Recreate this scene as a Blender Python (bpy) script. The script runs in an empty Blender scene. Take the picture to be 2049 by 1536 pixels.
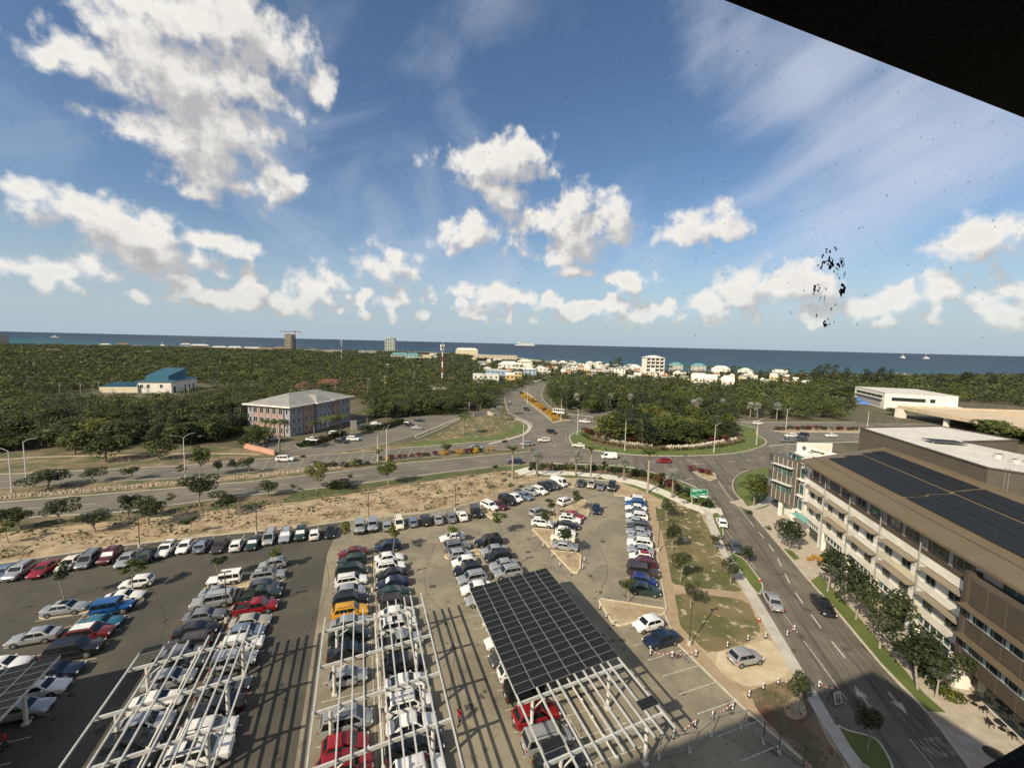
import bpy, bmesh, math, random
import numpy as np
from mathutils import Vector, Matrix
from mathutils.geometry import tessellate_polygon

# ------------------------------------------------------------------ camera
S = bpy.context.scene
COL = S.collection
CAM_H = 36.0
FPX, CX, CY = 840.0, 1024.5, 768.0          # focal length in pixels of the 2049 x 1536 photograph
PITCH, ROLL = math.atan2(81, 840), math.atan(0.0244)
cd = bpy.data.cameras.new('camera')
cam = bpy.data.objects.new('camera', cd)
COL.objects.link(cam)
cd.sensor_width = 36.0
cd.lens = 36.0 * FPX / 2049.0
cd.clip_start = 0.05
cd.clip_end = 60000
cam.matrix_world = Matrix.Translation((0, 0, CAM_H)) @ Matrix.Rotation(math.pi / 2 - PITCH, 4, 'X') @ Matrix.Rotation(ROLL, 4, 'Z')
S.camera = cam
S.render.engine = 'CYCLES'
S.cycles.max_bounces = 4
S.cycles.diffuse_bounces = 2
S.cycles.glossy_bounces = 2
S.cycles.transmission_bounces = 2
S.cycles.transparent_max_bounces = 16
S.cycles.use_denoising = True
S.view_settings.view_transform = 'Standard'
S.view_settings.look = 'None'
S.view_settings.gamma = 1.0
S.view_settings.use_curve_mapping = False
S.view_settings.exposure = 0.55

# ------------------------------------------------------------------ sun direction
SUN_EL = math.radians(36)
SHX, SHY = 0.669, 0.743                     # the way shadows fall on the ground
sun_dir = Vector((-SHX * math.cos(SUN_EL), -SHY * math.cos(SUN_EL), math.sin(SUN_EL))).normalized()
sl = bpy.data.lights.new('sun', 'SUN')
sl.energy = 4.2
sl.angle = math.radians(0.53)
sl.color = (1.0, 0.90, 0.71)
so = bpy.data.objects.new('sun', sl)
COL.objects.link(so)
so.rotation_euler = sun_dir.to_track_quat('Z', 'Y').to_euler()
so.location = (-40, -45, 120)


def ray(x, y):
    u, v = (x - CX) / FPX, (y - CY) / FPX
    c, s = math.cos(ROLL), math.sin(ROLL)
    ur, vr = u * c + v * s, -u * s + v * c
    cp, sp = math.cos(PITCH), math.sin(PITCH)
    return ur, cp - vr * sp, -sp - vr * cp


def G(x, y, z=0.0):
    """the point of height z that shows at pixel x, y of the photograph"""
    dx, dy, dz = ray(x, y)
    t = (z - CAM_H) / dz
    return (dx * t, dy * t)


def GH(xb, yb, yt):
    """height of something that stands at pixel xb, yb and reaches up to pixel row yt"""
    X, Y = G(xb, yb)
    lo, hi = 0.0, 60.0
    cp, sp = math.cos(PITCH), math.sin(PITCH)
    c, s = math.cos(ROLL), math.sin(ROLL)
    for _ in range(40):
        m = (lo + hi) / 2
        zc = m - CAM_H
        dep = Y * cp - zc * sp
        vv = -(Y * sp + zc * cp)
        yy = CY + FPX * (X / dep * s + vv / dep * c)
        if yy > yt:
            lo = m
        else:
            hi = m
    return lo


# ------------------------------------------------------------------ node helpers
class NT:
    def __init__(self, tree):
        self.t = tree
        self.n = tree.nodes
        self.l = tree.links

    def new(self, typ, **kw):
        n = self.n.new(typ)
        for k, v in kw.items():
            setattr(n, k, v)
        return n

    def link(self, a, b):
        self.l.new(a, b)

    def setin(self, sock, v):
        if v is None:
            return
        if isinstance(v, bpy.types.NodeSocket):
            self.link(v, sock)
        else:
            sock.default_value = v

    def math(self, op, a, b=None, c=None, clamp=False):
        n = self.new('ShaderNodeMath', operation=op)
        n.use_clamp = clamp
        self.setin(n.inputs[0], a)
        if b is not None:
            self.setin(n.inputs[1], b)
        if c is not None:
            self.setin(n.inputs[2], c)
        return n.outputs[0]

    def mix(self, f, a, b):
        n = self.new('ShaderNodeMix', data_type='RGBA')
        self.setin(n.inputs[0], f)
        self.setin(n.inputs[6], a if isinstance(a, bpy.types.NodeSocket) else (*a, 1))
        self.setin(n.inputs[7], b if isinstance(b, bpy.types.NodeSocket) else (*b, 1))
        return n.outputs[2]

    def noise(self, vec, scale, detail=4, rough=0.55, dist=0.0, dims='3D'):
        n = self.new('ShaderNodeTexNoise', noise_dimensions=dims)
        self.setin(n.inputs['Vector'], vec)
        n.inputs['Scale'].default_value = scale
        n.inputs['Detail'].default_value = detail
        n.inputs['Roughness'].default_value = rough
        n.inputs['Distortion'].default_value = dist
        return n.outputs[0]

    def smooth(self, v, lo, hi, a=0.0, b=1.0):
        n = self.new('ShaderNodeMapRange', interpolation_type='SMOOTHSTEP')
        self.setin(n.inputs[0], v)
        n.inputs[1].default_value = lo
        n.inputs[2].default_value = hi
        n.inputs[3].default_value = a
        n.inputs[4].default_value = b
        return n.outputs[0]


# ------------------------------------------------------------------ sky: Nishita air with cumulus and cirrus
def azel(x, y):
    d = Vector(ray(x, y)).normalized()
    return math.atan2(d.x, d.y), math.asin(d.z)


CLOUDS = [  # centre and half size in photograph pixels
    (330, 120, 150, 105), (445, 150, 130, 130), (420, 265, 150, 100), (470, 45, 110, 80), (550, 105, 60, 70), (310, 30, 110, 55),
    (120, 100, 75, 45), (200, 140, 90, 40), (430, 335, 105, 55), (420, 385, 55, 22), (560, 345, 36, 55), (510, 390, 30, 18), (650, 165, 36, 34),
    (50, 378, 100, 26), (170, 435, 110, 48), (262, 462, 105, 58), (90, 535, 150, 28), (320, 520, 110, 30), (425, 485, 75, 28),
    (985, 325, 105, 45), (1030, 305, 55, 40), (1005, 385, 50, 28), (930, 462, 66, 36), (1140, 460, 105, 58), (1145, 400, 42, 40), (1078, 440, 46, 45),
    (1222, 445, 38, 45), (1125, 505, 85, 26), (1390, 452, 100, 34), (1150, 548, 40, 16),
    (780, 540, 70, 30), (775, 510, 36, 28), (635, 566, 60, 38), (500, 560, 34, 36), (440, 598, 110, 20), (560, 605, 80, 18), (785, 600, 34, 20),
    (985, 590, 34, 34), (1040, 595, 50, 18), (930, 590, 20, 14), (270, 590, 40, 20),
    (1490, 580, 60, 42), (1590, 570, 90, 44), (1420, 605, 70, 28), (1290, 630, 70, 16), (1950, 480, 95, 55), (1890, 585, 80, 30), (1720, 610, 110, 28),
    (2030, 620, 80, 30), (1160, 625, 50, 14), (1270, 570, 40, 24),
]


def build_world():
    w = bpy.data.worlds.new('World')
    S.world = w
    w.use_nodes = True
    t = w.node_tree
    t.nodes.clear()
    N = NT(t)
    out = N.new('ShaderNodeOutputWorld')
    bg = N.new('ShaderNodeBackground')
    sky = N.new('ShaderNodeTexSky', sky_type='NISHITA')
    sky.sun_disc = False
    sky.sun_elevation = SUN_EL
    sky.sun_rotation = math.atan2(-SHX, -SHY)
    sky.altitude = 40
    sky.air_density = 1.0
    sky.dust_density = 1.1
    sky.ozone_density = 2.2
    # density group, evaluated twice (the second time a little towards the sun)
    g = bpy.data.node_groups.new('cloud_density', 'ShaderNodeTree')
    g.interface.new_socket('Vector', in_out='INPUT', socket_type='NodeSocketVector')
    g.interface.new_socket('Density', in_out='OUTPUT', socket_type='NodeSocketFloat')
    M = NT(g)
    gi, go = M.new('NodeGroupInput'), M.new('NodeGroupOutput')
    V = gi.outputs[0]
    wn = M.new('ShaderNodeTexNoise', noise_dimensions='2D')
    M.link(V, wn.inputs['Vector'])
    wn.inputs['Scale'].default_value = 9
    wn.inputs['Detail'].default_value = 2
    sub = M.new('ShaderNodeVectorMath', operation='SUBTRACT')
    M.link(wn.outputs['Color'], sub.inputs[0])
    sub.inputs[1].default_value = (0.5, 0.5, 0.5)
    wa = M.new('ShaderNodeVectorMath', operation='MULTIPLY_ADD')
    M.link(sub.outputs[0], wa.inputs[0])
    wa.inputs[1].default_value = (0.10, 0.07, 0)
    M.link(V, wa.inputs[2])
    sep = M.new('ShaderNodeSeparateXYZ')
    M.link(wa.outputs[0], sep.inputs[0])
    sep0 = M.new('ShaderNodeSeparateXYZ')
    M.link(V, sep0.inputs[0])
    wv = M.new('ShaderNodeCombineXYZ')
    M.link(sep.outputs[0], wv.inputs[0])
    M.link(sep.outputs[1], wv.inputs[1])
    field = None
    for (x, y, rx, ry) in CLOUDS:
        a0, e0 = azel(x, y)
        ra = abs(azel(x + rx, y)[0] - azel(x - rx, y)[0]) / 2
        re = abs(azel(x, y + ry)[1] - azel(x, y - ry)[1]) / 2
        ma = M.new('ShaderNodeVectorMath', operation='MULTIPLY_ADD')
        M.link(wv.outputs[0], ma.inputs[0])
        ma.inputs[1].default_value = (1 / ra, 1 / re, 0)
        ma.inputs[2].default_value = (-a0 / ra, -e0 / re, 0)
        ln = M.new('ShaderNodeVectorMath', operation='LENGTH')
        M.link(ma.outputs[0], ln.inputs[0])
        f = ln.outputs['Value']
        field = f if field is None else M.math('SMOOTH_MIN', field, f, 0.3)
    field = M.math('SUBTRACT', 1.08, field)
    # the same kind of weather all round, outside the view too
    big = M.noise(V, 2.3, 3, 0.5, 0, '2D')
    az = M.math('ABSOLUTE', sep0.outputs[0])
    side = M.smooth(az, 0.95, 1.25)
    up = M.smooth(sep0.outputs[1], 0.78, 0.95)
    outm = M.math('MAXIMUM', side, up)
    gen = M.math('MULTIPLY_ADD', big, 4.0, -2.15)
    gen = M.math('MULTIPLY_ADD', M.math('SUBTRACT', 1.0, outm), -3.0, gen)
    field = M.math('MAXIMUM', field, gen)
    # low band of small cumulus along the horizon
    bn = M.noise(V, 17, 2, 0.5, 0, '2D')
    b1 = M.smooth(sep0.outputs[1], 0.02, 0.06)
    b2 = M.smooth(sep0.outputs[1], 0.09, 0.19, 1.0, 0.0)
    band = M.math('MULTIPLY', b1, b2)
    bf = M.math('MULTIPLY_ADD', bn, 5.0, -2.5)
    bf = M.math('MULTIPLY_ADD', M.math('SUBTRACT', 1.0, band), -2.5, bf)
    field = M.math('MAXIMUM', field, bf)
    field = M.math('MAXIMUM', field, -1.2)
    field = M.math('MINIMUM', field, 0.95)
    n1 = M.noise(V, 28, 7, 0.55, 0.0, '2D')
    n2 = M.noise(V, 10, 3, 0.5, 0.0, '2D')
    f1 = M.math('MULTIPLY_ADD', n1, 3.7, -1.8)
    f2 = M.math('MULTIPLY_ADD', n2, 2.2, -1.1)
    d = M.math('ADD', M.math('ADD', M.math('MULTIPLY', field, 1.9), f1), f2)
    M.link(d, go.inputs[0])

    tc = N.new('ShaderNodeTexCoord')
    nrm = N.new('ShaderNodeVectorMath', operation='NORMALIZE')
    N.link(tc.outputs['Generated'], nrm.inputs[0])
    s = N.new('ShaderNodeSeparateXYZ')
    N.link(nrm.outputs[0], s.inputs[0])
    az = N.math('ARCTAN2', s.outputs[0], s.outputs[1])
    el = N.math('ARCSINE', s.outputs[2])
    cv = N.new('ShaderNodeCombineXYZ')
    N.link(az, cv.inputs[0])
    N.link(el, cv.inputs[1])

    def dens(off):
        gn = N.new('ShaderNodeGroup')
        gn.node_tree = g
        if off:
            ad = N.new('ShaderNodeVectorMath', operation='ADD')
            N.link(cv.outputs[0], ad.inputs[0])
            ad.inputs[1].default_value = off
            N.link(ad.outputs[0], gn.inputs[0])
        else:
            N.link(cv.outputs[0], gn.inputs[0])
        return gn.outputs[0]
    d0 = dens(None)
    d1 = dens((-0.024, 0.044, 0))
    mask = N.smooth(d0, -0.45, 1.25)
    above = N.smooth(el, 0.0, 0.02)
    mask = N.math('MULTIPLY', mask, above)
    rel = N.math('SUBTRACT', d0, d1)
    lit = N.smooth(rel, -1.0, 1.5)
    thick = N.smooth(d0, 0.4, 2.4)
    shade = N.math('MULTIPLY_ADD', lit, 0.75, N.math('MULTIPLY_ADD', thick, -0.17, 0.29))
    ccol = N.mix(shade, (2.9, 2.95, 3.2), (7.3, 7.05, 6.65))
    # near the horizon clouds sink into the pale air
    low = N.smooth(el, 0.0, 0.12)
    airc = N.mix(0.15, sky.outputs[0], (4.0, 4.5, 5.0))
    ccol = N.mix(N.math('MULTIPLY_ADD', low, 0.55, 0.45), airc, ccol)
    # cirrus: thin streaks high up, fanning out to the upper right
    rot = N.new('ShaderNodeVectorRotate', rotation_type='Z_AXIS')
    N.link(cv.outputs[0], rot.inputs['Vector'])
    rot.inputs['Angle'].default_value = -0.42
    mp = N.new('ShaderNodeVectorMath', operation='MULTIPLY')
    N.link(rot.outputs[0], mp.inputs[0])
    mp.inputs[1].default_value = (1.6, 8.5, 1)
    cn = N.noise(mp.outputs[0], 1.1, 5, 0.5, 0.25, '2D')
    big = N.noise(cv.outputs[0], 1.7, 2, 0.5, 0, '2D')
    azr = N.smooth(az, 0.1, 0.75)
    reg = N.math('MULTIPLY_ADD', azr, 0.42, N.math('MULTIPLY_ADD', big, 0.5, -0.24))
    cir = N.smooth(N.math('ADD', cn, reg), 0.62, 1.10)
    elm = N.math('MULTIPLY', N.smooth(el, 0.10, 0.24), 0.46)
    cir = N.math('MULTIPLY', cir, elm)
    hs = N.new('ShaderNodeHueSaturation')
    N.link(sky.outputs[0], hs.inputs['Color'])
    hs.inputs['Saturation'].default_value = 1.1
    hs.inputs['Value'].default_value = 0.93
    # sea air: pale and a little blue just above the horizon
    base = N.mix(N.smooth(el, -0.02, 0.27, 0.92, 0.0), hs.outputs[0], (3.55, 4.45, 5.15))
    veil = N.smooth(N.noise(cv.outputs[0], 3.2, 5, 0.55, 0.4, '2D'), 0.42, 0.78, 0.0, 0.30)
    base = N.mix(N.math('MULTIPLY', veil, N.smooth(el, 0.02, 0.12)), base, (5.4, 5.8, 6.6))
    c1 = N.mix(cir, base, (5.6, 5.9, 6.8))
    c2 = N.mix(mask, c1, ccol)
    N.link(c2, bg.inputs['Color'])
    bg.inputs['Strength'].default_value = 0.085
    w.cycles.sampling_method = 'NONE'
    N.link(bg.outputs[0], out.inputs[0])


build_world()


# ------------------------------------------------------------------ materials
MATS = {}


def _mat(name):
    m = bpy.data.materials.new(name)
    m.use_nodes = True
    t = m.node_tree
    t.nodes.clear()
    N = NT(t)
    out = N.new('ShaderNodeOutputMaterial')
    p = N.new('ShaderNodeBsdfPrincipled')
    N.link(p.outputs[0], out.inputs[0])
    MATS[name] = m
    return m, N, p, out


def pm(name, col, rough=0.8, col2=None, scale=1.0, detail=5, lo=0.35, hi=0.65, col3=None, scale3=10.0, lo3=0.45, hi3=0.6, bump=0.0, bscale=20.0,
       metal=0.0, spec=0.4, coat=0.0, coords='Object', stretch=None, streak=None):
    """a procedural surface: one colour, broken by up to two layers of noise, with fine relief"""
    m, N, p, out = _mat(name)
    tc = N.new('ShaderNodeTexCoord')
    v = tc.outputs[coords]
    if stretch:
        mp = N.new('ShaderNodeMapping')
        N.link(v, mp.inputs[0])
        mp.inputs['Scale'].default_value = stretch
        v = mp.outputs[0]
    c = None
    if col2:
        c = N.mix(N.smooth(N.noise(v, scale, detail, 0.6), lo, hi), col, col2)
    if col3:
        c = N.mix(N.smooth(N.noise(v, scale3, 4, 0.6), lo3, hi3), c if c is not None else col, col3)
    if streak:                                                       # wear along a lane: (bearing, colour, strength)
        rt = N.new('ShaderNodeVectorRotate', rotation_type='Z_AXIS')
        N.link(tc.outputs['Object'], rt.inputs['Vector'])
        rt.inputs['Angle'].default_value = -math.radians(90 - streak[0])
        sm = N.new('ShaderNodeVectorMath', operation='MULTIPLY')
        N.link(rt.outputs[0], sm.inputs[0])
        sm.inputs[1].default_value = (0.035, 0.85, 1)
        c = N.mix(N.smooth(N.noise(sm.outputs[0], 1.0, 5, 0.65), 0.46, 0.66, 0.0, streak[2]), c if c is not None else col, streak[1])
    if c is None:
        p.inputs['Base Color'].default_value = (*col, 1)
    else:
        N.link(c, p.inputs['Base Color'])
    p.inputs['Roughness'].default_value = rough
    p.inputs['Metallic'].default_value = metal
    p.inputs['Specular IOR Level'].default_value = spec
    p.inputs['Coat Weight'].default_value = coat
    p.inputs['Coat Roughness'].default_value = 0.08
    if bump:
        b = N.new('ShaderNodeBump')
        b.inputs['Strength'].default_value = bump
        b.inputs['Distance'].default_value = 0.05
        N.link(N.noise(v, bscale, 4, 0.6), b.inputs['Height'])
        N.link(b.outputs[0], p.inputs['Normal'])
    return m


def leafmat(name, c1, c2, trans=0.25, rough=0.55):
    m, N, p, out = _mat(name)
    tc = N.new('ShaderNodeTexCoord')
    oi = N.new('ShaderNodeObjectInfo')
    geo = N.new('ShaderNodeNewGeometry')
    n = N.noise(tc.outputs['Object'], 0.55, 3, 0.6)
    gv = N.new('ShaderNodeVectorMath', operation='MULTIPLY')
    N.link(geo.outputs['Position'], gv.inputs[0])
    gv.inputs[1].default_value = (0.055, 0.055, 0)
    n2 = N.noise(gv.outputs[0], 1.0, 3, 0.6)
    n = N.math('ADD', N.math('MULTIPLY', n, 0.7), N.math('MULTIPLY_ADD', n2, 1.9, -0.80))
    f = N.math('MULTIPLY_ADD', geo.outputs['Random Per Island'], 0.45, N.math('MULTIPLY_ADD', n, 0.9, -0.35))
    f = N.math('ADD', f, N.math('MULTIPLY_ADD', oi.outputs['Random'], 0.5, -0.25), clamp=True)
    c = N.mix(f, c1, c2)
    N.link(c, p.inputs['Base Color'])
    p.inputs['Roughness'].default_value = rough
    p.inputs['Specular IOR Level'].default_value = 0.25
    tr = N.new('ShaderNodeBsdfTranslucent')
    N.link(c, tr.inputs[0])
    mx = N.new('ShaderNodeMixShader')
    mx.inputs[0].default_value = trans
    N.link(p.outputs[0], mx.inputs[1])
    N.link(tr.outputs[0], mx.inputs[2])
    N.link(mx.outputs[0], out.inputs[0])
    return m


# ------------------------------------------------------------------ mesh helpers
class MB:
    def __init__(self):
        self.v, self.f, self.m = [], [], []

    def add(self, vs, fs, mi=0):
        o = len(self.v)
        self.v += [tuple(p) for p in vs]
        self.f += [tuple(i + o for i in f) for f in fs]
        self.m += [mi] * len(fs)
        return self

    def box(self, c, s, rz=0.0, mi=0):
        hx, hy, hz = s[0] / 2, s[1] / 2, s[2] / 2
        ca, sa = math.cos(rz), math.sin(rz)
        vs = []
        for z in (-hz, hz):
            for x, y in ((-hx, -hy), (hx, -hy), (hx, hy), (-hx, hy)):
                vs.append((c[0] + x * ca - y * sa, c[1] + x * sa + y * ca, c[2] + z))
        return self.add(vs, [(3, 2, 1, 0), (4, 5, 6, 7), (0, 1, 5, 4), (1, 2, 6, 5), (2, 3, 7, 6), (3, 0, 4, 7)], mi)

    def bar(self, p0, p1, w, h=None, mi=0, up=(0, 0, 1)):
        """a square bar between two points"""
        h = h or w
        a, b = Vector(p0), Vector(p1)
        d = (b - a).normalized()
        u = Vector(up)
        if abs(d.dot(u)) > 0.95:
            u = Vector((1, 0, 0))
        r = d.cross(u).normalized() * (w / 2)
        q = r.cross(d).normalized() * (h / 2)
        vs = [a - r - q, a + r - q, a + r + q, a - r + q, b - r - q, b + r - q, b + r + q, b - r + q]
        return self.add(vs, [(0, 1, 2, 3), (7, 6, 5, 4), (4, 5, 1, 0), (5, 6, 2, 1), (6, 7, 3, 2), (7, 4, 0, 3)], mi)

    def cyl(self, p0, p1, r0, r1=None, n=10, mi=0, caps=True):
        r1 = r0 if r1 is None else r1
        a, b = Vector(p0), Vector(p1)
        d = (b - a).normalized()
        u = Vector((0, 0, 1)) if abs(d.z) < 0.95 else Vector((1, 0, 0))
        r = d.cross(u).normalized()
        q = r.cross(d).normalized()
        vs = []
        for c, rr in ((a, r0), (b, r1)):
            for i in range(n):
                t = 2 * math.pi * i / n
                vs.append(c + (r * math.cos(t) + q * math.sin(t)) * rr)
        fs = [(i, (i + 1) % n, n + (i + 1) % n, n + i) for i in range(n)]
        if caps:
            fs += [tuple(range(n - 1, -1, -1)), tuple(range(n, 2 * n))]
        return self.add(vs, fs, mi)

    def quad(self, a, b, c, d, mi=0):
        return self.add([a, b, c, d], [(0, 1, 2, 3)], mi)

    def prism(self, pts, z0, z1, mi=0, bottom=False):
        """an upright slab with the outline pts (any simple polygon)"""
        a = sum(pts[i][0] * pts[(i + 1) % len(pts)][1] - pts[(i + 1) % len(pts)][0] * pts[i][1] for i in range(len(pts)))
        if a < 0:
            pts = pts[::-1]
        n = len(pts)
        tri = tessellate_polygon([[Vector((p[0], p[1], 0)) for p in pts]])
        vs = [(p[0], p[1], z1) for p in pts] + [(p[0], p[1], z0) for p in pts]
        fs = []
        for t in tri:
            x = [pts[i] for i in t]
            ar = (x[1][0] - x[0][0]) * (x[2][1] - x[0][1]) - (x[2][0] - x[0][0]) * (x[1][1] - x[0][1])
            fs.append(tuple(t) if ar > 0 else tuple(t[::-1]))
        if z1 > z0:
            fs += [(i, n + i, n + (i + 1) % n, (i + 1) % n) for i in range(n)]
            if bottom:
                fs += [tuple(n + i for i in f[::-1]) for f in fs[:len(tri)]]
        return self.add(vs, fs, mi)

    def ribbon(self, pts, w, z0, z1, closed=False, mi=0):
        """a kerb: a low bar of width w that follows the line pts"""
        n = len(pts)
        P = [Vector((p[0], p[1])) for p in pts]
        L, R = [], []
        for i in range(n):
            a = P[i - 1] if (i > 0 or closed) else P[i]
            b = P[(i + 1) % n] if (i < n - 1 or closed) else P[i]
            d = (b - a)
            if d.length < 1e-6:
                d = Vector((1, 0))
            d.normalize()
            nn = Vector((-d.y, d.x)) * (w / 2)
            L.append(P[i] + nn)
            R.append(P[i] - nn)
        vs = []
        for i in range(n):
            vs += [(R[i].x, R[i].y, z0), (R[i].x, R[i].y, z1), (L[i].x, L[i].y, z1), (L[i].x, L[i].y, z0)]
        fs = []
        m = n if closed else n - 1
        for i in range(m):
            o, q = 4 * i, 4 * ((i + 1) % n)
            fs += [(o + 0, q + 0, q + 1, o + 1), (o + 1, q + 1, q + 2, o + 2), (o + 2, q + 2, q + 3, o + 3)]
        if not closed:
            fs += [(0, 1, 2, 3), (4 * n - 1, 4 * n - 2, 4 * n - 3, 4 * n - 4)]
        return self.add(vs, fs, mi)

    def mesh(self, name, mats, smooth=None):
        me = bpy.data.meshes.new(name)
        me.from_pydata(self.v, [], self.f)
        for m in (mats if isinstance(mats, (list, tuple)) else [mats]):
            me.materials.append(m)
        if any(self.m):
            me.polygons.foreach_set('material_index', self.m)
        if smooth is not None:
            me.polygons.foreach_set('use_smooth', [True] * len(me.polygons))
            me.set_sharp_from_angle(angle=math.radians(smooth))
        me.update()
        return me

    def build(self, name, mats, parent=None, smooth=None):
        return put(name, self.mesh(name, mats, smooth), parent)


def put(name, data, parent=None, loc=None, rz=None, scale=None):
    o = bpy.data.objects.new(name, data)
    COL.objects.link(o)
    if parent is not None:
        o.parent = parent
    if loc is not None:
        o.location = loc
    if rz is not None:
        o.rotation_euler = (0, 0, rz)
    if scale is not None:
        o.scale = scale if isinstance(scale, (tuple, list)) else (scale,) * 3
    return o


def tag(o, label, cat, group=None):
    o['label'] = label
    o['category'] = cat
    if group:
        o['group'] = group
    return o


def thing(name, label, cat, loc=(0, 0, 0), rz=0.0, group=None, scale=None):
    return tag(put(name, None, None, loc, rz, scale), label, cat, group)


def struct(o, label=None):
    o['kind'] = 'structure'
    if label:
        o['label'] = label
    return o


def stuff(o, label, cat=None):
    o['kind'] = 'stuff'
    if label:
        o['label'] = label
    if cat:
        o['category'] = cat
    return o


def npmesh(name, V, F, mat, smooth=False):
    """quads or triangles from numpy arrays"""
    me = bpy.data.meshes.new(name)
    V = np.asarray(V, dtype=np.float32)
    F = np.asarray(F, dtype=np.int32)
    k = F.shape[1]
    me.vertices.add(len(V))
    me.vertices.foreach_set('co', V.ravel())
    me.loops.add(F.size)
    me.loops.foreach_set('vertex_index', F.ravel())
    me.polygons.add(len(F))
    me.polygons.foreach_set('loop_start', np.arange(0, F.size, k, dtype=np.int32))
    me.polygons.foreach_set('loop_total', np.full(len(F), k, dtype=np.int32))
    me.materials.append(mat)
    me.update(calc_edges=True)
    return me


def inpoly(P, poly):
    x, y = P[:, 0], P[:, 1]
    r = np.zeros(len(P), bool)
    n = len(poly)
    for i in range(n):
        x0, y0 = poly[i]
        x1, y1 = poly[(i + 1) % n]
        if y0 == y1:
            continue
        c = ((y0 > y) != (y1 > y)) & (x < (x1 - x0) * (y - y0) / (y1 - y0) + x0)
        r ^= c
    return r


ORD = ('first second third fourth fifth sixth seventh eighth ninth tenth eleventh twelfth thirteenth fourteenth fifteenth sixteenth seventeenth eighteenth '
       'nineteenth twentieth').split()
TENS = {2: 'twenty', 3: 'thirty', 4: 'forty', 5: 'fifty', 6: 'sixty', 7: 'seventy', 8: 'eighty', 9: 'ninety'}


def ordw(i):
    if i < 20:
        return ORD[i]
    n = i + 1
    t, u = n // 10, n % 10
    return TENS[t][:-1] + 'ieth' if u == 0 else TENS[t] + '-' + ORD[u - 1]


def brot(b):
    """turn about z for something whose own front is +x and that faces compass bearing b (0 = away from the camera, 90 = to the right)"""
    return math.radians(90 - b)


def smoothline(pts, k=4):
    """Catmull-Rom through the points"""
    P = [np.array(p, float) for p in pts]
    out = []
    for i in range(len(P) - 1):
        p0, p1, p2, p3 = P[max(i - 1, 0)], P[i], P[i + 1], P[min(i + 2, len(P) - 1)]
        for j in range(k):
            t = j / k
            out.append(tuple(0.5 * (2 * p1 + (p2 - p0) * t + (2 * p0 - 5 * p1 + 4 * p2 - p3) * t * t + (3 * p1 - p0 - 3 * p2 + p3) * t ** 3)))
    out.append(tuple(P[-1]))
    return out


def gl(pts, k=4):
    return smoothline([G(*p) for p in pts], k) if k > 1 else [G(*p) for p in pts]


EU = np.array([math.sin(math.radians(160)), math.cos(math.radians(160))])
EV = np.array([math.sin(math.radians(70)), math.cos(math.radians(70))])


def UV(u, v):
    """car park grid: u towards the camera, v to the right along the canopies' width"""
    p = EU * u + EV * v
    return (float(p[0]), float(p[1]))


random.seed(7)
RNG = np.random.default_rng(11)
# ================================================================== SETTING: ground, sea, roads, car park
pm('scrub', (0.075, 0.072, 0.035), 0.95, (0.13, 0.105, 0.06), 0.08, 6, col3=(0.05, 0.06, 0.025), scale3=0.5, lo3=0.5, hi3=0.7)
pm('dry_grass', (0.255, 0.18, 0.10), 0.95, (0.39, 0.30, 0.185), 0.35, 8, 0.38, 0.62, col3=(0.115, 0.10, 0.045), scale3=0.22, lo3=0.52, hi3=0.72, bump=0.6, bscale=3)
pm('dry_brown', (0.15, 0.105, 0.062), 0.95, (0.22, 0.165, 0.10), 0.3, 8, col3=(0.075, 0.085, 0.03), scale3=0.18, lo3=0.42, hi3=0.60, bump=0.5, bscale=3)
pm('lawn_dry', (0.17, 0.13, 0.06), 0.95, (0.085, 0.09, 0.03), 0.12, 6, 0.4, 0.6, col3=(0.42, 0.34, 0.23), scale3=0.55, lo3=0.55, hi3=0.66, bump=0.5, bscale=4)
pm('lawn', (0.075, 0.105, 0.024), 0.9, (0.12, 0.135, 0.035), 0.3, 6, bump=0.5, bscale=6)
pm('lawn_dark', (0.055, 0.075, 0.022), 0.9, (0.09, 0.095, 0.03), 0.4, 6, bump=0.5, bscale=6)
pm('sand', (0.40, 0.315, 0.19), 0.95, (0.28, 0.20, 0.115), 0.4, 8, col3=(0.47, 0.40, 0.28), scale3=2.2, lo3=0.55, hi3=0.7, bump=0.4, bscale=5)
pm('marl', (0.52, 0.43, 0.285), 0.95, (0.42, 0.33, 0.21), 0.5, 8, bump=0.4, bscale=5)
pm('path', (0.30, 0.215, 0.128), 0.92, (0.35, 0.26, 0.16), 0.7, 7, bump=0.2, bscale=8)
pm('track', (0.40, 0.31, 0.20), 0.95, (0.30, 0.22, 0.13), 0.5, 6)
pm('scrub_soil', (0.19, 0.135, 0.08), 0.95, (0.10, 0.088, 0.045), 0.35, 7, 0.4, 0.6, col3=(0.13, 0.06, 0.038), scale3=0.25, lo3=0.52, hi3=0.66, bump=0.6, bscale=6)
pm('mulch', (0.10, 0.045, 0.025), 0.95, (0.17, 0.12, 0.07), 0.7, 7, col3=(0.06, 0.07, 0.03), scale3=0.9, lo3=0.52, hi3=0.62, bump=0.7, bscale=6)
pm('asphalt_lot', (0.245, 0.212, 0.145), 0.92, (0.180, 0.156, 0.11), 0.16, 8, 0.38, 0.62, col3=(0.125, 0.11, 0.082), scale3=0.8, lo3=0.55, hi3=0.72, bump=0.25, bscale=30)
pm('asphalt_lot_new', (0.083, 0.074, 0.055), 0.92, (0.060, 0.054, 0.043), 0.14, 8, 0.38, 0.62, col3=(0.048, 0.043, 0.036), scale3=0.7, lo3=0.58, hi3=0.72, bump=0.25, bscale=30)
pm('asphalt_road', (0.18, 0.157, 0.119), 0.9, (0.135, 0.12, 0.095), 0.10, 7, 0.36, 0.62, col3=(0.195, 0.172, 0.13), scale3=0.5, lo3=0.58, hi3=0.72, bump=0.2, bscale=30, streak=(66, (0.085, 0.077, 0.064), 0.75))
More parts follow.
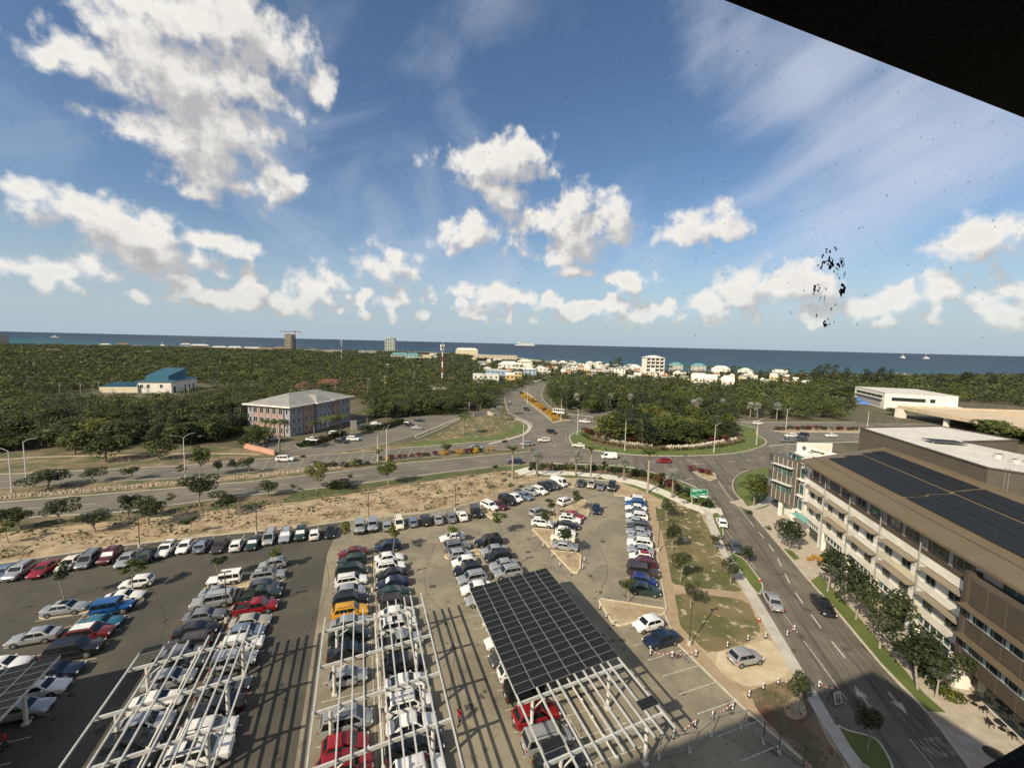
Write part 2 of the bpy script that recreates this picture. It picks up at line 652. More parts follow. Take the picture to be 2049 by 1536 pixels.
pm('asphalt_street', (0.165, 0.142, 0.107), 0.9, (0.12, 0.104, 0.08), 0.22, 8, 0.36, 0.62, col3=(0.062, 0.055, 0.045), scale3=0.35, lo3=0.60, hi3=0.72, bump=0.25, bscale=30, streak=(13, (0.066, 0.058, 0.047), 0.8))
pm('kerb', (0.52, 0.47, 0.37), 0.85, (0.40, 0.36, 0.28), 1.2, 5)
pm('kerb_yellowed', (0.60, 0.51, 0.33), 0.85, (0.47, 0.40, 0.27), 1.3, 5)
pm('concrete', (0.47, 0.43, 0.36), 0.88, (0.37, 0.335, 0.275), 0.5, 7, bump=0.15, bscale=12)
pm('concrete_white', (0.62, 0.58, 0.49), 0.88, (0.50, 0.46, 0.38), 0.7, 6)
pm('paving', (0.44, 0.375, 0.29), 0.85, (0.36, 0.30, 0.225), 0.8, 6, bump=0.15, bscale=9)
pm('paint_white', (0.62, 0.60, 0.54), 0.8, (0.42, 0.39, 0.33), 3.0, 6, 0.45, 0.7)
pm('paint_worn', (0.48, 0.44, 0.36), 0.85, (0.27, 0.245, 0.20), 2.2, 6, 0.4, 0.65)
pm('paint_faint', (0.30, 0.275, 0.225), 0.85, (0.15, 0.135, 0.11), 2.2, 6, 0.4, 0.65)
pm('stone', (0.38, 0.31, 0.22), 0.9, (0.27, 0.21, 0.14), 1.5, 5, bump=0.5, bscale=5)
pm('iron', (0.05, 0.042, 0.035), 0.7, (0.09, 0.075, 0.06), 4)
pm('rock_white', (0.46, 0.41, 0.33), 0.9, (0.33, 0.28, 0.21), 1.3, 6, bump=0.5, bscale=4)

# sea -----------------------------------------------------------------
m, N, p, out = _mat('water')
tc = N.new('ShaderNodeTexCoord')
sx = N.new('ShaderNodeSeparateXYZ')
N.link(tc.outputs['Object'], sx.inputs[0])
wn = N.noise(tc.outputs['Object'], 0.0022, 4, 0.6)
yy = N.math('MULTIPLY_ADD', sx.outputs[0], 0.42, sx.outputs[1])       # distance out from the shore
yy = N.math('MULTIPLY_ADD', wn, 500, yy)
c = N.mix(N.smooth(yy, 950, 1700), (0.010, 0.070, 0.080), (0.007, 0.034, 0.058))
c = N.mix(N.smooth(yy, 1500, 3600), c, (0.007, 0.018, 0.042))
N.link(c, p.inputs['Base Color'])
p.inputs['Roughness'].default_value = 0.42
p.inputs['Specular IOR Level'].default_value = 0.10
b = N.new('ShaderNodeBump')
b.inputs['Strength'].default_value = 0.6
b.inputs['Distance'].default_value = 0.6
mp = N.new('ShaderNodeMapping')
N.link(tc.outputs['Object'], mp.inputs[0])
mp.inputs['Scale'].default_value = (0.05, 0.14, 1)
N.link(N.noise(mp.outputs[0], 1.0, 5, 0.65), b.inputs['Height'])
N.link(b.outputs[0], p.inputs['Normal'])

mb = MB()
mb.quad((-48000, -2000, -0.8), (48000, -2000, -0.8), (48000, 48000, -0.8), (-48000, 48000, -0.8))
struct(mb.build('sea', MATS['water']))

COAST_PX = [(-420, 676), (-200, 684), (0, 688), (300, 692), (520, 696), (700, 700), (900, 706), (1000, 712), (1080, 722), (1200, 733), (1330, 742), (1500, 748), (1700, 752),
            (1900, 752), (2049, 750), (2300, 748)]
coast = smoothline([G(*p) for p in COAST_PX], 3)
land = coast + [(3000, 900), (3000, -900), (-3000, -900), (-3000, 900)]
struct(MB().prism(land, -2.0, 0.0).build('ground', MATS['scrub']))
struct(MB().ribbon(coast, 26, -1.0, 0.012).build('beach', MATS['marl']))


def slab(name, pts, z, mat, label=None, h=0.0):
    o = MB().prism(pts, z - h if h else z, z).build(name, MATS[mat])
    return struct(o, label)


def kerb(pts, w=0.16, top=0.14, closed=False, mat='kerb', name='kerb'):
    return struct(MB().ribbon(pts, w, -0.02, top, closed).build(name, MATS[mat]))


_dash = {}


def stripe(parent, p0, p1, w=0.12, z=0.05, mat='paint_white', name='marking'):
    """a flat painted stripe"""
    a, b = Vector(p0), Vector(p1)
    L = (b - a).length
    key = (round(L, 1), w, mat)
    if key not in _dash:
        _dash[key] = MB().quad((0, -w / 2, 0), (key[0], -w / 2, 0), (key[0], w / 2, 0), (0, w / 2, 0)).mesh(name, MATS[mat])
    return put(name, _dash[key], parent, (a.x, a.y, z), math.atan2(b.y - a.y, b.x - a.x))


def dashes(parent, pts, on=3.0, off=6.0, w=0.14, z=0.05, mat='paint_white', start=0.0):
    P = [Vector(p) for p in pts]
    pos, acc, k = -start, 0.0, 0
    seg = [(P[i], P[i + 1], (P[i + 1] - P[i]).length) for i in range(len(P) - 1)]
    tot = sum(s[2] for s in seg)

    def at(d):
        for a, b, l in seg:
            if d <= l:
                return a.lerp(b, d / l)
            d -= l
        return P[-1]
    d = start
    while d + on < tot:
        stripe(parent, at(d), at(d + on), w, z, mat)
        d += on + off


# ---- verges and open ground
far_lot_kerb = [(-60, 1139), (0, 1128), (125, 1109), (250, 1091), (410, 1073), (600, 1055), (700, 1041), (850, 1026), (962, 1003)]
slab('dry_verge', gl([(-200, 1085), (0, 1043), (251, 1025), (355, 1011), (480, 995), (607, 982), (759, 964), (861, 950), (1000, 934), (1076, 929), (1110, 940), (1130, 960)], 2)
     + gl([(1095, 962), (1040, 985), (975, 1010), (900, 1035), (700, 1060), (410, 1090), (250, 1110), (0, 1150), (-200, 1190)], 1), 0.006, 'dry_grass')
slab('grass_verge', gl([(-200, 1072), (0, 1043), (251, 1025), (355, 1011), (480, 995), (607, 982), (759, 964), (861, 950), (1000, 934), (1076, 929)], 2)
     + gl([(1076, 936), (1000, 943), (861, 962), (759, 978), (607, 1002), (480, 1015), (355, 1030), (251, 1042), (0, 1066), (-200, 1096)], 2), 0.010, 'dry_brown')
for nm, ln in (('track', [(-100, 1100), (60, 1065), (250, 1043), (400, 1030), (560, 1015), (700, 996), (860, 972), (960, 955), (1010, 948)]),):
    struct(MB().ribbon(gl(ln, 3), 1.5, 0.0, 0.014).build('footpath', MATS['track']))
    struct(MB().ribbon(gl([(x, y + 9) for x, y in ln[:6]], 3), 1.0, 0.0, 0.0145).build('footpath', MATS['track']))
slab('grass_verge', gl([(607, 983), (700, 972), (759, 965), (861, 951), (1000, 935), (1000, 941), (861, 958), (759, 972), (640, 992), (560, 1000)], 1), 0.0148, 'lawn_dark')
# far side of the main road
slab('dry_verge', gl([(-300, 985), (0, 948), (355, 931), (520, 917), (560, 905), (500, 899), (440, 893), (300, 897), (150, 903), (0, 910), (-300, 935)], 2), 0.006, 'dry_brown')
struct(MB().ribbon(gl([(-100, 930), (60, 915), (212, 911), (330, 908), (430, 907), (520, 908)], 3), 1.6, 0.0, 0.012).build('footpath', MATS['track']))
slab('grass_verge', gl([(640, 909), (759, 900), (830, 893), (1000, 880), (1013, 875), (1050, 865), (1060, 853), (1052, 844), (1020, 832), (990, 826), (960, 830), (930, 838), (890, 862), (840, 880), (760, 893)], 1), 0.008, 'lawn_dry')
slab('grass_verge', gl([(830, 892), (1000, 879.5), (1013, 874), (1048, 864), (1057, 853), (1050, 846), (1030, 850), (1020, 862), (980, 872), (900, 878), (840, 884)], 1), 0.0125, 'lawn')

# ---- carriageways (stacked a few millimetres apart)
near_top = [(-250, 1035), (0, 1005), (254, 985), (520, 961), (693, 942), (759, 932), (835, 924), (1000, 909), (1081, 902)]
near_bot = [(-250, 1085), (0, 1041), (251, 1023), (355, 1009), (480, 993), (607, 980), (759, 962.5), (861, 948.5), (1000, 932), (1076.5, 927)]
far_top = [(-250, 968), (0, 949), (355, 932), (520, 918), (642, 910), (759, 901.5), (830, 894), (1000, 881), (1013, 876), (1053, 866)]
far_bot = [(-250, 1003), (0, 978), (178, 965), (381, 956), (520, 943.5), (693, 931), (759, 924.5), (823, 917), (1000, 900), (1081, 896)]
isl_px = [(1199, 853), (1158, 863.5), (1142.5, 871), (1139.5, 876), (1142.5, 884), (1147.6, 889), (1168, 896.5), (1203, 903), (1234, 906.6), (1285, 911), (1361, 912.2), (1437, 909.7),
          (1480, 905), (1508, 898), (1524, 893), (1532.8, 886), (1530, 879), (1513, 868)]
isl = [G(*p) for p in isl_px] + [(112, 190), (106, 203), (92, 212), (75, 217), (57, 214), (44, 206)]
isl = smoothline(isl + [isl[0]], 3)[:-1]
cxy = np.mean(np.array(isl), axis=0)
outer = [tuple(cxy + (np.array(p) - cxy) * (1 + 17.0 / np.linalg.norm(np.array(p) - cxy))) for p in isl]
roundabout = slab('roundabout_road', outer, 0.016, 'asphalt_road')
near_road = slab('main_road', gl(near_top, 2) + [G(1150, 899), G(1180, 922), G(1130, 930)] + gl(near_bot, 2)[::-1], 0.020, 'asphalt_road')
far_road = slab('main_road', gl(far_top, 2) + [G(1090, 850), G(1150, 872), G(1130, 896)] + gl(far_bot, 2)[::-1], 0.024, 'asphalt_road')
n_left = [(1053, 866), (1065, 853), (1058, 843.5), (1023, 829), (1012, 812), (1010.5, 792), (1020.6, 782), (1051, 772), (1085, 764), (1105, 757)]
n_right = [(1230, 838), (1198, 835.5), (1132, 826.6), (1102, 815), (1084, 792), (1092, 770), (1112, 758)]
north_road = slab('north_road', gl(n_left, 3) + gl(n_right, 3)[::-1] + [G(1260, 850), G(1160, 862), G(1110, 868)], 0.028, 'asphalt_road')
east = [(1450, 846), (1480, 845), (1580, 845), (1710, 845.5), (1800, 846), (2000, 846)]
east_b = [(2000, 893), (1800, 886), (1721, 884), (1620, 887), (1541, 892), (1520, 905), (1480, 868)]
east_road = slab('east_road', gl(east, 1) + gl(east_b, 1), 0.032, 'asphalt_road')
st_right = [(1541, 892), (1536, 930), (1500, 940), (1476, 951), (1466, 967), (1470, 985), (1483, 1000), (1499, 1021), (1561.6, 1094), (1617.5, 1160.5), (1673, 1223), (1764, 1331.5), (1854.8, 1425.7), (1938.5, 1536)]
st_left = [(1285, 939.6), (1335.5, 955), (1376, 967.6), (1411.7, 988), (1430, 1008), (1442, 1030), (1436, 1052), (1454, 1104), (1513, 1188), (1575, 1290), (1659, 1429), (1725, 1536)]
SR, SLf = gl(st_right, 3), gl(st_left, 3)
e_r = (SR[-1][0] - 2.9 - 0.0, SR[-1][1] - 22)
e_l = (SLf[-1][0] - 2.9, SLf[-1][1] - 22)
street = slab('side_street', SR + [e_r, e_l] + SLf[::-1] + [G(1230, 905), G(1500, 905)], 0.036, 'asphalt_street')

# ---- kerbs of the roads
for ln in (near_bot, far_top[:-1]):
    kerb(gl(ln, 3), 0.22)
kerb(SR[6:] + [e_r], 0.18)
kerb(gl(st_left[1:6], 3), 0.18)
kerb(gl([(1000, 932), (1076.5, 927), (1140, 928), (1234, 932), (1285, 939.6), (1335.5, 955)], 3), 0.25)
kerb(gl(n_left, 3), 0.3)
kerb(gl(n_right[1:], 3), 0.3)
kerb(gl([(1480, 845), (1580, 844.5), (1710, 845)], 2), 0.3)
kerb(gl([(1541, 891.5), (1620, 887), (1721, 884)], 2), 0.3)
kerb(isl, 0.35, 0.16, True, name='roundabout_kerb')
pave = MB().ribbon(gl([(980, 888), (1013, 880), (1048, 869), (1060, 856), (1054, 846), (1030, 837)], 3), 1.5, 0.0, 0.13)
struct(pave.build('pavement', MATS['concrete']))

# ---- islands and medians
slab('roundabout_lawn', isl, 0.13, 'lawn', h=0.13)
bed = [tuple(cxy + (np.array(p) - cxy) * (1 - 8.5 / np.linalg.norm(np.array(p) - cxy))) for p in isl]
slab('planting_bed', bed, 0.16, 'mulch', h=0.03)
med = gl(far_bot[:-1] + [(1060, 898.5)], 2) + gl(near_top[:-1] + [(1060, 903)], 2)[::-1]
slab('median', med, 0.12, 'dry_brown', h=0.12)
kerb(med, 0.2, 0.14, True)
nm_px = [(1042, 790), (1056, 805), (1080, 823), (1102, 840.6), (1107, 847), (1142.5, 840.6), (1128, 833), (1100, 822), (1078, 806), (1062, 790), (1048, 782)]
slab('median', gl(nm_px, 1), 0.13, 'dry_grass', h=0.13)
kerb(gl(nm_px, 1), 0.3, 0.15, True)
em_px = [(1548, 862), (1575, 858), (1640, 857), (1722, 857), (1722, 866), (1640, 864.5), (1575, 866)]
slab('median', gl(em_px, 1), 0.13, 'sand', h=0.13)
kerb(gl(em_px, 1), 0.3, 0.15, True)
sm_px = [(1382, 941), (1410, 943), (1430, 947), (1433, 958), (1422, 962), (1400, 953)]
slab('median', gl(sm_px, 1), 0.13, 'sand', h=0.13)
kerb(gl(sm_px, 1), 0.25, 0.15, True)

# ---- ground between the car park and the roundabout: lawn, curved footpath
slab('lawn', gl([(1000, 934), (1076.5, 929), (1140, 930), (1234, 934), (1285, 941), (1335, 957), (1376, 970), (1411, 990), (1432, 1012), (1440, 1034), (1420, 1032), (1385, 1012), (1330, 1005), (1290, 985), (1240, 966), (1150, 958),
                 (1110, 955), (1040, 948)], 1), 0.0115, 'lawn')
slab('planting_bed', gl([(1060, 933), (1140, 935), (1234, 940), (1285, 948), (1340, 966), (1390, 988), (1420, 1012), (1400, 1010), (1370, 990), (1310, 966), (1234, 949), (1140, 942), (1070, 939)], 1), 0.014, 'mulch')
slab('footpath', gl([(1029, 942), (1058, 934), (1064, 940), (1140, 943.5), (1220, 950), (1290, 964), (1340, 985), (1385, 1008), (1420, 1018), (1442, 1017), (1447, 1030), (1420, 1032), (1370, 1012), (1320, 988), (1270, 970),
                     (1210, 957), (1140, 950), (1060, 950), (1040, 951)], 1), 0.12, 'concrete_white', h=0.12)
slab('sand_verge', gl([(1125, 955), (1150, 956), (1235, 962), (1290, 983), (1330, 1003), (1330, 1012), (1240, 993), (1140, 975), (1110, 967)], 1), 0.016, 'sand')

# ---- open ground right of the car park
slab('sand_verge', gl([(1285, 985), (1345, 1005), (1395, 1015), (1408, 1025), (1423, 1067), (1444, 1110), (1477, 1165), (1498, 1202), (1537, 1265), (1579, 1338), (1607, 1384), (1645, 1450), (1701, 1540), (1612, 1540), (1548, 1472),
                       (1492, 1421), (1357, 1290), (1328, 1230), (1332, 1216), (1294, 1003)], 1), 0.012, 'sand')
z5 = lambda x, y: (1300 + x / 4.8, 1000 + y / 4.8)
slab('dry_lawn', gl([z5(*p) for p in [(60, 60), (250, 55), (400, 75), (470, 100), (530, 215), (590, 330), (700, 560), (800, 740), (880, 855), (840, 880), (640, 858), (400, 842), (290, 815), (200, 775), (150, 560), (110, 400), (60, 150)]], 2), 0.018, 'lawn_dry')
slab('dry_lawn', gl([z5(*p) for p in [(240, 925), (262, 892), (400, 890), (640, 920), (850, 948), (955, 1000), (1010, 1110), (1060, 1230), (1010, 1330), (760, 1420), (560, 1462), (430, 1345), (305, 1235), (270, 1060)]], 2), 0.018, 'lawn_dry')
q8 = lambda x, y: (1450 + x / 2.866, 1000 + y / 2.866)
slab('scrub_bed', gl([q8(*p) for p in [(140, 1095), (240, 1060), (330, 1040), (440, 1085), (520, 1230), (600, 1390), (690, 1530), (450, 1545), (380, 1440), (270, 1310), (180, 1190)]], 2), 0.018, 'scrub_soil')
slab('bare_patch', gl([q8(*p) for p in [(330, 1170), (400, 1130), (450, 1160), (470, 1230), (410, 1260), (350, 1230)]], 3), 0.023, 'sand')
slab('marl_ground', gl([q8(*p) for p in [(-40, 870), (60, 850), (240, 800), (300, 850), (372, 970), (300, 1030), (150, 1070), (60, 1040), (-60, 960)]], 2), 0.020, 'marl')
slab('sandy_path', gl([(1294, 1003), (1310, 1087), (1324, 1164), (1333, 1216), (1330, 1228), (1357, 1280), (1365, 1295), (1500, 1420), (1548, 1470), (1612, 1535), (1628, 1535), (1560, 1470), (1500, 1404), (1403, 1300), (1361, 1251), (1350, 1188),
                       (1343, 1157), (1336, 1115), (1324, 1063), (1305, 1010)], 1), 0.022, 'path')
slab('sandy_path', gl([(1350, 1182), (1382, 1176), (1440, 1180), (1490, 1186), (1500, 1203), (1440, 1191), (1384, 1185), (1352, 1190)], 1), 0.026, 'path')
# pavement along the street
sw_l = [(1405, 1017), (1408, 1023), (1423, 1067), (1444, 1110), (1477, 1165), (1498, 1202), (1537, 1265), (1579, 1338), (1607, 1384), (1645, 1450), (1691, 1520), (1705, 1545)]
sw_r = [(1430, 1030), (1434, 1050), (1454, 1104), (1480, 1142), (1513, 1188), (1575, 1290), (1659, 1429), (1715, 1520), (1735, 1545)]
slab('pavement', gl(sw_l, 2) + gl(sw_r, 2)[::-1], 0.14, 'concrete', h=0.14)
for px in ([(1447, 1068), (1443, 1075), (1425, 1032), (1440, 1030)], [(1457, 1103), (1487, 1119), (1503, 1138), (1526, 1172), (1514, 1187), (1480, 1140)], [(1661, 1429), (1673, 1450), (1700, 1464), (1745, 1476), (1768, 1500), (1785, 1545), (1725, 1530)]):
    pl = smoothline([G(*p) for p in px] + [G(*px[0])], 3)[:-1]
    slab('lawn', pl, 0.15, 'lawn', h=0.15)
    kerb(pl, 0.18, 0.165, True)
# forecourt and lawn strip in front of the offices
slab('forecourt', [G(*p) for p in [(1499, 1021), (1561.6, 1094), (1617.5, 1160.5), (1673, 1223), (1764, 1331.5), (1854.8, 1425.7), (1938.5, 1536)]] + [(43.8, 22), (56, 22), (62, 78), (66, 92), (60, 100), (52, 96)], 0.13, 'paving', h=0.13)
for px in ([(1567, 1098), (1585, 1103), (1600, 1118), (1590, 1122)], [(1622, 1163), (1640, 1152), (1668, 1180), (1700, 1215), (1760, 1285), (1800, 1330), (1850, 1390), (1893, 1427), (1857, 1424), (1764, 1328), (1674, 1220)]):
    slab('lawn', [G(*p) for p in px], 0.15, 'lawn', h=0.02)
slab('lawn', gl([(1470, 968), (1478, 953), (1500, 944), (1536, 934), (1545, 960), (1545, 1000), (1530, 1016), (1500, 1018), (1485, 998), (1473, 985)], 2), 0.15, 'lawn', h=0.15)
struct(MB().ribbon(gl([(1500, 1017), (1525, 1010), (1540, 1000), (1548, 985)], 3), 1.6, 0.1, 0.156).build('footpath', MATS['concrete']))

# ---- the car park
lot_far = [(-150, 1158)] + far_lot_kerb
lot = [G(*p) for p in lot_far] + [G(*p) for p in [(972, 1004), (1040, 972), (1095, 956), (1130, 972), (1147, 975), (1154, 957), (1230, 963), (1230, 990), (1252, 993), (1294, 1003), (1310, 1087), (1333, 1216), (1330, 1228), (1357, 1290), (1492, 1421),
                                                   (1548, 1472), (1604, 1520)]] + [(33, 20), (-92, 14), (-92, 52)]
car_park = slab('car_park', lot, 0.030, 'asphalt_lot')
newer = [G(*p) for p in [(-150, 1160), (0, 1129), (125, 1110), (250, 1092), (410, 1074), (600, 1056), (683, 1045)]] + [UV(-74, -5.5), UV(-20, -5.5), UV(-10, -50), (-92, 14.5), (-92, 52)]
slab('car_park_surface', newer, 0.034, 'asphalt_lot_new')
kerb([G(*p) for p in lot_far], 0.2, 0.16, mat='kerb')
kerb(gl([(966, 1001), (1040, 970), (1094, 955), (1128, 971.5), (1147, 976), (1154, 957), (1230, 962), (1229, 991), (1252, 994), (1293, 1002)], 1), 0.2, 0.16)
kerb(gl([(1293, 1002), (1310, 1087), (1333, 1216), (1329, 1228), (1357, 1290), (1492, 1421), (1548, 1472), (1604, 1520)], 1), 0.2, 0.16)


def island(name, px, mat='sand', k=1, ground=None):
    pl = [G(*p) for p in px] if ground is None else ground
    if k > 1:
        pl = smoothline(pl + [pl[0]], k)[:-1]
    slab(name, pl, 0.15, mat, h=0.15)
    kerb(pl, 0.24, 0.20, True, 'kerb_yellowed')


island('traffic_island', [(1065, 1059), (1068, 1057), (1107, 1061), (1104, 1085), (1101, 1098), (1098, 1094)])
island('traffic_island', [(1103, 1101), (1155, 1107), (1162, 1112), (1160, 1138), (1154, 1147), (1146, 1146), (1138, 1138)])
island('traffic_island', [(1105, 1029), (1160, 1002), (1168, 1001), (1179, 1005), (1176, 1032), (1170, 1036), (1125, 1030), (1112, 1045), (1109, 1046)])
island('traffic_island', [(1198, 1203), (1203, 1199), (1330, 1219), (1326, 1230), (1268, 1246), (1240, 1253), (1226, 1248)])
island('traffic_island', [(957, 1020), (967, 1003), (1000, 1034), (995, 1040), (985, 1039)])


def strip_island(u, v0, v1, w=1.5):
    n = 6
    pts = []
    for i in range(n + 1):
        a = -math.pi / 2 + math.pi * i / n
        pts.append(UV(u + math.sin(a) * w / 2, v1 - w / 2 + math.cos(a) * w / 2))
    for i in range(n + 1):
        a = math.pi / 2 + math.pi * i / n
        pts.append(UV(u + math.sin(a) * w / 2, v0 + w / 2 + math.cos(a) * w / 2))
    island('traffic_island', None, 'sand', 1, pts)


# bays of the double rows: lines every 2.48 m
def bays(v0, vc, v1, u0, u1, step=2.48):
    u = u0
    while u < u1:
        stripe(car_park, UV(u, v0), UV(u, vc - 0.35), 0.11, 0.042, 'paint_worn', 'bay_line')
        stripe(car_park, UV(u, vc + 0.35), UV(u, v1), 0.11, 0.042, 'paint_worn', 'bay_line')
        u += step


ROWV = {'B': 18.4, 'C': 1.35, 'D': -16.0, 'E': -33.2}
for k, vc in ROWV.items():
    bays(vc - 5.3, vc, vc + 5.3, {'B': -65.5, 'C': -67.2, 'D': -66.9, 'E': -66.4}[k], -22)
    for dv in (-0.35, 0.35):
        a = {'B': -65.5, 'C': -67.2, 'D': -66.9, 'E': -66.4}[k]
        stripe(car_park, UV(a, vc + dv), UV(-22, vc + dv), 0.11, 0.0425, 'paint_worn', 'bay_line')
    ui = {'B': -66.9, 'C': -68.3, 'D': -67.8, 'E': -67.4}[k]
    strip_island(ui, vc - 5.2, vc + 5.2)
# the long far row
fl = smoothline([G(*p) for p in [(-60, 1139), (0, 1129.5), (125, 1110.5), (250, 1092.5), (410, 1074.5), (600, 1056.5), (700, 1042.5), (850, 1027.5), (960, 1005)]], 6)
P = [Vector(p) for p in fl]
acc, nxt = 0.0, 1.2
dsh = Vector((math.sin(math.radians(161)), math.cos(math.radians(161))))
FARBAYS = []
for a, b in zip(P, P[1:]):
    l = (b - a).length
    while nxt <= acc + l:
        q = a.lerp(b, (nxt - acc) / l)
        stripe(car_park, q + dsh * 0.3, q + dsh * 5.3, 0.11, 0.042, 'paint_worn', 'bay_line')
        FARBAYS.append(q)
        nxt += 2.47
    acc += l
# row along the sandy path, short rows near the roundabout, bays on the right
ra, rb = Vector(G(1294, 1003)), Vector(G(1333, 1216))
rd = (rb - ra).normalized()
rn = Vector((-math.sin(math.radians(104)), -math.cos(math.radians(104))))
for i in range(17):
    q = ra + rd * (0.3 + i * 2.47)
    stripe(car_park, q + rn * 0.3, q + rn * 5.4, 0.11, 0.042, 'paint_worn', 'bay_line')
na, nb = Vector(G(966, 1001)), Vector(G(1094, 955))
nd = (nb - na).normalized()
nn_ = Vector((math.sin(math.radians(138)), math.cos(math.radians(138))))
for i in range(1, 11):
    q = na + nd * (i * 2.55)
    stripe(car_park, q + nn_ * 0.3, q + nn_ * 5.2, 0.11, 0.042, 'paint_worn', 'bay_line')
na2 = Vector(G(1154, 957))
nb2 = Vector(G(1230, 962))
for i in range(1, 4):
    q = na2.lerp(nb2, i / 4)
    d = Vector((math.sin(math.radians(198)), math.cos(math.radians(198))))
    stripe(car_park, q + d * 0.3, q + d * 5.0, 0.11, 0.042, 'paint_worn', 'bay_line')
ba, bb_ = Vector(G(1357, 1290)), Vector(G(1604, 1520))
bd = (bb_ - ba).normalized()
for i in range(0, 9):
    q = ba + bd * (-1.6 + i * 2.5)
    d = Vector((math.sin(math.radians(250)), math.cos(math.radians(250))))
    stripe(car_park, q + d * 0.3, q + d * 5.2, 0.11, 0.042, 'paint_worn', 'bay_line')
for q in [(990, 1122), (1057, 1104), (1206, 1083), (1212, 1015), (840, 1079), (866, 1173), (610, 1199), (939, 1414), (283, 1286), (52, 1185)]:
    x, y = G(*q)
    struct(MB().box((x, y, 0.045), (0.9, 0.7, 0.006), 0.35).build('drain_cover', MATS['iron']))

# ---- road paint
def midline(a, b, t=0.5, k=3):
    A, B = gl(a, k), gl(b, k)
    n = 60

    def res(P):
        P = np.array(P)
        d = np.r_[0, np.cumsum(np.hypot(*np.diff(P, axis=0).T))]
        q = np.linspace(0, d[-1], n)
        return np.c_[np.interp(q, d, P[:, 0]), np.interp(q, d, P[:, 1])]
    return [tuple(p) for p in res(A) * (1 - t) + res(B) * t]


dashes(near_road, midline(near_top, near_bot), 3, 6, 0.14)
dashes(far_road, midline(far_top[:-1], far_bot), 3, 6, 0.14)
for ln, rd_ in (([(430, 1009 - 60 + 33), (0, 0)], None),):
    pass
for i in range(14):                                   # hatched box in front of the office entrance
    x = 530 + i * 24
    y0 = np.interp(x, [520, 642, 759, 830], [919, 911, 903, 895])
    y1 = np.interp(x, [520, 693, 759, 823], [942, 930, 923.5, 916.5])
    stripe(far_road, G(x + 8, y0), G(x - 6, y1), 0.12, 0.05, 'paint_worn')
lanes = [tuple(cxy + (np.array(p) - cxy) * (1 + 8.0 / np.linalg.norm(np.array(p) - cxy))) for p in isl]
dashes(roundabout, lanes, 2.4, 4.5, 0.15, 0.052)
for ln in ([(1050, 845), (1070, 870), (1082, 876)], [(1132, 870), (1134, 880), (1139, 885)], [(1437, 962), (1452, 985), (1470, 1006), (1500, 1042)]):
    L = gl(ln, 4)
    for a, b in zip(L, L[1:]):
        stripe(roundabout, a, b, 0.16, 0.053, 'paint_worn')
cl = [(1500, 1042), (1545, 1098), (1570, 1147), (1592, 1186), (1640, 1252), (1690, 1315), (1730, 1360)]
dashes(street, gl(cl, 4), 2.8, 2.6, 0.13, 0.05)
dashes(street, gl([(1745, 1385), (1800, 1440)], 2), 6, 0.5, 0.13, 0.05)
for ln in ([(1452, 1060), (1490, 1110), (1512, 1140)], [(1566, 1225), (1640, 1325), (1695, 1400)], [(1820, 1478), (1868, 1536)]):
    L = gl(ln, 4)
    for a, b in zip(L, L[1:]):
        stripe(street, a, b, 0.11, 0.05, 'paint_worn')


def arrow(parent, tip, tail, w=0.2):
    a, b = Vector(G(*tip)), Vector(G(*tail))
    d = (a - b).normalized()
    n = Vector((-d.y, d.x))
    k = a - d * 1.6
    P = [a, k + n * 0.55, k + n * w / 2, b + n * w / 2, b - n * w / 2, k - n * w / 2, k - n * 0.55]
    o = MB().prism([(p.x, p.y) for p in P], 0.054, 0.054).build('arrow_marking', MATS['paint_worn'], parent)
    return o


arrow(street, (1709, 1371), (1743, 1417))
arrow(street, (1816, 1431), (1776, 1384))
arrow(east_road, (1537, 893.5), (1556, 893), 0.3)
for (x, y) in ((1384, 921), (1398, 928)):
    arrow(roundabout, (x - 14, y), (x + 12, y + 1), 0.3)


def text_mesh(txt, size, name='lettering', extrude=0.0, bold=0.0):
    cu = bpy.data.curves.new(name, 'FONT')
    cu.body = txt
    cu.size = size
    cu.align_x = 'CENTER'
    cu.align_y = 'CENTER'
    cu.extrude = extrude
    cu.offset = bold
    o = bpy.data.objects.new('tmp', cu)
    me = bpy.data.meshes.new_from_object(o)
    bpy.data.objects.remove(o)
    return me


me = text_mesh('SLOW', 1.25, 'road_lettering', 0, 0.03)
me.materials.clear()
me.materials.append(MATS['paint_faint'])
x, y = G(1868, 1493)
put('road_lettering', me, street, (x, y, 0.056), math.radians(189), (0.85, 2.0, 1))
mh = MB().cyl((0, 0, 0), (0, 0, 0.012), 0.75, n=24)
x, y = G(1937, 1487)
struct(put('manhole_cover', mh.mesh('manhole_cover', MATS['concrete']), None, (x, y, 0.131)))
x, y = G(1990, 1510)
struct(put('tree_grate', MB().cyl((0, 0, 0), (0, 0, 0.012), 0.8, n=24).mesh('tree_grate', MATS['iron']), None, (x, y, 0.131)))
for q in [(1604, 1274), (1731, 1296)]:
    x, y = G(*q)
    struct(MB().box((x, y, 0.05), (0.5, 1.3, 0.006), math.radians(-13)).build('drain_cover', MATS['iron']))

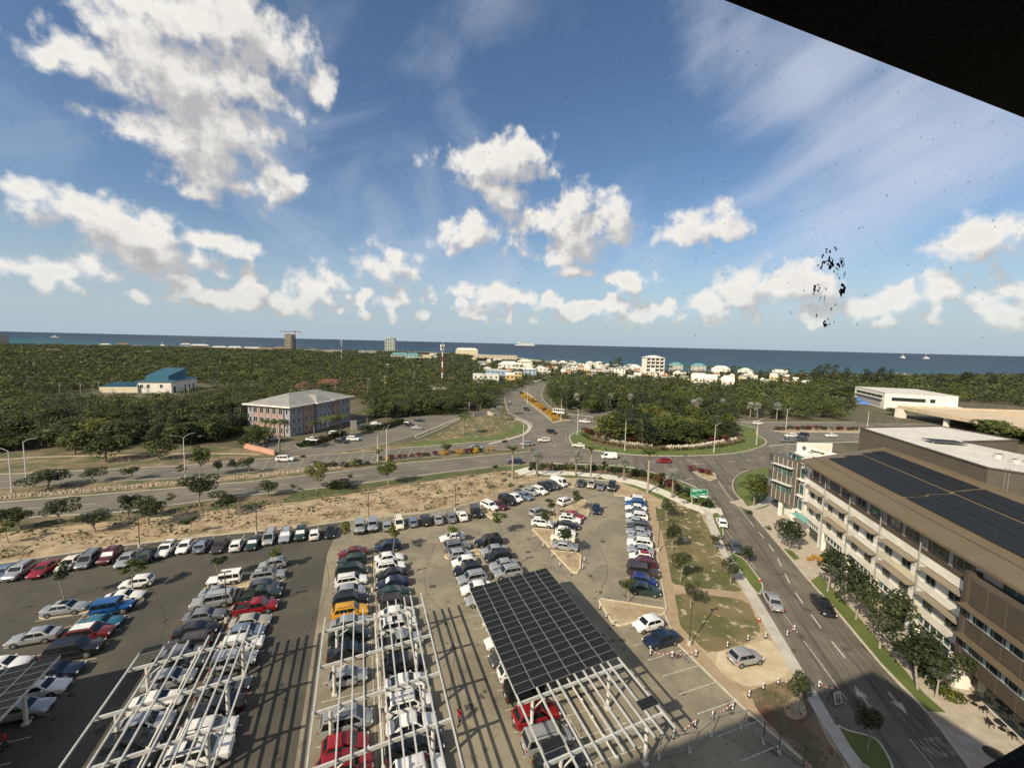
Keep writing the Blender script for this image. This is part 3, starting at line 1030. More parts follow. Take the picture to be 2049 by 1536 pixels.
# ---- office car park across the road
slab('office_forecourt', gl([(500, 888), (560, 884), (640, 880), (720, 860), (800, 842), (860, 834), (925, 829), (940, 831), (905, 844), (850, 866), (760, 892), (642, 908), (600, 911), (575, 905), (540, 900)], 1), 0.0205, 'asphalt_road')
kerb(gl([(645, 907), (760, 890), (850, 864), (905, 843), (935, 832)], 3), 0.25)
pl = gl([(591, 891), (610, 888), (640, 881), (680, 871), (700, 865), (703, 868), (660, 885), (625, 895), (600, 897)], 1)
slab('planting_bed', pl, 0.15, 'lawn_dark', h=0.14)
kerb(pl, 0.25, 0.17, True)
pl = gl([(720, 865), (760, 856), (810, 842), (812, 846), (770, 860), (728, 868)], 1)
slab('planting_bed', pl, 0.15, 'lawn_dark', h=0.14)
kerb(gl([(835, 877), (880, 858), (920, 838), (916, 836), (870, 856), (830, 873)], 1), 0.4, 0.12, True)
slab('access_road', gl([(800, 836), (860, 832), (930, 829), (1000, 826), (1010, 829), (940, 833), (860, 836), (806, 841)], 1), 0.0213, 'asphalt_road')

# ---- stone strip in the median: every stone that can be picked out
st = MB()
stone_v = []
protos = []
for k in range(5):
    m = MB()
    m.add([(math.cos(a) * r, math.sin(a) * r * 0.8, z) for z, rr in ((0, 1.0), (0.22, 0.9), (0.36, 0.45)) for a, r in [(i * math.pi / 3, rr * (0.26 + 0.08 * math.sin(i * 2.3 + k))) for i in range(6)]],
          [(i, (i + 1) % 6, 6 + (i + 1) % 6, 6 + i) for i in range(6)] + [(6 + i, 6 + (i + 1) % 6, 12 + (i + 1) % 6, 12 + i) for i in range(6)] + [tuple(range(12, 18))])
    protos.append(m)
sl_a = gl([(-60, 1001), (0, 996), (254, 976), (520, 952), (600, 944), (690, 935)], 6)
bed_obj = struct(MB().ribbon(sl_a, 2.6, 0.0, 0.16).build('stone_bed', MATS['stone']))
A = np.array(sl_a)
dd = np.r_[0, np.cumsum(np.hypot(*np.diff(A, axis=0).T))]
rs = random.Random(3)
pmesh = [m.mesh('stone', MATS['stone']) for m in protos]
rest = MB()
npl = 0
for s in np.arange(0, dd[-1], 0.36):
    for lane in (-0.95, -0.32, 0.32, 0.95):
        x, y = np.interp(s, dd, A[:, 0]), np.interp(s, dd, A[:, 1])
        x += rs.uniform(-.12, .12)
        y += lane + rs.uniform(-.15, .15)
        if lane in (-0.95, 0.32) and npl < 298 and int(s / 0.36) % 2 == 0:
            put('stone', rs.choice(pmesh), bed_obj, (x, y, 0.13), rs.uniform(0, 6), rs.uniform(0.9, 1.5))
            npl += 1
        else:
            m = rs.choice(protos)
            sc, ca = rs.uniform(0.8, 1.4), rs.uniform(0, 6)
            rest.add([(x + (v[0] * math.cos(ca) - v[1] * math.sin(ca)) * sc, y + (v[0] * math.sin(ca) + v[1] * math.cos(ca)) * sc, 0.13 + v[2] * sc) for v in m.v], m.f)
o = rest.build('stones', MATS['stone'], bed_obj)
o['kind'] = 'stuff'
# low rock wall round the planted mound
wl = gl([(1184, 866), (1196, 873), (1215, 879), (1226, 884), (1262, 889), (1300, 893), (1340, 896), (1380, 895), (1410, 891), (1445, 885), (1475, 879)], 4)
rw = tag(put('rock_wall', None), 'low white rock wall curving round the planted mound of the roundabout', 'wall')
A = np.array(wl)
dd = np.r_[0, np.cumsum(np.hypot(*np.diff(A, axis=0).T))]
rp = [m.mesh('rock', MATS['rock_white']) for m in protos]
for s in np.arange(0, dd[-1], 0.85):
    x, y = np.interp(s, dd, A[:, 0]), np.interp(s, dd, A[:, 1])
    if s > dd[-1] * 0.42 and s < dd[-1] * 0.47:
        continue
    for lvl in range(2):
        put('rock', rs.choice(rp), rw, (x + rs.uniform(-.1, .1), y + rs.uniform(-.1, .1), 0.12 + lvl * 0.42), rs.uniform(0, 6), rs.uniform(1.2, 2.2))

# ---- oil spots and sealed cracks on the asphalt
def thin_mat(name, col, f):
    m, N, p, out = _mat(name)
    p.inputs['Base Color'].default_value = (*col, 1)
    p.inputs['Roughness'].default_value = .85
    tr, mx = N.new('ShaderNodeBsdfTransparent'), N.new('ShaderNodeMixShader')
    mx.inputs[0].default_value = f
    N.link(tr.outputs[0], mx.inputs[1])
    N.link(p.outputs[0], mx.inputs[2])
    N.link(mx.outputs[0], out.inputs[0])


thin_mat('oil', (0.045, 0.04, 0.032), .45)
thin_mat('pale_dust', (0.42, 0.35, 0.24), .35)
ro = random.Random(17)
oil, dst, crk = MB(), MB(), MB()


def fleck(mb, x, y, r, z):
    n = 9
    e = ro.uniform(.5, 1)
    a0 = ro.uniform(0, 6)
    ring = []
    for i in range(n):
        a = i * 6.2832 / n
        q = r * ro.uniform(.55, 1.2)
        u, v = math.cos(a) * q, math.sin(a) * q * e
        ring.append((x + u * math.cos(a0) - v * math.sin(a0), y + u * math.sin(a0) + v * math.cos(a0), z))
    mb.add(ring + [(x, y, z)], [(i, (i + 1) % n, n) for i in range(n)])


for i in range(520):
    u, v = ro.uniform(-74, -24), ro.uniform(-46, 36)
    fleck(oil, *UV(u, v), ro.choice((.08, .12, .16, .22, .3, .5)), .0395 + i * 2e-6)
for i in range(60):
    u, v = ro.uniform(-74, -30), ro.uniform(8, 36)
    fleck(dst, *UV(u, v), ro.uniform(.3, 1.3), .0375 + i * 2e-6)
for L in [gl(p, 6) for p in ([(650, 1110), (655, 1180), (600, 1300), (590, 1420)], [(870, 1090), (850, 1170), (905, 1260), (900, 1400)], [(1180, 1060), (1215, 1130), (1200, 1190)], [(1020, 1100), (1090, 1130), (1160, 1170)], [(300, 1170), (330, 1260), (230, 1400)],
                             [(1480, 1040), (1530, 1110), (1600, 1210), (1660, 1290), (1720, 1380)], [(1530, 1070), (1620, 1190), (1700, 1290), (1800, 1400)])]:
    q = [(x + ro.uniform(-.12, .12), y + ro.uniform(-.12, .12)) for x, y in L]
    crk.ribbon(q, .07, .0381, .0402)
for mb, nm, mt in ((oil, 'oil_stains', 'oil'), (dst, 'dust_patches', 'pale_dust'), (crk, 'sealed_cracks', 'oil')):
    o = mb.build(nm, MATS[mt], car_park)
    o['kind'] = 'stuff'
# ================================================================== VEHICLES
def paint(name, c, metal=0.0, rough=0.32):
    return pm('paint_' + name, c, rough, tuple(v * 0.88 for v in c), 1.4, 3, 0.3, 0.7, metal=metal, spec=0.5, coat=0.6)


PAINT = {k: paint(k, *v) for k, v in {
    'white': ((0.74, 0.72, 0.67),), 'off white': ((0.66, 0.62, 0.50),), 'silver': ((0.42, 0.42, 0.41), 0.45), 'grey': ((0.22, 0.225, 0.235), 0.4), 'light grey': ((0.36, 0.37, 0.39), 0.35),
    'dark grey': ((0.075, 0.08, 0.085), 0.3), 'black': ((0.012, 0.012, 0.013),), 'red': ((0.23, 0.010, 0.014),), 'dark red': ((0.15, 0.018, 0.018), 0.2), 'maroon': ((0.10, 0.016, 0.025), 0.2),
    'navy': ((0.012, 0.022, 0.048), 0.2), 'blue': ((0.012, 0.085, 0.26), 0.2), 'teal': ((0.03, 0.14, 0.21), 0.2), 'dark green': ((0.022, 0.042, 0.034), 0.2), 'beige': ((0.44, 0.40, 0.32), 0.3),
    'yellow': ((0.60, 0.29, 0.02),), 'dark brown': ((0.055, 0.040, 0.034), 0.2), 'blue grey': ((0.20, 0.25, 0.32), 0.4), 'bright blue': ((0.010, 0.022, 0.14), 0.1)}.items()}
pm('car_glass', (0.012, 0.016, 0.017), 0.06, spec=0.6)
pm('tyre', (0.018, 0.017, 0.016), 0.9)
pm('rim', (0.33, 0.33, 0.33), 0.35, metal=0.7)
pm('headlight', (0.72, 0.73, 0.72), 0.12, spec=0.7)
pm('taillight', (0.30, 0.012, 0.012), 0.2, spec=0.6)
pm('plate_white', (0.7, 0.7, 0.66), 0.5)
pm('black_plastic', (0.02, 0.02, 0.02), 0.7)
pm('sunshade', (0.55, 0.57, 0.58), 0.5)  # pale windscreen colour; on the navy sedan it paints in a reflection
pm('grille_grey', (0.05, 0.05, 0.055), 0.4)

# per kind: length, width, lower body stations (x, width factor, bottom, top), cabin (x base front, x roof front, x roof rear, x base rear, belt height, roof height, width factor at roof)
KIND = {
    'sedan': dict(L=4.65, W=1.80, st=[(-2.32, .70, .38, .80), (-2.24, .88, .24, .96), (-1.75, .98, .2, 1.02), (-0.9, 1, .19, .97), (0.5, 1, .19, .94), (1.0, 1, .19, .95), (1.6, .98, .2, .86), (2.1, .90, .22, .73), (2.30, .66, .34, .58)],
                  cab=(1.02, 0.32, -1.0, -1.72, .93, 1.46, .74), r=.32, wb=2.7),
    'hatchback': dict(L=4.0, W=1.72, st=[(-1.98, .76, .40, .88), (-1.92, .92, .26, 1.0), (-1.5, 1, .2, 1.0), (-0.5, 1, .19, .96), (0.6, 1, .19, .94), (0.95, 1, .19, .95), (1.4, .97, .2, .87), (1.8, .88, .22, .74), (1.98, .64, .34, .58)],
                      cab=(1.0, 0.25, -1.35, -1.86, .94, 1.50, .78), r=.31, wb=2.5),
    'suv': dict(L=4.55, W=1.86, st=[(-2.26, .80, .48, 1.0), (-2.2, .94, .32, 1.12), (-1.7, 1, .26, 1.12), (-0.6, 1, .25, 1.08), (0.6, 1, .25, 1.06), (1.05, 1, .25, 1.07), (1.6, .98, .26, 1.02), (2.1, .92, .28, .90), (2.26, .74, .40, .70)],
                cab=(1.08, 0.42, -1.70, -2.12, 1.06, 1.70, .80), r=.36, wb=2.7),
    'large suv': dict(L=5.0, W=1.98, st=[(-2.48, .84, .5, 1.08), (-2.42, .96, .34, 1.2), (-1.9, 1, .28, 1.2), (-0.6, 1, .27, 1.16), (0.7, 1, .27, 1.14), (1.2, 1, .27, 1.15), (1.8, .98, .28, 1.12), (2.32, .94, .3, 1.02), (2.48, .78, .42, .76)],
                      cab=(1.22, 0.6, -2.05, -2.38, 1.14, 1.84, .82), r=.39, wb=2.95),
    'minivan': dict(L=4.7, W=1.80, st=[(-2.34, .84, .42, 1.0), (-2.28, .95, .26, 1.1), (-1.7, 1, .21, 1.08), (-0.6, 1, .2, 1.04), (0.8, 1, .2, 1.0), (1.5, 1, .2, .98), (1.85, .96, .21, .90), (2.2, .88, .24, .76), (2.34, .68, .36, .6)],
                    cab=(1.65, 0.72, -1.95, -2.26, 1.0, 1.78, .82), r=.32, wb=2.75),
    'coupe': dict(L=4.4, W=1.82, st=[(-2.2, .72, .38, .78), (-2.1, .9, .24, .92), (-1.6, 1, .2, .96), (-0.8, 1, .18, .90), (0.4, 1, .18, .86), (0.9, 1, .18, .87), (1.5, .98, .2, .78), (2.0, .88, .2, .66), (2.18, .62, .32, .52)],
                  cab=(0.85, 0.1, -0.7, -1.75, .87, 1.34, .70), r=.33, wb=2.6),
    'jeep': dict(L=4.3, W=1.86, st=[(-2.14, .82, .5, 1.08), (-2.1, .9, .4, 1.12), (-1.6, .92, .36, 1.12), (-0.4, .92, .36, 1.12), (0.6, .92, .36, 1.12), (0.9, .80, .36, 1.12), (1.5, .78, .38, 1.10), (2.0, .76, .4, 1.06), (2.12, .74, .5, .95)],
                 cab=(0.78, 0.62, -2.0, -2.1, 1.12, 1.86, .90), r=.42, wb=2.6, fender=True),
    'pickup': dict(L=5.2, W=1.84, st=[(-2.58, .90, .5, .92), (-2.54, .96, .42, .96), (-1.9, 1, .3, .96), (-0.62, 1, .28, .96), (0.6, 1, .27, 1.06), (1.2, 1, .27, 1.07), (1.9, .98, .28, 1.02), (2.42, .92, .3, .9), (2.58, .76, .42, .7)],
                   cab=(1.3, 0.7, -0.55, -0.72, 1.04, 1.76, .82), r=.38, wb=3.1, bed=(-2.5, -0.74)),
    'van': dict(L=4.9, W=1.84, st=[(-2.44, .88, .42, 1.08), (-2.4, .96, .28, 1.15), (-1.7, 1, .24, 1.15), (0.0, 1, .22, 1.12), (1.0, 1, .22, 1.1), (1.7, 1, .22, 1.08), (2.1, .97, .23, .98), (2.36, .92, .26, .82), (2.44, .76, .36, .62)],
                cab=(2.2, 1.45, -2.3, -2.38, 1.05, 2.05, .84), r=.33, wb=3.0, panel=True),
    'minibus': dict(L=7.0, W=2.1, st=[(-3.48, .92, .5, 1.2), (-3.44, .97, .36, 1.25), (-2.5, 1, .3, 1.25), (0.0, 1, .3, 1.25), (2.0, 1, .3, 1.25), (2.9, 1, .3, 1.2), (3.2, .98, .3, 1.1), (3.42, .93, .34, .9), (3.48, .8, .42, .7)],
                    cab=(3.25, 2.85, -3.4, -3.44, 1.22, 2.65, .90), r=.42, wb=4.0),
}


def hull(mb, st, W):
    rings = []
    for x, wf, zb, zt in st:
        w = W / 2 * wf
        h = zt - zb
        half = [(0.0, zb), (w * .82, zb), (w * .965, zb + h * .14), (w, zb + h * .45), (w * .985, zb + h * .72), (w * .95, zb + h * .9), (w * .84, zt - .005), (w * .45, zt + .02), (0.0, zt + .028)]
        ring = [(x, y, z) for y, z in half] + [(x, -y, z) for y, z in half[-2:0:-1]]
        rings.append(ring)
    n = len(rings[0])
    vs = [p for r in rings for p in r]
    fs = []
    for i in range(len(rings) - 1):
        for j in range(n):
            k = (j + 1) % n
            fs.append((i * n + j, i * n + k, (i + 1) * n + k, (i + 1) * n + j))
    fs.append(tuple(range(n - 1, -1, -1)))
    o = (len(rings) - 1) * n
    fs.append(tuple(o + i for i in range(n)))
    mb.add(vs, fs)


def lerp3(a, b, t):
    return tuple(a[i] + (b[i] - a[i]) * t for i in range(3))


def pane(a, b, c, d, s0, s1, t0, t1, off):
    """a piece of the face a b c d (a-b below, d-c above), pushed out by off along its normal"""
    def pt(s, t):
        return Vector(lerp3(lerp3(a, b, s), lerp3(d, c, s), t))
    n = (Vector(b) - Vector(a)).cross(Vector(d) - Vector(a)).normalized() * off
    return [tuple(pt(s, t) + n) for s, t in ((s0, t0), (s1, t0), (s1, t1), (s0, t1))]


CARMESH = {}


def car_meshes(kind):
    if kind in CARMESH:
        return CARMESH[kind]
    K = KIND[kind]
    W, L, r = K['W'], K['L'], K['r']
    xb0, xr0, xr1, xb1, zb, zr, wr = K['cab']
    parts = []                                                     # (name, mesh, location, painted?)
    body = MB()
    hull(body, K['st'], W)
    wb_ = W / 2 * .925
    if kind == 'jeep':
        wb_ = W / 2 * .86
    wt = W / 2 * wr
    zm = zr - .11
    f = .16
    A = [(xb0, wb_, zb), (xb0, -wb_, zb), (xb1, -wb_, zb), (xb1, wb_, zb)]
    xm0, xm1 = xb0 + (xr0 - xb0) * (1 - f), xb1 + (xr1 - xb1) * (1 - f)
    wm = wb_ + (wt - wb_) * (1 - f)
    B = [(xm0, wm, zm), (xm0, -wm, zm), (xm1, -wm, zm), (xm1, wm, zm)]
    C = [(xr0 - .05, wt - .05, zr - .015), (xr0 - .05, -wt + .05, zr - .015), (xr1 + .05, -wt + .05, zr - .015), (xr1 + .05, wt - .05, zr - .015)]
    o = len(body.v)
    D = [((xr0 + xr1) / 2, 0, zr + .02)]
    body.v += A + B + C + D
    qs = []
    for lo, hi in ((0, 4), (4, 8)):
        for i in range(4):
            j = (i + 1) % 4
            qs.append((o + lo + j, o + lo + i, o + hi + i, o + hi + j))
    qs += [(o + 8 + (i + 1) % 4, o + 8 + i, o + 12) for i in range(4)]
    body.f += qs
    body.m += [0] * len(qs)
    hw = K['wb'] / 2
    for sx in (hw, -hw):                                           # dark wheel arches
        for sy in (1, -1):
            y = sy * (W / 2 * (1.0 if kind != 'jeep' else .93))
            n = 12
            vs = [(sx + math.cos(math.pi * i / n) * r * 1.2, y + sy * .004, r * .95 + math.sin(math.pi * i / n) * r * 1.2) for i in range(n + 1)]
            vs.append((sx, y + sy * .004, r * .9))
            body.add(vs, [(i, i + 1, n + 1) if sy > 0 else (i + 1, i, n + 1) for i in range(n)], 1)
    if K.get('fender'):
        for sx in (hw, -hw):
            for sy in (1, -1):
                body.box((sx, sy * W / 2 * .88, r * 2.12), (r * 2.7, .36, .09))
        body.box((2.16, 0, .56), (.12, 1.6, .18), 0, 1)
    if K.get('bed'):
        x0, x1 = K['bed']
        for sy in (1, -1):
            body.box(((x0 + x1) / 2, sy * (W / 2 * .93), 1.06), (x1 - x0, .10, .26))
        body.box((x0 + .02, 0, 1.06), (.08, W * .86, .26))
        body.box(((x0 + x1) / 2 + .02, 0, .99), (x1 - x0 - .12, W * .84, .05), 0, 1)
    for sy in (1, -1):                                             # dark sills between the wheels
        body.box((0, sy * W / 2 * .955, K['st'][3][2] + .07), (K['wb'] - r * 2.3, W * .045, .13), 0, 1)
    body.box((K['st'][0][0] + .03, 0, K['st'][0][2] - .02), (.12, W * .70, .12), 0, 1)
    # grille, lower bumpers
    xf = K['st'][-1][0]
    zf = (K['st'][-1][2] + K['st'][-1][3]) / 2
    body.box((xf + .005, 0, zf - .02), (.03, W * .42, .16), 0, 1)
    parts.append(('body', body.mesh('body', [PAINT['white'], MATS['black_plastic']], 35), None, True))
    G_ = MATS['car_glass']
    of = .012
    q = pane(A[0], A[1], B[1], B[0], .93, .07, .10, .96, -of)
    parts.append(('windscreen', MB().quad(*q).mesh('windscreen', G_), None, False))
    if not (K.get('panel')):
        q = pane(A[2], A[3], B[3], B[2], .92, .08, .14, .94, -of)
        parts.append(('rear_window', MB().quad(*q).mesh('rear_window', G_), None, False))
    for side in (0, 1):
        if side == 0:
            a, b, c, d = A[3], A[0], B[0], B[3]
        else:
            a, b, c, d = A[2], A[1], B[1], B[2]
        sgn = -1 if side == 0 else 1
        segs = {'sedan': ((.13, .47), (.50, .93)), 'hatchback': ((.10, .49), (.52, .93)), 'suv': ((.06, .25), (.27, .58), (.60, .94)), 'large suv': ((.05, .28), (.30, .60), (.62, .94)),
                'minivan': ((.04, .30), (.32, .62), (.64, .94)), 'coupe': ((.18, .42), (.45, .92)), 'jeep': ((.05, .30), (.34, .62), (.66, .96)), 'pickup': ((.06, .46), (.50, .94)),
                'van': ((.72, .95),), 'minibus': ((.03, .2), (.22, .39), (.41, .58), (.60, .77), (.80, .96))}[kind]
        m = MB()
        for s0, s1 in segs:
            q = pane(a, b, c, d, s0, s1, .10, .93, sgn * of)
            m.quad(*(q if side == 0 else q[::-1]))
        parts.append(('side_window', m.mesh('side_window', G_), None, False))
    if kind in ('suv', 'large suv', 'minivan'):
        m = MB()
        for sy in (1, -1):
            m.bar((xr0 - .2, sy * (wt - .1), zr + .045), (xr1 + .15, sy * (wt - .1), zr + .045), .045, .05)
        parts.append(('roof_rail', m.mesh('roof_rail', MATS['grille_grey']), None, False))
    # wheels
    wm_ = MB()
    n = 16
    wm_.cyl((0, -.21, 0), (0, 0, 0), r, n=n)
    wm_.cyl((0, -.02, 0), (0, .006, 0), r * .66, r * .60, n=n, mi=1)
    wheel = wm_.mesh('wheel', [MATS['tyre'], MATS['rim']], 40)
    wy = W / 2 * (1.0 if kind != 'jeep' else 1.0) + .012
    for sx in (hw, -hw):
        parts.append(('wheel', wheel, (sx, wy, r, 0), False))
        parts.append(('wheel', wheel, (sx, -wy, r, math.pi), False))
    # lights
    s8 = K['st'][-2]
    hl = MB().box((0, 0, 0), (.16, .34, .13)).mesh('headlight', MATS['headlight'])
    for sy in (1, -1):
        parts.append(('headlight', hl, (s8[0] + .02, sy * W / 2 * .70, s8[3] - .12, -sy * .28), False))
    t1 = K['st'][1]
    tl = MB().box((0, 0, 0), (.10, .26, .20)).mesh('taillight', MATS['taillight'])
    for sy in (1, -1):
        parts.append(('taillight', tl, (t1[0] - .01, sy * W / 2 * .78, t1[3] - .16, sy * .2), False))
    pl = MB().box((0, 0, 0), (.02, .42, .13)).mesh('number_plate', MATS['plate_white'])
    parts.append(('number_plate', pl, (K['st'][0][0] - .012, 0, .70 * K['st'][0][3], 0), False))
    mi = MB().box((0, 0, 0), (.14, .20, .13)).mesh('mirror', [PAINT['white']])
    for sy in (1, -1):
        parts.append(('mirror', mi, (xb0 - .32, sy * (W / 2 + .03), zb + .08, 0), True))
    CARMESH[kind] = parts
    return parts


SUNROOF = MB().box((0, 0, 0), (.75, .9, .012)).mesh('sunroof', MATS['car_glass'])
SHADE = {}
NCAR = [0]


def car(px, py, colour, kind, bearing, label, group, z=0.0, name=None, xy=None, extra=(), detail=True, roofc=None):
    x, y = xy if xy else G(px, py, 0.7)
    NCAR[0] += 1
    nm = name or {'suv': 'sport_utility_vehicle', 'large suv': 'sport_utility_vehicle', 'pickup': 'pickup_truck', 'jeep': 'off_road_vehicle', 'van': 'van', 'minibus': 'minibus', 'minivan': 'minivan'}.get(kind, kind + '_car')
    rs = random.Random(NCAR[0])
    t = thing(nm, label, {'pickup': 'pickup truck', 'van': 'van', 'minibus': 'bus', 'minivan': 'minivan'}.get(kind, 'car'), (x, y, z), brot(bearing) + math.radians(rs.uniform(-1.6, 1.6)), group)
    for pn, me, loc, painted in car_meshes(kind):
        if not detail and pn in ('mirror', 'number_plate', 'roof_rail'):
            continue
        o = put(pn, me, t)
        if loc:
            o.location = loc[:3]
            o.rotation_euler = (0, 0, loc[3])
        if painted:
            o.material_slots[0].link = 'OBJECT'
            o.material_slots[0].material = PAINT[colour]
        elif pn == 'windscreen' and 'shade' in extra:
            o.material_slots[0].link = 'OBJECT'
            o.material_slots[0].material = MATS['sunshade']
            o['label'] = 'windscreen in one pale tone'
    K = KIND[kind]['cab']
    if 'sunroof' in extra:
        put('sunroof', SUNROOF, t, ((K[1] + K[2]) / 2 + .25, 0, K[5] + .018))
    if roofc or 'whiteroof' in extra:
        w = KIND[kind]['W'] * K[6] - .16
        put('roof_panel', MB().box((0, 0, 0), (K[1] - K[2] - .2, w, .02)).mesh('roof_panel', PAINT[roofc or 'white']), t, ((K[1] + K[2]) / 2, 0, K[5] + .02))
    return t


ROADZ = 0.036


def row(name, ents, where, group, z=0.034, detail=True):
    for i, e in enumerate(ents):
        px, py, colour, kind, bearing = e[:5]
        ex = e[5] if len(e) > 5 else ()
        rc = None
        if 'redroof' in ex:
            rc = 'red'
        kn = {'suv': 'SUV', 'large suv': 'large SUV', 'jeep': 'boxy off-roader'}.get(kind, kind)
        car(px, py, colour, kind, bearing, f'{colour} {kn}, {ordw(i)} {where}', group, z, extra=ex, detail=detail, roofc=rc)


z1 = lambda x, y: (650 + x / 6.68, 1070 + y / 6.68)
z2 = lambda x, y: (620 + x / 6.0, 1280 + y / 6.0)
z3 = lambda x, y: (340 + x / 6.677, 1100 + y / 6.677)
z4 = lambda x, y: (160 + x / 5.392, 1280 + y / 5.392)
zE = lambda x, y: (x / 4.956, 1130 + y / 4.956)
z6 = lambda x, y: (880 + x / 8.535, 1040 + y / 8.535)
z7 = lambda x, y: (1030 + x / 7.678, 960 + y / 7.678)
z8 = lambda x, y: (1230 + x / 5.908, 970 + y / 5.908)
zn = lambda x, y: (960 + x / 7.066, 940 + y / 7.066)
a1 = lambda x, y: (x / 5.854, 1060 + y / 5.854)
a2 = lambda x, y: (300 + x / 5.1225, 1030 + y / 5.1225)
a3 = lambda x, y: (690 + x / 6.403, 980 + y / 6.403)
w7 = lambda x, y: (900 + x / 2.865, 1000 + y / 2.865)


def snap(ents, vc, side):
    """keep the parked cars of a double row on their bays' centre line"""
    out = []
    for f, x, y, c, k, fac, *ex in ents:
        g = np.array(G(*f(x, y), 0.75))
        u = float(g @ EU)
        p = UV(u, vc + side * 2.85)
        out.append((p, c, k, 70 if fac == 'R' else 250, ex[0] if ex else ()))
    return out


def prow(ents, vc, side, where, group):
    ee = snap(ents, vc, side)
    last = None
    for i, (p, c, k, b, ex) in enumerate(ee):
        kn = {'suv': 'SUV', 'large suv': 'large SUV', 'jeep': 'boxy off-roader'}.get(k, k)
        car(0, 0, c, k, b, f'{c} {kn}, {ordw(i)} {where}', group, 0.036, xy=p, extra=ex, roofc=None)


R_, L_ = 'R', 'L'
CL = [(z1, 365, 225, 'dark red', 'sedan', L_), (z1, 350, 345, 'dark green', 'suv', L_), (z1, 340, 470, 'dark green', 'minivan', R_), (z1, 330, 610, 'white', 'suv', R_), (z1, 350, 735, 'light grey', 'hatchback', R_), (z1, 350, 860, 'black', 'suv', R_),
      (z1, 310, 1020, 'yellow', 'suv', R_), (z1, 240, 1180, 'silver', 'sedan', R_), (z1, 310, 1340, 'dark green', 'minivan', R_), (z2, 500, 120, 'black', 'sedan', R_), (z2, 550, 410, 'silver', 'hatchback', R_), (z2, 520, 950, 'silver', 'minivan', R_),
      (z2, 490, 1240, 'red', 'hatchback', R_), (z2, 500, 1490, 'red', 'suv', R_)]
CR = [(z1, 760, 165, 'navy', 'suv', L_), (z1, 830, 300, 'white', 'sedan', R_), (z1, 870, 420, 'white', 'suv', R_), (z1, 810, 525, 'black', 'sedan', L_), (z1, 880, 630, 'navy', 'sedan', L_, ('shade',)), (z1, 910, 760, 'dark green', 'sedan', R_),  # navy sedan: pale windscreen colour stands in for its reflection
      (z1, 900, 900, 'dark brown', 'suv', R_), (z1, 950, 1040, 'white', 'sedan', R_), (z1, 1000, 1195, 'white', 'suv', R_, ('sunroof',)), (z1, 1090, 1400, 'silver', 'pickup', R_), (z2, 1100, 290, 'black', 'suv', R_), (z2, 1130, 500, 'white', 'coupe', R_),
      (z2, 1140, 770, 'white', 'suv', R_), (z2, 1220, 1010, 'white', 'sedan', R_), (z2, 1260, 1290, 'black', 'large suv', R_), (z2, 1330, 1560, 'white', 'suv', R_)]
DL = [(z3, 720, 390, 'white', 'jeep', L_), (z3, 640, 550, 'silver', 'coupe', R_), (z3, 470, 690, 'silver', 'large suv', L_), (z3, 430, 870, 'grey', 'sedan', R_), (z3, 330, 1060, 'black', 'sedan', R_), (z3, 340, 1230, 'dark brown', 'suv', L_),
      (z4, 1150, 130, 'grey', 'sedan', R_), (z4, 1130, 230, 'dark grey', 'pickup', R_), (z4, 1000, 400, 'silver', 'sedan', R_), (z4, 880, 630, 'white', 'coupe', R_), (z4, 770, 880, 'light grey', 'sedan', R_), (z4, 650, 1110, 'black', 'suv', R_),
      (z4, 560, 1300, 'black', 'sedan', R_)]
DR = [(z3, 1080, 215, 'silver', 'hatchback', L_), (z3, 1320, 335, 'silver', 'suv', R_, ('sunroof',)), (z3, 1260, 470, 'dark grey', 'hatchback', R_), (z3, 1150, 600, 'dark green', 'pickup', R_), (z3, 1200, 750, 'red', 'pickup', R_), (z3, 1160, 930, 'beige', 'sedan', R_),
      (z3, 1010, 1085, 'blue grey', 'hatchback', R_), (z3, 960, 1260, 'white', 'suv', R_), (z4, 1680, 230, 'silver', 'jeep', R_), (z4, 1600, 490, 'dark grey', 'sedan', R_), (z4, 1450, 720, 'black', 'sedan', L_), (z4, 1350, 990, 'white', 'suv', R_),
      (z4, 1280, 1230, 'white', 'large suv', R_, ('sunroof',))]
EL = [(zE, 640, 420, 'silver', 'sedan', R_, ('sunroof',)), (zE, 330, 700, 'silver', 'sedan', L_), (zE, 140, 960, 'white', 'coupe', R_)]
ER = [(zE, 1160, 190, 'white', 'hatchback', L_), (zE, 1130, 315, 'white', 'coupe', R_), (zE, 970, 440, 'blue', 'jeep', R_), (zE, 900, 580, 'teal', 'sedan', R_), (zE, 790, 690, 'dark red', 'suv', R_, ('whiteroof', 'sunroof')), (zE, 660, 850, 'black', 'large suv', R_),
      (zE, 590, 1040, 'navy', 'sedan', R_), (zE, 390, 1220, 'white', 'sedan', R_), (zE, 330, 1400, 'silver', 'sedan', R_)]
BL = [(z6, 370, 260, 'white', 'sedan', L_), (z6, 380, 430, 'grey', 'suv', R_), (z6, 430, 560, 'light grey', 'hatchback', R_), (z6, 480, 690, 'white', 'hatchback', L_), (z6, 470, 850, 'black', 'suv', L_), (z6, 600, 980, 'silver', 'suv', L_),
      (z6, 590, 1150, 'white', 'sedan', L_), (z6, 650, 1340, 'silver', 'sedan', L_), (w7, 290, 800, 'white', 'hatchback', L_), (w7, 320, 900, 'dark grey', 'suv', L_), (w7, 345, 985, 'white', 'hatchback', R_), (w7, 345, 1115, 'black', 'jeep', R_),
      (w7, 500, 1225, 'red', 'suv', R_), (w7, 590, 1355, 'silver', 'minivan', R_), (w7, 680, 1500, 'black', 'suv', R_)]
BR = [(z6, 840, 370, 'black', 'large suv', L_), (z6, 930, 500, 'light grey', 'sedan', L_), (z6, 950, 630, 'black', 'suv', L_), (z6, 1080, 750, 'silver', 'sedan', L_), (z6, 1180, 880, 'silver', 'suv', L_)]
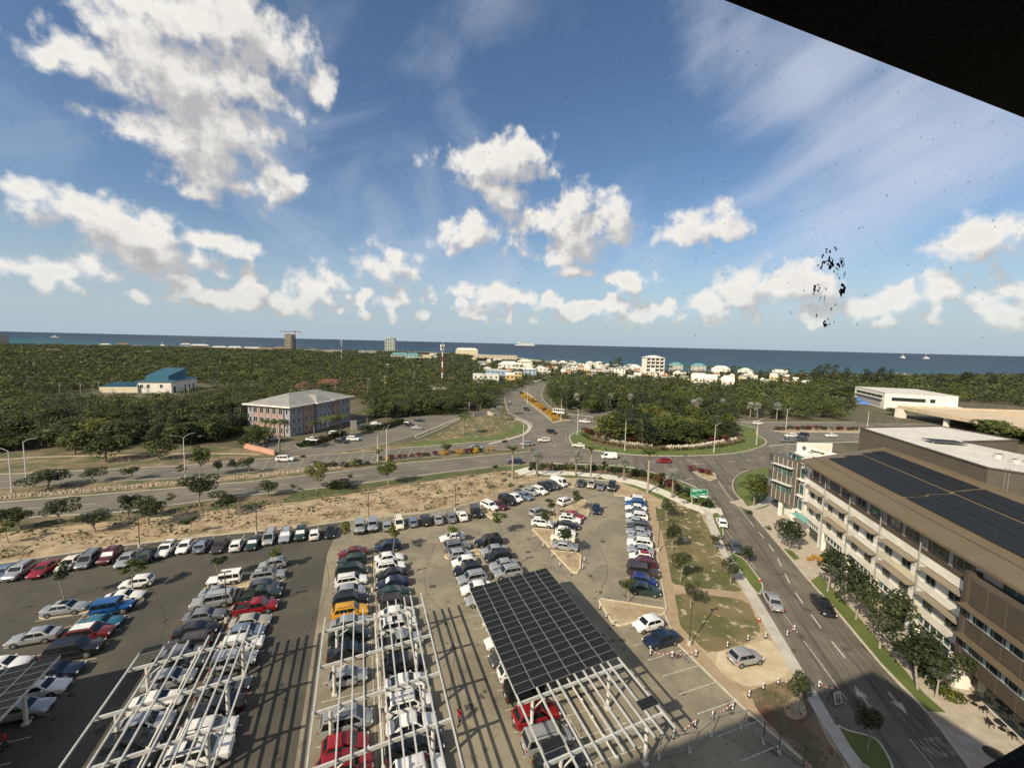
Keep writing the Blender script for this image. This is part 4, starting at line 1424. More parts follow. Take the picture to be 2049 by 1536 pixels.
prow(EL, ROWV['E'], -1, 'back on left side of the far left double row', 'cars in the far left double row')
prow(ER, ROWV['E'], 1, 'back on right side of the far left double row', 'cars in the far left double row')
prow(DL, ROWV['D'], -1, 'from back, left side, double row at left steel frame', 'cars in the double row at the left steel frame')
prow(DR, ROWV['D'], 1, 'from back, right side, double row at left steel frame', 'cars in the double row at the left steel frame')
prow(CL, ROWV['C'], -1, 'from back, left side, double row at middle steel frame', 'cars in the double row at the middle steel frame')
prow(CR, ROWV['C'], 1, 'from back, right side, double row at middle steel frame', 'cars in the double row at the middle steel frame')
prow(BL, ROWV['B'], -1, 'from back, left side, double row at large solar roof', 'cars in the double row at the large solar roof')
prow(BR, ROWV['B'], 1, 'from back, right side, double row at large solar roof', 'cars in the double row at the large solar roof')

F_, B_ = 161, 341
A_ROW = [(a1, 40, 490, 'blue grey', 'sedan', F_), (a1, 225, 480, 'silver', 'suv', F_), (a1, 510, 450, 'red', 'sedan', F_), (a1, 820, 380, 'off white', 'sedan', F_), (a1, 1040, 345, 'grey', 'minivan', F_), (a1, 1290, 300, 'maroon', 'suv', F_, ('shade',)),
         (a1, 1485, 335, 'silver', 'sedan', F_), (a1, 1740, 290, 'dark green', 'suv', B_), (a2, 170, 350, 'white', 'suv', F_, ('sunroof',)), (a2, 360, 320, 'white', 'hatchback', F_), (a2, 545, 310, 'blue grey', 'suv', B_), (a2, 715, 310, 'dark brown', 'sedan', F_),
         (a2, 895, 300, 'white', 'hatchback', B_), (a2, 1060, 280, 'dark green', 'sedan', F_, ('shade',)), (a2, 1225, 230, 'silver', 'minivan', F_), (a2, 1390, 210, 'light grey', 'suv', F_, ('shade',)), (a2, 1545, 190, 'dark green', 'suv', F_, ('shade',)),
         (a2, 1690, 190, 'white', 'hatchback', B_), (a2, 1855, 165, 'black', 'sedan', F_), (a3, 190, 480, 'silver', 'jeep', F_), (a3, 355, 455, 'light grey', 'jeep', F_), (a3, 535, 450, 'silver', 'hatchback', B_), (a3, 690, 420, 'off white', 'minivan', F_),
         (a3, 870, 400, 'blue grey', 'hatchback', B_), (a3, 1030, 380, 'black', 'suv', B_), (a3, 1190, 360, 'silver', 'sedan', B_), (a3, 1355, 340, 'grey', 'sedan', B_), (a3, 1500, 320, 'white', 'sedan', B_), (a3, 1680, 285, 'black', 'jeep', F_)]
row('a', [(*f(x, y), c, k, b, *ex) for f, x, y, c, k, b, *ex in A_ROW], 'from left in the long row below the dry verge', 'cars in the long row along the dry verge')
N1 = [(140, 505, 'white', 'suv', 138), (275, 490, 'maroon', 'sedan', 138), (395, 430, 'black', 'large suv', 138), (505, 390, 'white', 'hatchback', 138), (635, 360, 'blue grey', 'sedan', 138), (715, 300, 'silver', 'sedan', 138), (840, 290, 'white', 'suv', 138),
      (925, 240, 'black', 'suv', 138), (1030, 215, 'dark grey', 'suv', 138), (1120, 175, 'white', 'van', 138)]
row('n', [(*zn(x, y), c, k, b) for x, y, c, k, b in N1], 'from left in the slanting row below the bare ground', 'cars in the slanting row')
N2 = [(1430, 180, 'dark grey', 'sedan', 198), (1580, 200, 'beige', 'suv', 198), (1710, 225, 'grey', 'sedan', 198), (1870, 235, 'black', 'large suv', 198)]
row('m', [(*zn(x, y), c, k, b) for x, y, c, k, b in N2], 'from left of four cars parked below the palms', 'cars parked below the palms')
RR = [(255, 135, 'white', 'suv', 284), (250, 208, 'blue', 'suv', 284), (260, 280, 'white', 'sedan', 284), (250, 340, 'dark grey', 'sedan', 284), (275, 390, 'white', 'suv', 284), (295, 450, 'silver', 'sedan', 104), (290, 515, 'dark grey', 'suv', 284),
      (310, 585, 'light grey', 'sedan', 284), (320, 650, 'silver', 'hatchback', 284), (310, 720, 'white', 'suv', 284), (315, 800, 'light grey', 'sedan', 284), (360, 890, 'white', 'hatchback', 284, ('redroof',)), (405, 990, 'maroon', 'suv', 284), (400, 1080, 'dark brown', 'large suv', 104),
      (395, 1195, 'bright blue', 'hatchback', 104), (400, 1330, 'dark green', 'sedan', 104)]
ra_, rb2 = Vector(G(1294, 1003)), Vector(G(1333, 1216))
rdv = (rb2 - ra_).normalized()
rax = Vector((math.sin(math.radians(284)), math.cos(math.radians(284))))
for i, e in enumerate(RR):
    q = ra_ + rdv * (0.3 + 2.47 * (i + 0.5)) + rax * 2.75
    kn = {'suv': 'SUV', 'large suv': 'large SUV'}.get(e[3], e[3])
    ex = e[5] if len(e) > 5 else ()
    car(0, 0, e[2], e[3], e[4], f'{e[2]} {kn}, {ordw(i)} from back in the row beside the sandy path', 'cars in the row beside the sandy path', 0.034, xy=(q.x, q.y), extra=ex, roofc='red' if 'redroof' in ex else None)
MI = [(900, 540, 'red', 'sedan', 104), (850, 605, 'white', 'suv', 104, ('sunroof',)), (820, 690, 'black', 'sedan', 104), (780, 790, 'white', 'hatchback', 104), (740, 880, 'off white', 'sedan', 284), (770, 1010, 'silver', 'sedan', 104)]
row('i', [(*z7(e[0], e[1]), *e[2:]) for e in MI], 'from back in the column between the triangular islands', 'cars between the triangular islands')
one = lambda px, c, k, b, lab, g=None, **kw: car(*px, c, k, b, lab, g, kw.pop('z', 0.036), **kw)
one(z7(365, 490), 'silver', 'suv', 48, 'silver SUV parked beside a small tree, left of the triangular islands')
one(z7(430, 660), 'white', 'suv', 102, 'white SUV parked behind the tree on the left triangular island')
one(z7(790, 330), 'white', 'suv', 50, 'white SUV driving past the upper triangular island')
one(z7(1255, 445), 'navy', 'hatchback', 190, 'small navy car parked beside the upper triangular island')
z9 = lambda x, y: (1180 + x / 6.403, 1180 + y / 6.403)
one(z9(745, 425), 'white', 'hatchback', 250, 'white hatchback parked by the lower triangular island, nose to the solar roof')
one(z9(915, 620), 'navy', 'sedan', 250, 'dark blue sedan parked beside the chain of striped posts')
one(q8(120, 895), 'silver', 'hatchback', 75, 'old silver hatchback standing on the bare white marl', z=0.03)
one(q8(272, 570), 'silver', 'sedan', 14, 'silver sedan parked in the kerbside bay of the street')
one(q8(565, 600), 'black', 'sedan', 193, 'black sedan driving down the street beside the office lawn')
one(z5(690, 210), 'white', 'hatchback', 16, 'white hatchback parked at the top of the street')
one(z5(830, 445), 'dark grey', 'sedan', 195, 'dark grey sedan parked in the upper street bay')
c3 = lambda x, y: (980 + x / 3.938, 640 + y / 3.938)
c2 = lambda x, y: (480 + x / 3.938, 640 + y / 3.938)
c1 = lambda x, y: (x / 3.938, 640 + y / 3.938)
c4 = lambda x, y: (1480 + x / 3.6, 640 + y / 3.6)
g = 'cars on the roundabout'
one(c3(290, 702), 'dark brown', 'suv', 150, 'dark car coming down the north road beside its flower bed', g)
one(c3(488, 880), 'black', 'suv', 135, 'black car entering the roundabout from the north road', g)
one(c3(425, 945), 'off white', 'suv', 265, 'off-white car leaving the roundabout to the left', g)
one(c3(290, 975), 'silver', 'suv', 262, 'silver car entering the main road left of the roundabout', g)
one(c3(700, 985), 'off white', 'sedan', 285, 'off-white car hugging the lawn edge of the roundabout', g)
one(c3(748, 800), 'white', 'pickup', 100, 'white pickup truck driving behind the roundabout mound', g)
one(c3(545, 728), 'white', 'minibus', 305, 'white minibus waiting beside the north flower bed', g)
one(c3(940, 1075), 'white', 'van', 270, 'white panel van driving round the front of the roundabout', g)
one(c3(1370, 1108), 'red', 'suv', 272, 'bright red car driving round the front of the roundabout', g)
one(c3(200, 1115), 'navy', 'suv', 268, 'dark blue SUV on the main road before the palms', g)
one(c2(358, 1095), 'white', 'large suv', 82, 'white SUV driving past the pink wall on the main road')
one(c2(1860, 1000), 'silver', 'sedan', 82, 'small silver car far along the main road beside flowering shrubs')
g = 'cars outside the blue and pink office'
for px, c, k, b, lab in [((265, 932), 'white', 'sedan', 70, 'white sedan at the left corner of the blue and pink office'), ((578, 942), 'white', 'pickup', 110, 'white pickup parked before the palms of the blue and pink office'),
                         ((750, 893), 'white', 'suv', 95, 'white SUV parked under the office palms near the entrance slab'), ((800, 952), 'black', 'suv', 100, 'black SUV pulling out of the office drive'),
                         ((895, 935), 'white', 'suv', 100, 'white SUV behind a black one on the office drive'), ((1075, 815), 'white', 'sedan', 100, 'white sedan parked behind the clipped hedge of the office'),
                         ((1415, 788), 'navy', 'sedan', 95, 'dark blue sedan farthest along the office drive'), ((1330, 822), 'black', 'suv', 100, 'black SUV standing on the pale end of the office drive'),
                         ((1395, 848), 'silver', 'sedan', 95, 'silver sedan on the pale end of the office drive'), ((965, 838), 'dark grey', 'sedan', 80, 'dark grey sedan beside the white entrance slab'),
                         ((140, 992), 'dark grey', 'sedan', 80, 'dark grey sedan behind the pink boundary wall')]:
    one(c2(*px), c, k, b, lab, g, z=0.022)
g = 'cars on the east road'
for px, c, k, b, lab in [((130, 743), 'white', 'suv', 90, 'white SUV on the upper lane behind the roundabout lawn'), ((370, 832), 'white', 'suv', 270, 'white SUV waiting beside the red shrubs of the east median'),
                         ((455, 825), 'black', 'suv', 270, 'black SUV behind the dark one on the east road'), ((435, 857), 'dark grey', 'large suv', 270, 'dark SUV beside the grey pickup on the east road'),
                         ((345, 867), 'grey', 'pickup', 270, 'grey pickup waiting to enter the roundabout'), ((658, 830), 'white', 'sedan', 270, 'white sedan approaching on the east road')]:
    one(c4(*px), c, k, b, lab, g, detail=False)
g = 'cars lined up on the far north road'
for i, (px, c) in enumerate(zip([(200, 525), (245, 520), (300, 502), (330, 493), (365, 485), (395, 478), (425, 470), (445, 462)], ['white', 'dark red', 'white', 'silver', 'white', 'white', 'black', 'white'])):
    one(c3(*px), c, 'suv', 60, f'tiny {c} car, {ordw(i)} from left, far up the north road by the townhouses', g, detail=False, z=0.03)
# ================================================================== VEGETATION
pm('bark', (0.16, 0.13, 0.10), 0.9, (0.24, 0.20, 0.16), 3, 5, bump=0.5, bscale=9)
pm('bark_pale', (0.34, 0.30, 0.24), 0.85, (0.24, 0.20, 0.155), 2.5, 5, stretch=(1, 1, 4))
LEAF = {
    'wood': leafmat('leaf_wood', (0.036, 0.052, 0.014), (0.150, 0.165, 0.048)),
    'street': leafmat('leaf_street', (0.026, 0.038, 0.013), (0.092, 0.102, 0.036)),
    'yellow_green': leafmat('leaf_yellow_green', (0.055, 0.075, 0.014), (0.17, 0.17, 0.035)),
    'pine': leafmat('leaf_pine', (0.036, 0.050, 0.022), (0.10, 0.11, 0.052)),
    'mound': leafmat('leaf_mound', (0.050, 0.068, 0.015), (0.235, 0.225, 0.055)),
    'palm': leafmat('leaf_palm', (0.045, 0.065, 0.014), (0.13, 0.15, 0.040)),
    'silver': leafmat('leaf_silver', (0.22, 0.23, 0.18), (0.44, 0.44, 0.36)),
    'croton': leafmat('leaf_croton', (0.42, 0.22, 0.02), (0.62, 0.38, 0.04)),
    'red': leafmat('leaf_red', (0.09, 0.022, 0.022), (0.22, 0.055, 0.04)),
    'grey': leafmat('leaf_grey', (0.075, 0.08, 0.055), (0.16, 0.16, 0.12)),
    'hedge': leafmat('leaf_hedge', (0.020, 0.034, 0.009), (0.055, 0.070, 0.018)),
    'scrub': leafmat('leaf_scrub', (0.10, 0.085, 0.035), (0.22, 0.18, 0.09)),
}


def leaves(rng, lumps, n, size, up=0.25, jit=0.6, aspect=0.6, shell=0.72):
    """n leaf clumps spread through the outer part of the given ellipsoid lumps (x y z rx ry rz)"""
    L = np.array(lumps, float)
    w = (L[:, 3] * L[:, 4] + L[:, 3] * L[:, 5] + L[:, 4] * L[:, 5])
    idx = rng.choice(len(L), n, p=w / w.sum())
    d = rng.normal(size=(n, 3))
    d[:, 2] += up
    d /= np.linalg.norm(d, axis=1)[:, None]
    rad = shell + (1.06 - shell) * rng.random(n) ** 0.7
    c = L[idx, :3] + d * L[idx, 3:6] * rad[:, None]
    nrm = d + rng.normal(size=(n, 3)) * jit + np.array([0, 0, 0.35])
    nrm /= np.linalg.norm(nrm, axis=1)[:, None]
    t = np.cross(nrm, rng.normal(size=(n, 3)))
    t /= np.linalg.norm(t, axis=1)[:, None]
    b = np.cross(nrm, t)
    s = size * (0.6 + 0.8 * rng.random(n))[:, None]
    V = np.stack([c - t * s, c - b * s * aspect, c + t * s, c + b * s * aspect], axis=1).reshape(-1, 3)
    F = np.arange(n * 4).reshape(-1, 4)
    return V, F


def trunk_mesh(rng, h, r, forks, mat, name='trunk', lean=0.1):
    m = MB()
    top = (rng.normal() * lean, rng.normal() * lean, h)
    m.cyl((0, 0, -0.05), top, r, r * .65, 7)
    for (x, y, z) in forks:
        m.cyl(top, (x, y, z), r * .55, r * .2, 5)
    return m.mesh(name, MATS[mat], 60)


PROTO = {}


def make_protos():
    rng = np.random.default_rng(5)
    for k in range(5):                                               # street trees, unit height 1.0 x 5 m
        n = 6 + k % 3
        lum = []
        for i in range(n):
            a = rng.random() * 6.28
            rr = rng.random() ** .6 * 1.25
            lum.append((math.cos(a) * rr, math.sin(a) * rr, 2.5 + rng.random() * 1.7, .55 + rng.random() * .45, .55 + rng.random() * .45, .42 + rng.random() * .35))
        V, F = leaves(rng, lum, 1300, .125)
        forks = [(l[0] * .8, l[1] * .8, l[2]) for l in lum]
        PROTO['street', k] = (V, F, trunk_mesh(rng, 1.5, .09, forks, 'bark_pale'), 'street', 4.6, 3.6)
    for k in range(4):                                               # thin young trees
        lum = []
        for i in range(4):
            a = rng.random() * 6.28
            rr = rng.random() * .7
            lum.append((math.cos(a) * rr, math.sin(a) * rr, 2.9 + rng.random() * 1.5, .45, .45, .4))
        V, F = leaves(rng, lum, 420, .12, shell=.3)
        PROTO['sapling', k] = (V, F, trunk_mesh(rng, 2.6, .05, [(l[0], l[1], l[2]) for l in lum], 'bark_pale'), 'yellow_green' if k % 2 else 'street', 4.7, 2.2)
    for k in range(6):                                               # broad wood trees
        lum = [(0, 0, 3.0, 2.0, 2.0, 2.2)]
        for i in range(8):
            a = rng.random() * 6.28
            rr = .6 + rng.random() * 1.6
            lum.append((math.cos(a) * rr, math.sin(a) * rr, 2.0 + rng.random() * 2.9, .8 + rng.random() * .7, .8 + rng.random() * .7, .6 + rng.random() * .6))
        V, F = leaves(rng, lum, 1150, .24, up=.45)
        PROTO['wood', k] = (V, F, trunk_mesh(rng, 2.2, .16, [(l[0] * .7, l[1] * .7, l[2]) for l in lum[1:5]], 'bark'), 'wood', 5.6, 5.2)
        PROTO['mound', k] = (V, F, PROTO['wood', k][2], 'mound', 5.6, 5.2)
    for k in range(4):                                               # feathery tall trees
        lum = [(rng.normal() * .3, rng.normal() * .3, 2.2 + i * .95, 1.5 * (1 - i / 9), 1.5 * (1 - i / 9), .85) for i in range(7)]
        V, F = leaves(rng, lum, 900, .24, up=.3, aspect=.3, shell=.45)
        PROTO['pine', k] = (V, F, trunk_mesh(rng, 6.5, .13, [], 'bark'), 'pine', 8.8, 3.2)
    for k, lf in enumerate(('hedge', 'croton', 'red', 'grey', 'yellow_green', 'scrub')):      # shrubs
        lum = [(rng.normal() * .28, rng.normal() * .28, .38 + rng.random() * .25, .42, .42, .36) for i in range(5)]
        V, F = leaves(rng, lum, 260, .10, up=.4)
        V[:, 2] = np.maximum(V[:, 2], 0.01)
        PROTO['shrub', k] = (V, F, None, lf, 1.0, 1.3)


make_protos()
CROWN = {}
for key, (V, F, tm, lf, h, w) in PROTO.items():
    CROWN[key] = npmesh('crown' if key[0] != 'shrub' else 'foliage', V, F, LEAF[lf])


def tree(key, x, y, h, w, label, group=None, name=None, z=0.0, leaf=None, cat='tree'):
    V, F, tm, lf, ph, pw = PROTO[key]
    rz = random.random() * 6.28
    t = thing(name or {'street': 'broadleaf_tree', 'sapling': 'young_tree', 'wood': 'woodland_tree', 'mound': 'garden_tree', 'pine': 'pine_tree'}[key[0]], label, cat, (x, y, z), rz, group, (w / pw, w / pw, h / ph))
    o = put('crown', CROWN[key], t)
    if leaf:
        o.material_slots[0].link = 'OBJECT'
        o.material_slots[0].material = LEAF[leaf]
    put('trunk', tm, t)
    return t


def ptree(key, bx, by, ty, wpx, label, group=None, z=0.0, leaf=None):
    x, y = G(bx, by)
    h = GH(bx, by, ty)
    w = wpx * math.hypot(y, 20) / FPX
    return tree(key, x, y, h, w, label, group, z=z, leaf=leaf)


# ---- trees of the verge between road and car park, from left to right
VERGE = [(5, 1062, 1012, 60, 'street'), (40, 1060, 1015, 50, 'street'), (17, 1086, 1043, 45, 'sapling'), (120, 1046, 1000, 62, 'street'), (191, 1064, 1027, 72, 'street'), (258, 1040, 985, 46, 'street'), (297, 1050, 992, 82, 'street'), (340, 1022, 985, 26, 'sapling'),
         (380, 1068, 1035, 36, 'sapling'), (401, 1013, 956, 78, 'street'), (457, 1028, 983, 62, 'street'), (535, 992, 960, 52, 'street'), (586, 982, 970, 22, 'sapling'), (634, 983, 925, 46, 'street'), (686, 978, 962, 40, 'street'), (701, 968, 945, 18, 'sapling'),
         (778, 970, 921, 54, 'street'), (990, 953, 925, 20, 'sapling'), (1150 - 130, 985, 966, 22, 'sapling'), (880, 1000, 978, 18, 'sapling')]
for i, (bx, by, ty, w, k) in enumerate(sorted(VERGE)):
    ptree((k, i % (5 if k == 'street' else 4)), bx, by, ty, w, f'{"leafy" if k == "street" else "thin young"} tree, {ordw(i)} from left on the verge above the long car row', 'trees on the verge above the car park',
          leaf='yellow_green' if i in (13, 16) else None)
MED = [(95, 978, 938, 92, 'street'), (187, 966, 937, 42, 'street'), (264, 959, 935, 38, 'street'), (363, 956, 930, 30, 'sapling'), (400, 955, 891, 46, 'street'), (437, 951, 918, 22, 'street'), (472, 946, 920, 30, 'street'), (498, 948, 916, 32, 'street'), (607, 927, 907, 20, 'sapling'),
       (757, 922, 897, 22, 'sapling'), (894, 909, 885, 25, 'street'), (952, 905, 888, 18, 'sapling'), (1009, 899, 876, 22, 'sapling')]
for i, (bx, by, ty, w, k) in enumerate(MED):
    ptree((k, (i + 2) % (5 if k == 'street' else 4)), bx, by, ty, w, f'small tree, {ordw(i)} from left in the median of the main road', 'trees in the main road median', 0.1, leaf='yellow_green' if i == 4 else None)
for i, (bx, by, ty, w) in enumerate([(150, 908, 860, 60), (212, 923, 868, 75), (320, 920, 880, 50), (505, 893, 862, 45), (530, 886, 850, 50)]):
    ptree(('wood', i), bx, by, ty, w, f'dark spreading tree, {ordw(i)} from left, standing out from the wood edge above the road', 'trees before the wood edge')
LOT = [('E', 129, 1199, 1128, 44), ('E', 265, 1184, 1120, 44), ('D', 440, 1158, 1105, 42), ('D', 550, 1140, 1094, 34), ('C', 694, 1114, 1042, 36), ('C', 786, 1107, 1052, 34), ('B', 905, 1090, 1046, 34), ('B', 995, 1073, 1026, 40)]
names = {'E': 'far left', 'D': 'left', 'C': 'middle', 'B': 'solar roof'}
for i, (r, bx, by, ty, w) in enumerate(LOT):
    ptree(('sapling', i % 4), bx, by, ty, w * 1.15, f'slim young tree on the {"left" if i % 2 == 0 else "right"} end of the {names[r]} row\'s strip island', 'young trees on the car park strip islands', 0.12, leaf='yellow_green' if i > 3 else None)
for (bx, by, ty, w, lab) in [(1091, 1067, 1020, 36, 'leafy young tree on the left triangular island'), (1103, 1040, 996, 26, 'thin young tree at the tip of the upper triangular island'), (1132, 1116, 1058, 42, 'broad young tree on the lower middle triangular island'),
                             (1152, 1024, 985, 30, 'palm-like young tree in the middle of the upper triangular island'), (1256, 1206, 1158, 36, 'low young tree on the island below the row beside the path')]:
    ptree(('sapling', bx % 4), bx, by, ty, w * 1.25, lab, 'young trees on the triangular islands', 0.12, leaf='street')
for (bx, by, ty, w, lab) in [(1333, 1036, 1003, 36, 'bushy young tree at the top of the dry lawn'), (1345, 1102, 1038, 40, 'tall bushy tree on the dry lawn beside the lamp post'), (1361, 1163, 1105, 42, 'round young tree lower down the dry lawn'),
                             (1382, 1215, 1160, 40, 'young tree at the corner of the two dry lawns'), (1430, 1105, 1068, 26, 'small dark tree beside the street pavement, the upper one'), (1461, 1172, 1116, 36, 'dark bushy tree beside the street pavement, the lower one'),
                             (1496, 1130, 1092, 30, 'dark tree on the kerbside lawn strip by the parked cars'), (1597, 1425, 1333, 46, 'slender tree standing in the bare round patch of the scrub bed'), (1736, 1503, 1416, 56, 'round dark tree on the lawn at the bottom of the street')]:
    ptree(('street', (bx + by) % 5), bx, by, ty, w, lab, 'trees right of the car park', 0.02)
for (bx, by, ty, w, lab) in [(1577, 1100, 1035, 70, 'full tree on the paving by the corner office building'), (1656, 1184, 1095, 84, 'staked leafy tree on the office lawn strip, the upper one'), (1712, 1240, 1130, 80, 'leafy tree on the office lawn strip, second from top'),
                             (1760, 1298, 1175, 100, 'spreading tree on the office lawn strip above the black shadow'), (1836, 1380, 1260, 104, 'large dense tree on the office lawn strip, the left of the lowest pair'), (1872, 1398, 1300, 84, 'large dense tree on the office lawn strip, the right of the lowest pair'),
                             (1508, 1013, 952, 60, 'yellow-green tree on the lawn wedge before the corner office'), (1522, 1004, 950, 50, 'second tree on the lawn wedge, nearest the corner office')]:
    ptree(('street', (bx + by) % 5), bx, by, ty, w, lab, 'trees before the office buildings', 0.13, leaf='yellow_green' if bx in (1508,) else None)
# small trees on the lawn below the roundabout
for i, (bx, by, ty, w) in enumerate([(1106, 952, 925, 14), (1210, 948, 922, 22), (1228, 960, 935, 16), (1313, 982, 950, 24), (1325, 975, 945, 26), (1368, 1010, 985, 26), (1062, 955, 930, 20), (1400, 1016, 994, 26)]):
    ptree(('sapling', i % 4), bx, by, ty, w, f'small lawn tree, {ordw(i)} planted among the palms below the roundabout', 'small trees on the palm lawn')


# ---- palms
def frond(m, base, az, length, droop, width, n=5, lift=0.5):
    """one arching feather frond: a folded strip cut into leaflets"""
    P = []
    for i in range(n + 1):
        t = i / n
        r = length * t * (1 - .18 * t * droop)
        z = length * (lift * t - droop * t * t * .75)
        P.append(Vector((math.cos(az) * r, math.sin(az) * r, z)) + Vector(base))
    side = Vector((-math.sin(az), math.cos(az), 0))
    for i in range(n):
        t = (i + .5) / n
        w = width * math.sin(math.pi * min(1, .18 + t * .85)) + .04
        for s in (1, -1):
            for q in range(2):
                a, b = P[i].lerp(P[i + 1], q * .5), P[i].lerp(P[i + 1], q * .5 + .42)
                dn = Vector((0, 0, -w * .45))
                fw = (P[i + 1] - P[i]) * .35
                m.add([a, b, b + side * s * w + dn + fw, a + side * s * w + dn + fw], [(0, 1, 2, 3)])


def royal_palm_meshes(seed):
    rs = random.Random(seed)
    t = MB()
    zs = [0, .4, 1.5, 3.5, 5.0, 5.8]
    rr = [.30, .26, .22, .24, .21, .16]
    for i in range(5):
        t.cyl((0, 0, zs[i]), (0, 0, zs[i + 1]), rr[i], rr[i + 1], 8, caps=False)
    s = MB().cyl((0, 0, 5.8), (0, 0, 6.9), .17, .10, 8)
    f = MB()
    for i in range(11):
        frond(f, (0, 0, 6.85), i * 2.4 + rs.random() * .3, 2.5 + rs.random() * .5, .35 + .75 * (i / 11), .42, 6, .75)
    return t.mesh('trunk', MATS['bark_pale'], 60), s.mesh('crownshaft', LEAF['palm'], 60), f.mesh('fronds', LEAF['palm'])


def silver_palm_meshes(seed):
    rs = random.Random(seed)
    t = MB().cyl((0, 0, 0), (0, 0, 3.4), .22, .17, 8)
    f = MB()
    for i in range(16):
        az = i * 2.399 + rs.random() * .2
        el = math.radians(-45 + 130 * (i / 16) ** .9)
        d = Vector((math.cos(az) * math.cos(el), math.sin(az) * math.cos(el), math.sin(el)))
        c = Vector((0, 0, 3.7)) + d * (.60 + rs.random() * .2)
        f.bar((0, 0, 3.4), c, .05)
        s = d.cross(Vector((0, 0, 1))).normalized() if abs(d.z) < .97 else Vector((1, 0, 0))
        u = s.cross(d)
        R = .82
        for k in range(9):                                            # a fan of stiff blades
            a0 = math.radians(-125 + k * 27.8)
            a1_ = a0 + math.radians(13)
            e0 = c + (d * math.cos(a0) + s * math.sin(a0)) * R + u * .25
            e1 = c + (d * math.cos(a1_) + s * math.sin(a1_)) * R + u * .25
            f.add([c, e0, (e0 + e1) * .5 + (e0 - c) * .12, e1], [(0, 1, 2, 3)])
    return t.mesh('trunk', MATS['bark'], 60), None, f.mesh('fronds', LEAF['silver'])


def coconut_meshes(seed):
    rs = random.Random(seed)
    t = MB()
    pts = [(0, 0, 0), (.1, 0, 1.5), (.25, .05, 3.2), (.32, .1, 4.8)]
    for i in range(3):
        t.cyl(pts[i], pts[i + 1], .16 - i * .02, .14 - i * .02, 7, caps=False)
    f = MB()
    for i in range(16):
        frond(f, (.32, .1, 4.8), i * 2.4 + rs.random() * .3, 2.1 + rs.random() * .5, .5 + .95 * rs.random(), .38, 5, .55)
    return t.mesh('trunk', MATS['bark'], 60), None, f.mesh('fronds', LEAF['palm'])


PALM = {('royal', k): royal_palm_meshes(k) + (7.6,) for k in range(3)}
PALM.update({('silver', k): silver_palm_meshes(k + 9) + (5.4,) for k in range(3)})
PALM.update({('coconut', k): coconut_meshes(k + 20) + (5.6,) for k in range(3)})


def palm(kind, k, bx, by, ty, label, group, wscale=1.0):
    x, y = G(bx, by)
    s = GH(bx, by, ty) / PALM[kind, k][3]
    t = thing({'royal': 'royal_palm', 'silver': 'silver_palm', 'coconut': 'coconut_palm'}[kind], label, 'palm tree', (x, y, 0.02), random.random() * 6.28, group, (s * wscale, s * wscale, s))
    a, b, c, _ = PALM[kind, k]
    put('trunk', a, t)
    if b:
        put('crownshaft', b, t)
    put('fronds', c, t)


for i, (p, t) in enumerate([((178, 1252), 1000), ((793, 1252), 1000), ((1243, 1358), 1022)]):
    palm('royal', i, *c3(*p), c3(0, t)[1], f'tall royal palm with smooth pale trunk, {ordw(i)} from left on the lawn below the roundabout', 'royal palms on the lawn', .8)
for i, (p, t) in enumerate([((372, 1232), 1020), ((678, 1228), 1015), ((1055, 1262), 1070), ((1437, 1402), 1160)]):
    palm('silver', i % 3, *c3(*p), c3(0, t)[1], f'silver fan palm, {ordw(i)} from left on the lawn below the roundabout', 'silver palms on the lawn', .95)
for i, (p, t) in enumerate([((680, 690), 570), ((945, 710), 570), ((1105, 690), 575), ((1602, 755), 620), ((1640, 740), 605), ((1832, 725), 615)]):
    palm('silver', i % 3, *c3(*p), c3(0, t)[1], f'silver fan palm, {ordw(i)} from left in the wood behind the roundabout', 'silver palms behind the roundabout', .95)
for i, (p, t) in enumerate([((75, 705), 585), ((125, 710), 590), ((265, 725), 590), ((1000, 770), 705), ((1130, 765), 700)]):
    palm('silver', i % 3, *c4(*p), c4(0, t)[1], f'silver fan palm, {ordw(i)} from left along the upper edge of the east road', 'silver palms along the east road', .95)
for i, (p, t) in enumerate([((72, 800), 670), ((150, 750), 630), ((20, 790), 690)]):
    palm('silver', i % 3, *c3(*p), c3(0, t)[1], f'silver fan palm, {ordw(i)} of the clump left of the north road', 'silver palms left of the north road', 1.05)
for i, (p, t) in enumerate([((312, 1035), 760), ((580, 960), 780), ((690, 945), 740), ((788, 925), 735), ((1002, 870), 690), ((1765, 905), 735), ((215, 900), 770), ((90, 960), 830)]):
    palm('coconut', i % 3, *c2(*p), c2(0, t)[1], f'palm tree, {ordw(i)} of those around the blue and pink office', 'palms around the office')


# ---- shrubs: planted rows
def shrub(k, x, y, s, label, group, z=0.12, hs=1.0):
    t = tag(put('shrub', CROWN['shrub', k], None, (x, y, z), random.random() * 6.28, (s, s, s * hs)), label, 'shrub', group)
    return t


SK = {'hedge': 0, 'croton': 1, 'red': 2, 'grey': 3, 'yellow_green': 4, 'scrub': 5}
WORD = {'hedge': 'dark green', 'croton': 'golden', 'red': 'dark red', 'grey': 'greyish', 'yellow_green': 'light green', 'scrub': 'dry tan'}


def shrub_row(pts, kinds, step, s, where, group, spread=0.5, z=0.12, k=3):
    L = gl(pts, k)
    A = np.array(L)
    d = np.r_[0, np.cumsum(np.hypot(*np.diff(A, axis=0).T))]
    rs = random.Random(len(group) + len(L))
    cnt = {}
    for q in np.arange(0, d[-1], step):
        kk = rs.choice(kinds)
        c_ = cnt.get(kk, 0)
        cnt[kk] = c_ + 1
        shrub(SK[kk], np.interp(q, d, A[:, 0]) + rs.uniform(-spread, spread), np.interp(q, d, A[:, 1]) + rs.uniform(-spread, spread), s * rs.uniform(.75, 1.3), f'{WORD[kk]} shrub, {ordw(c_)} of its colour {where}', group, z)


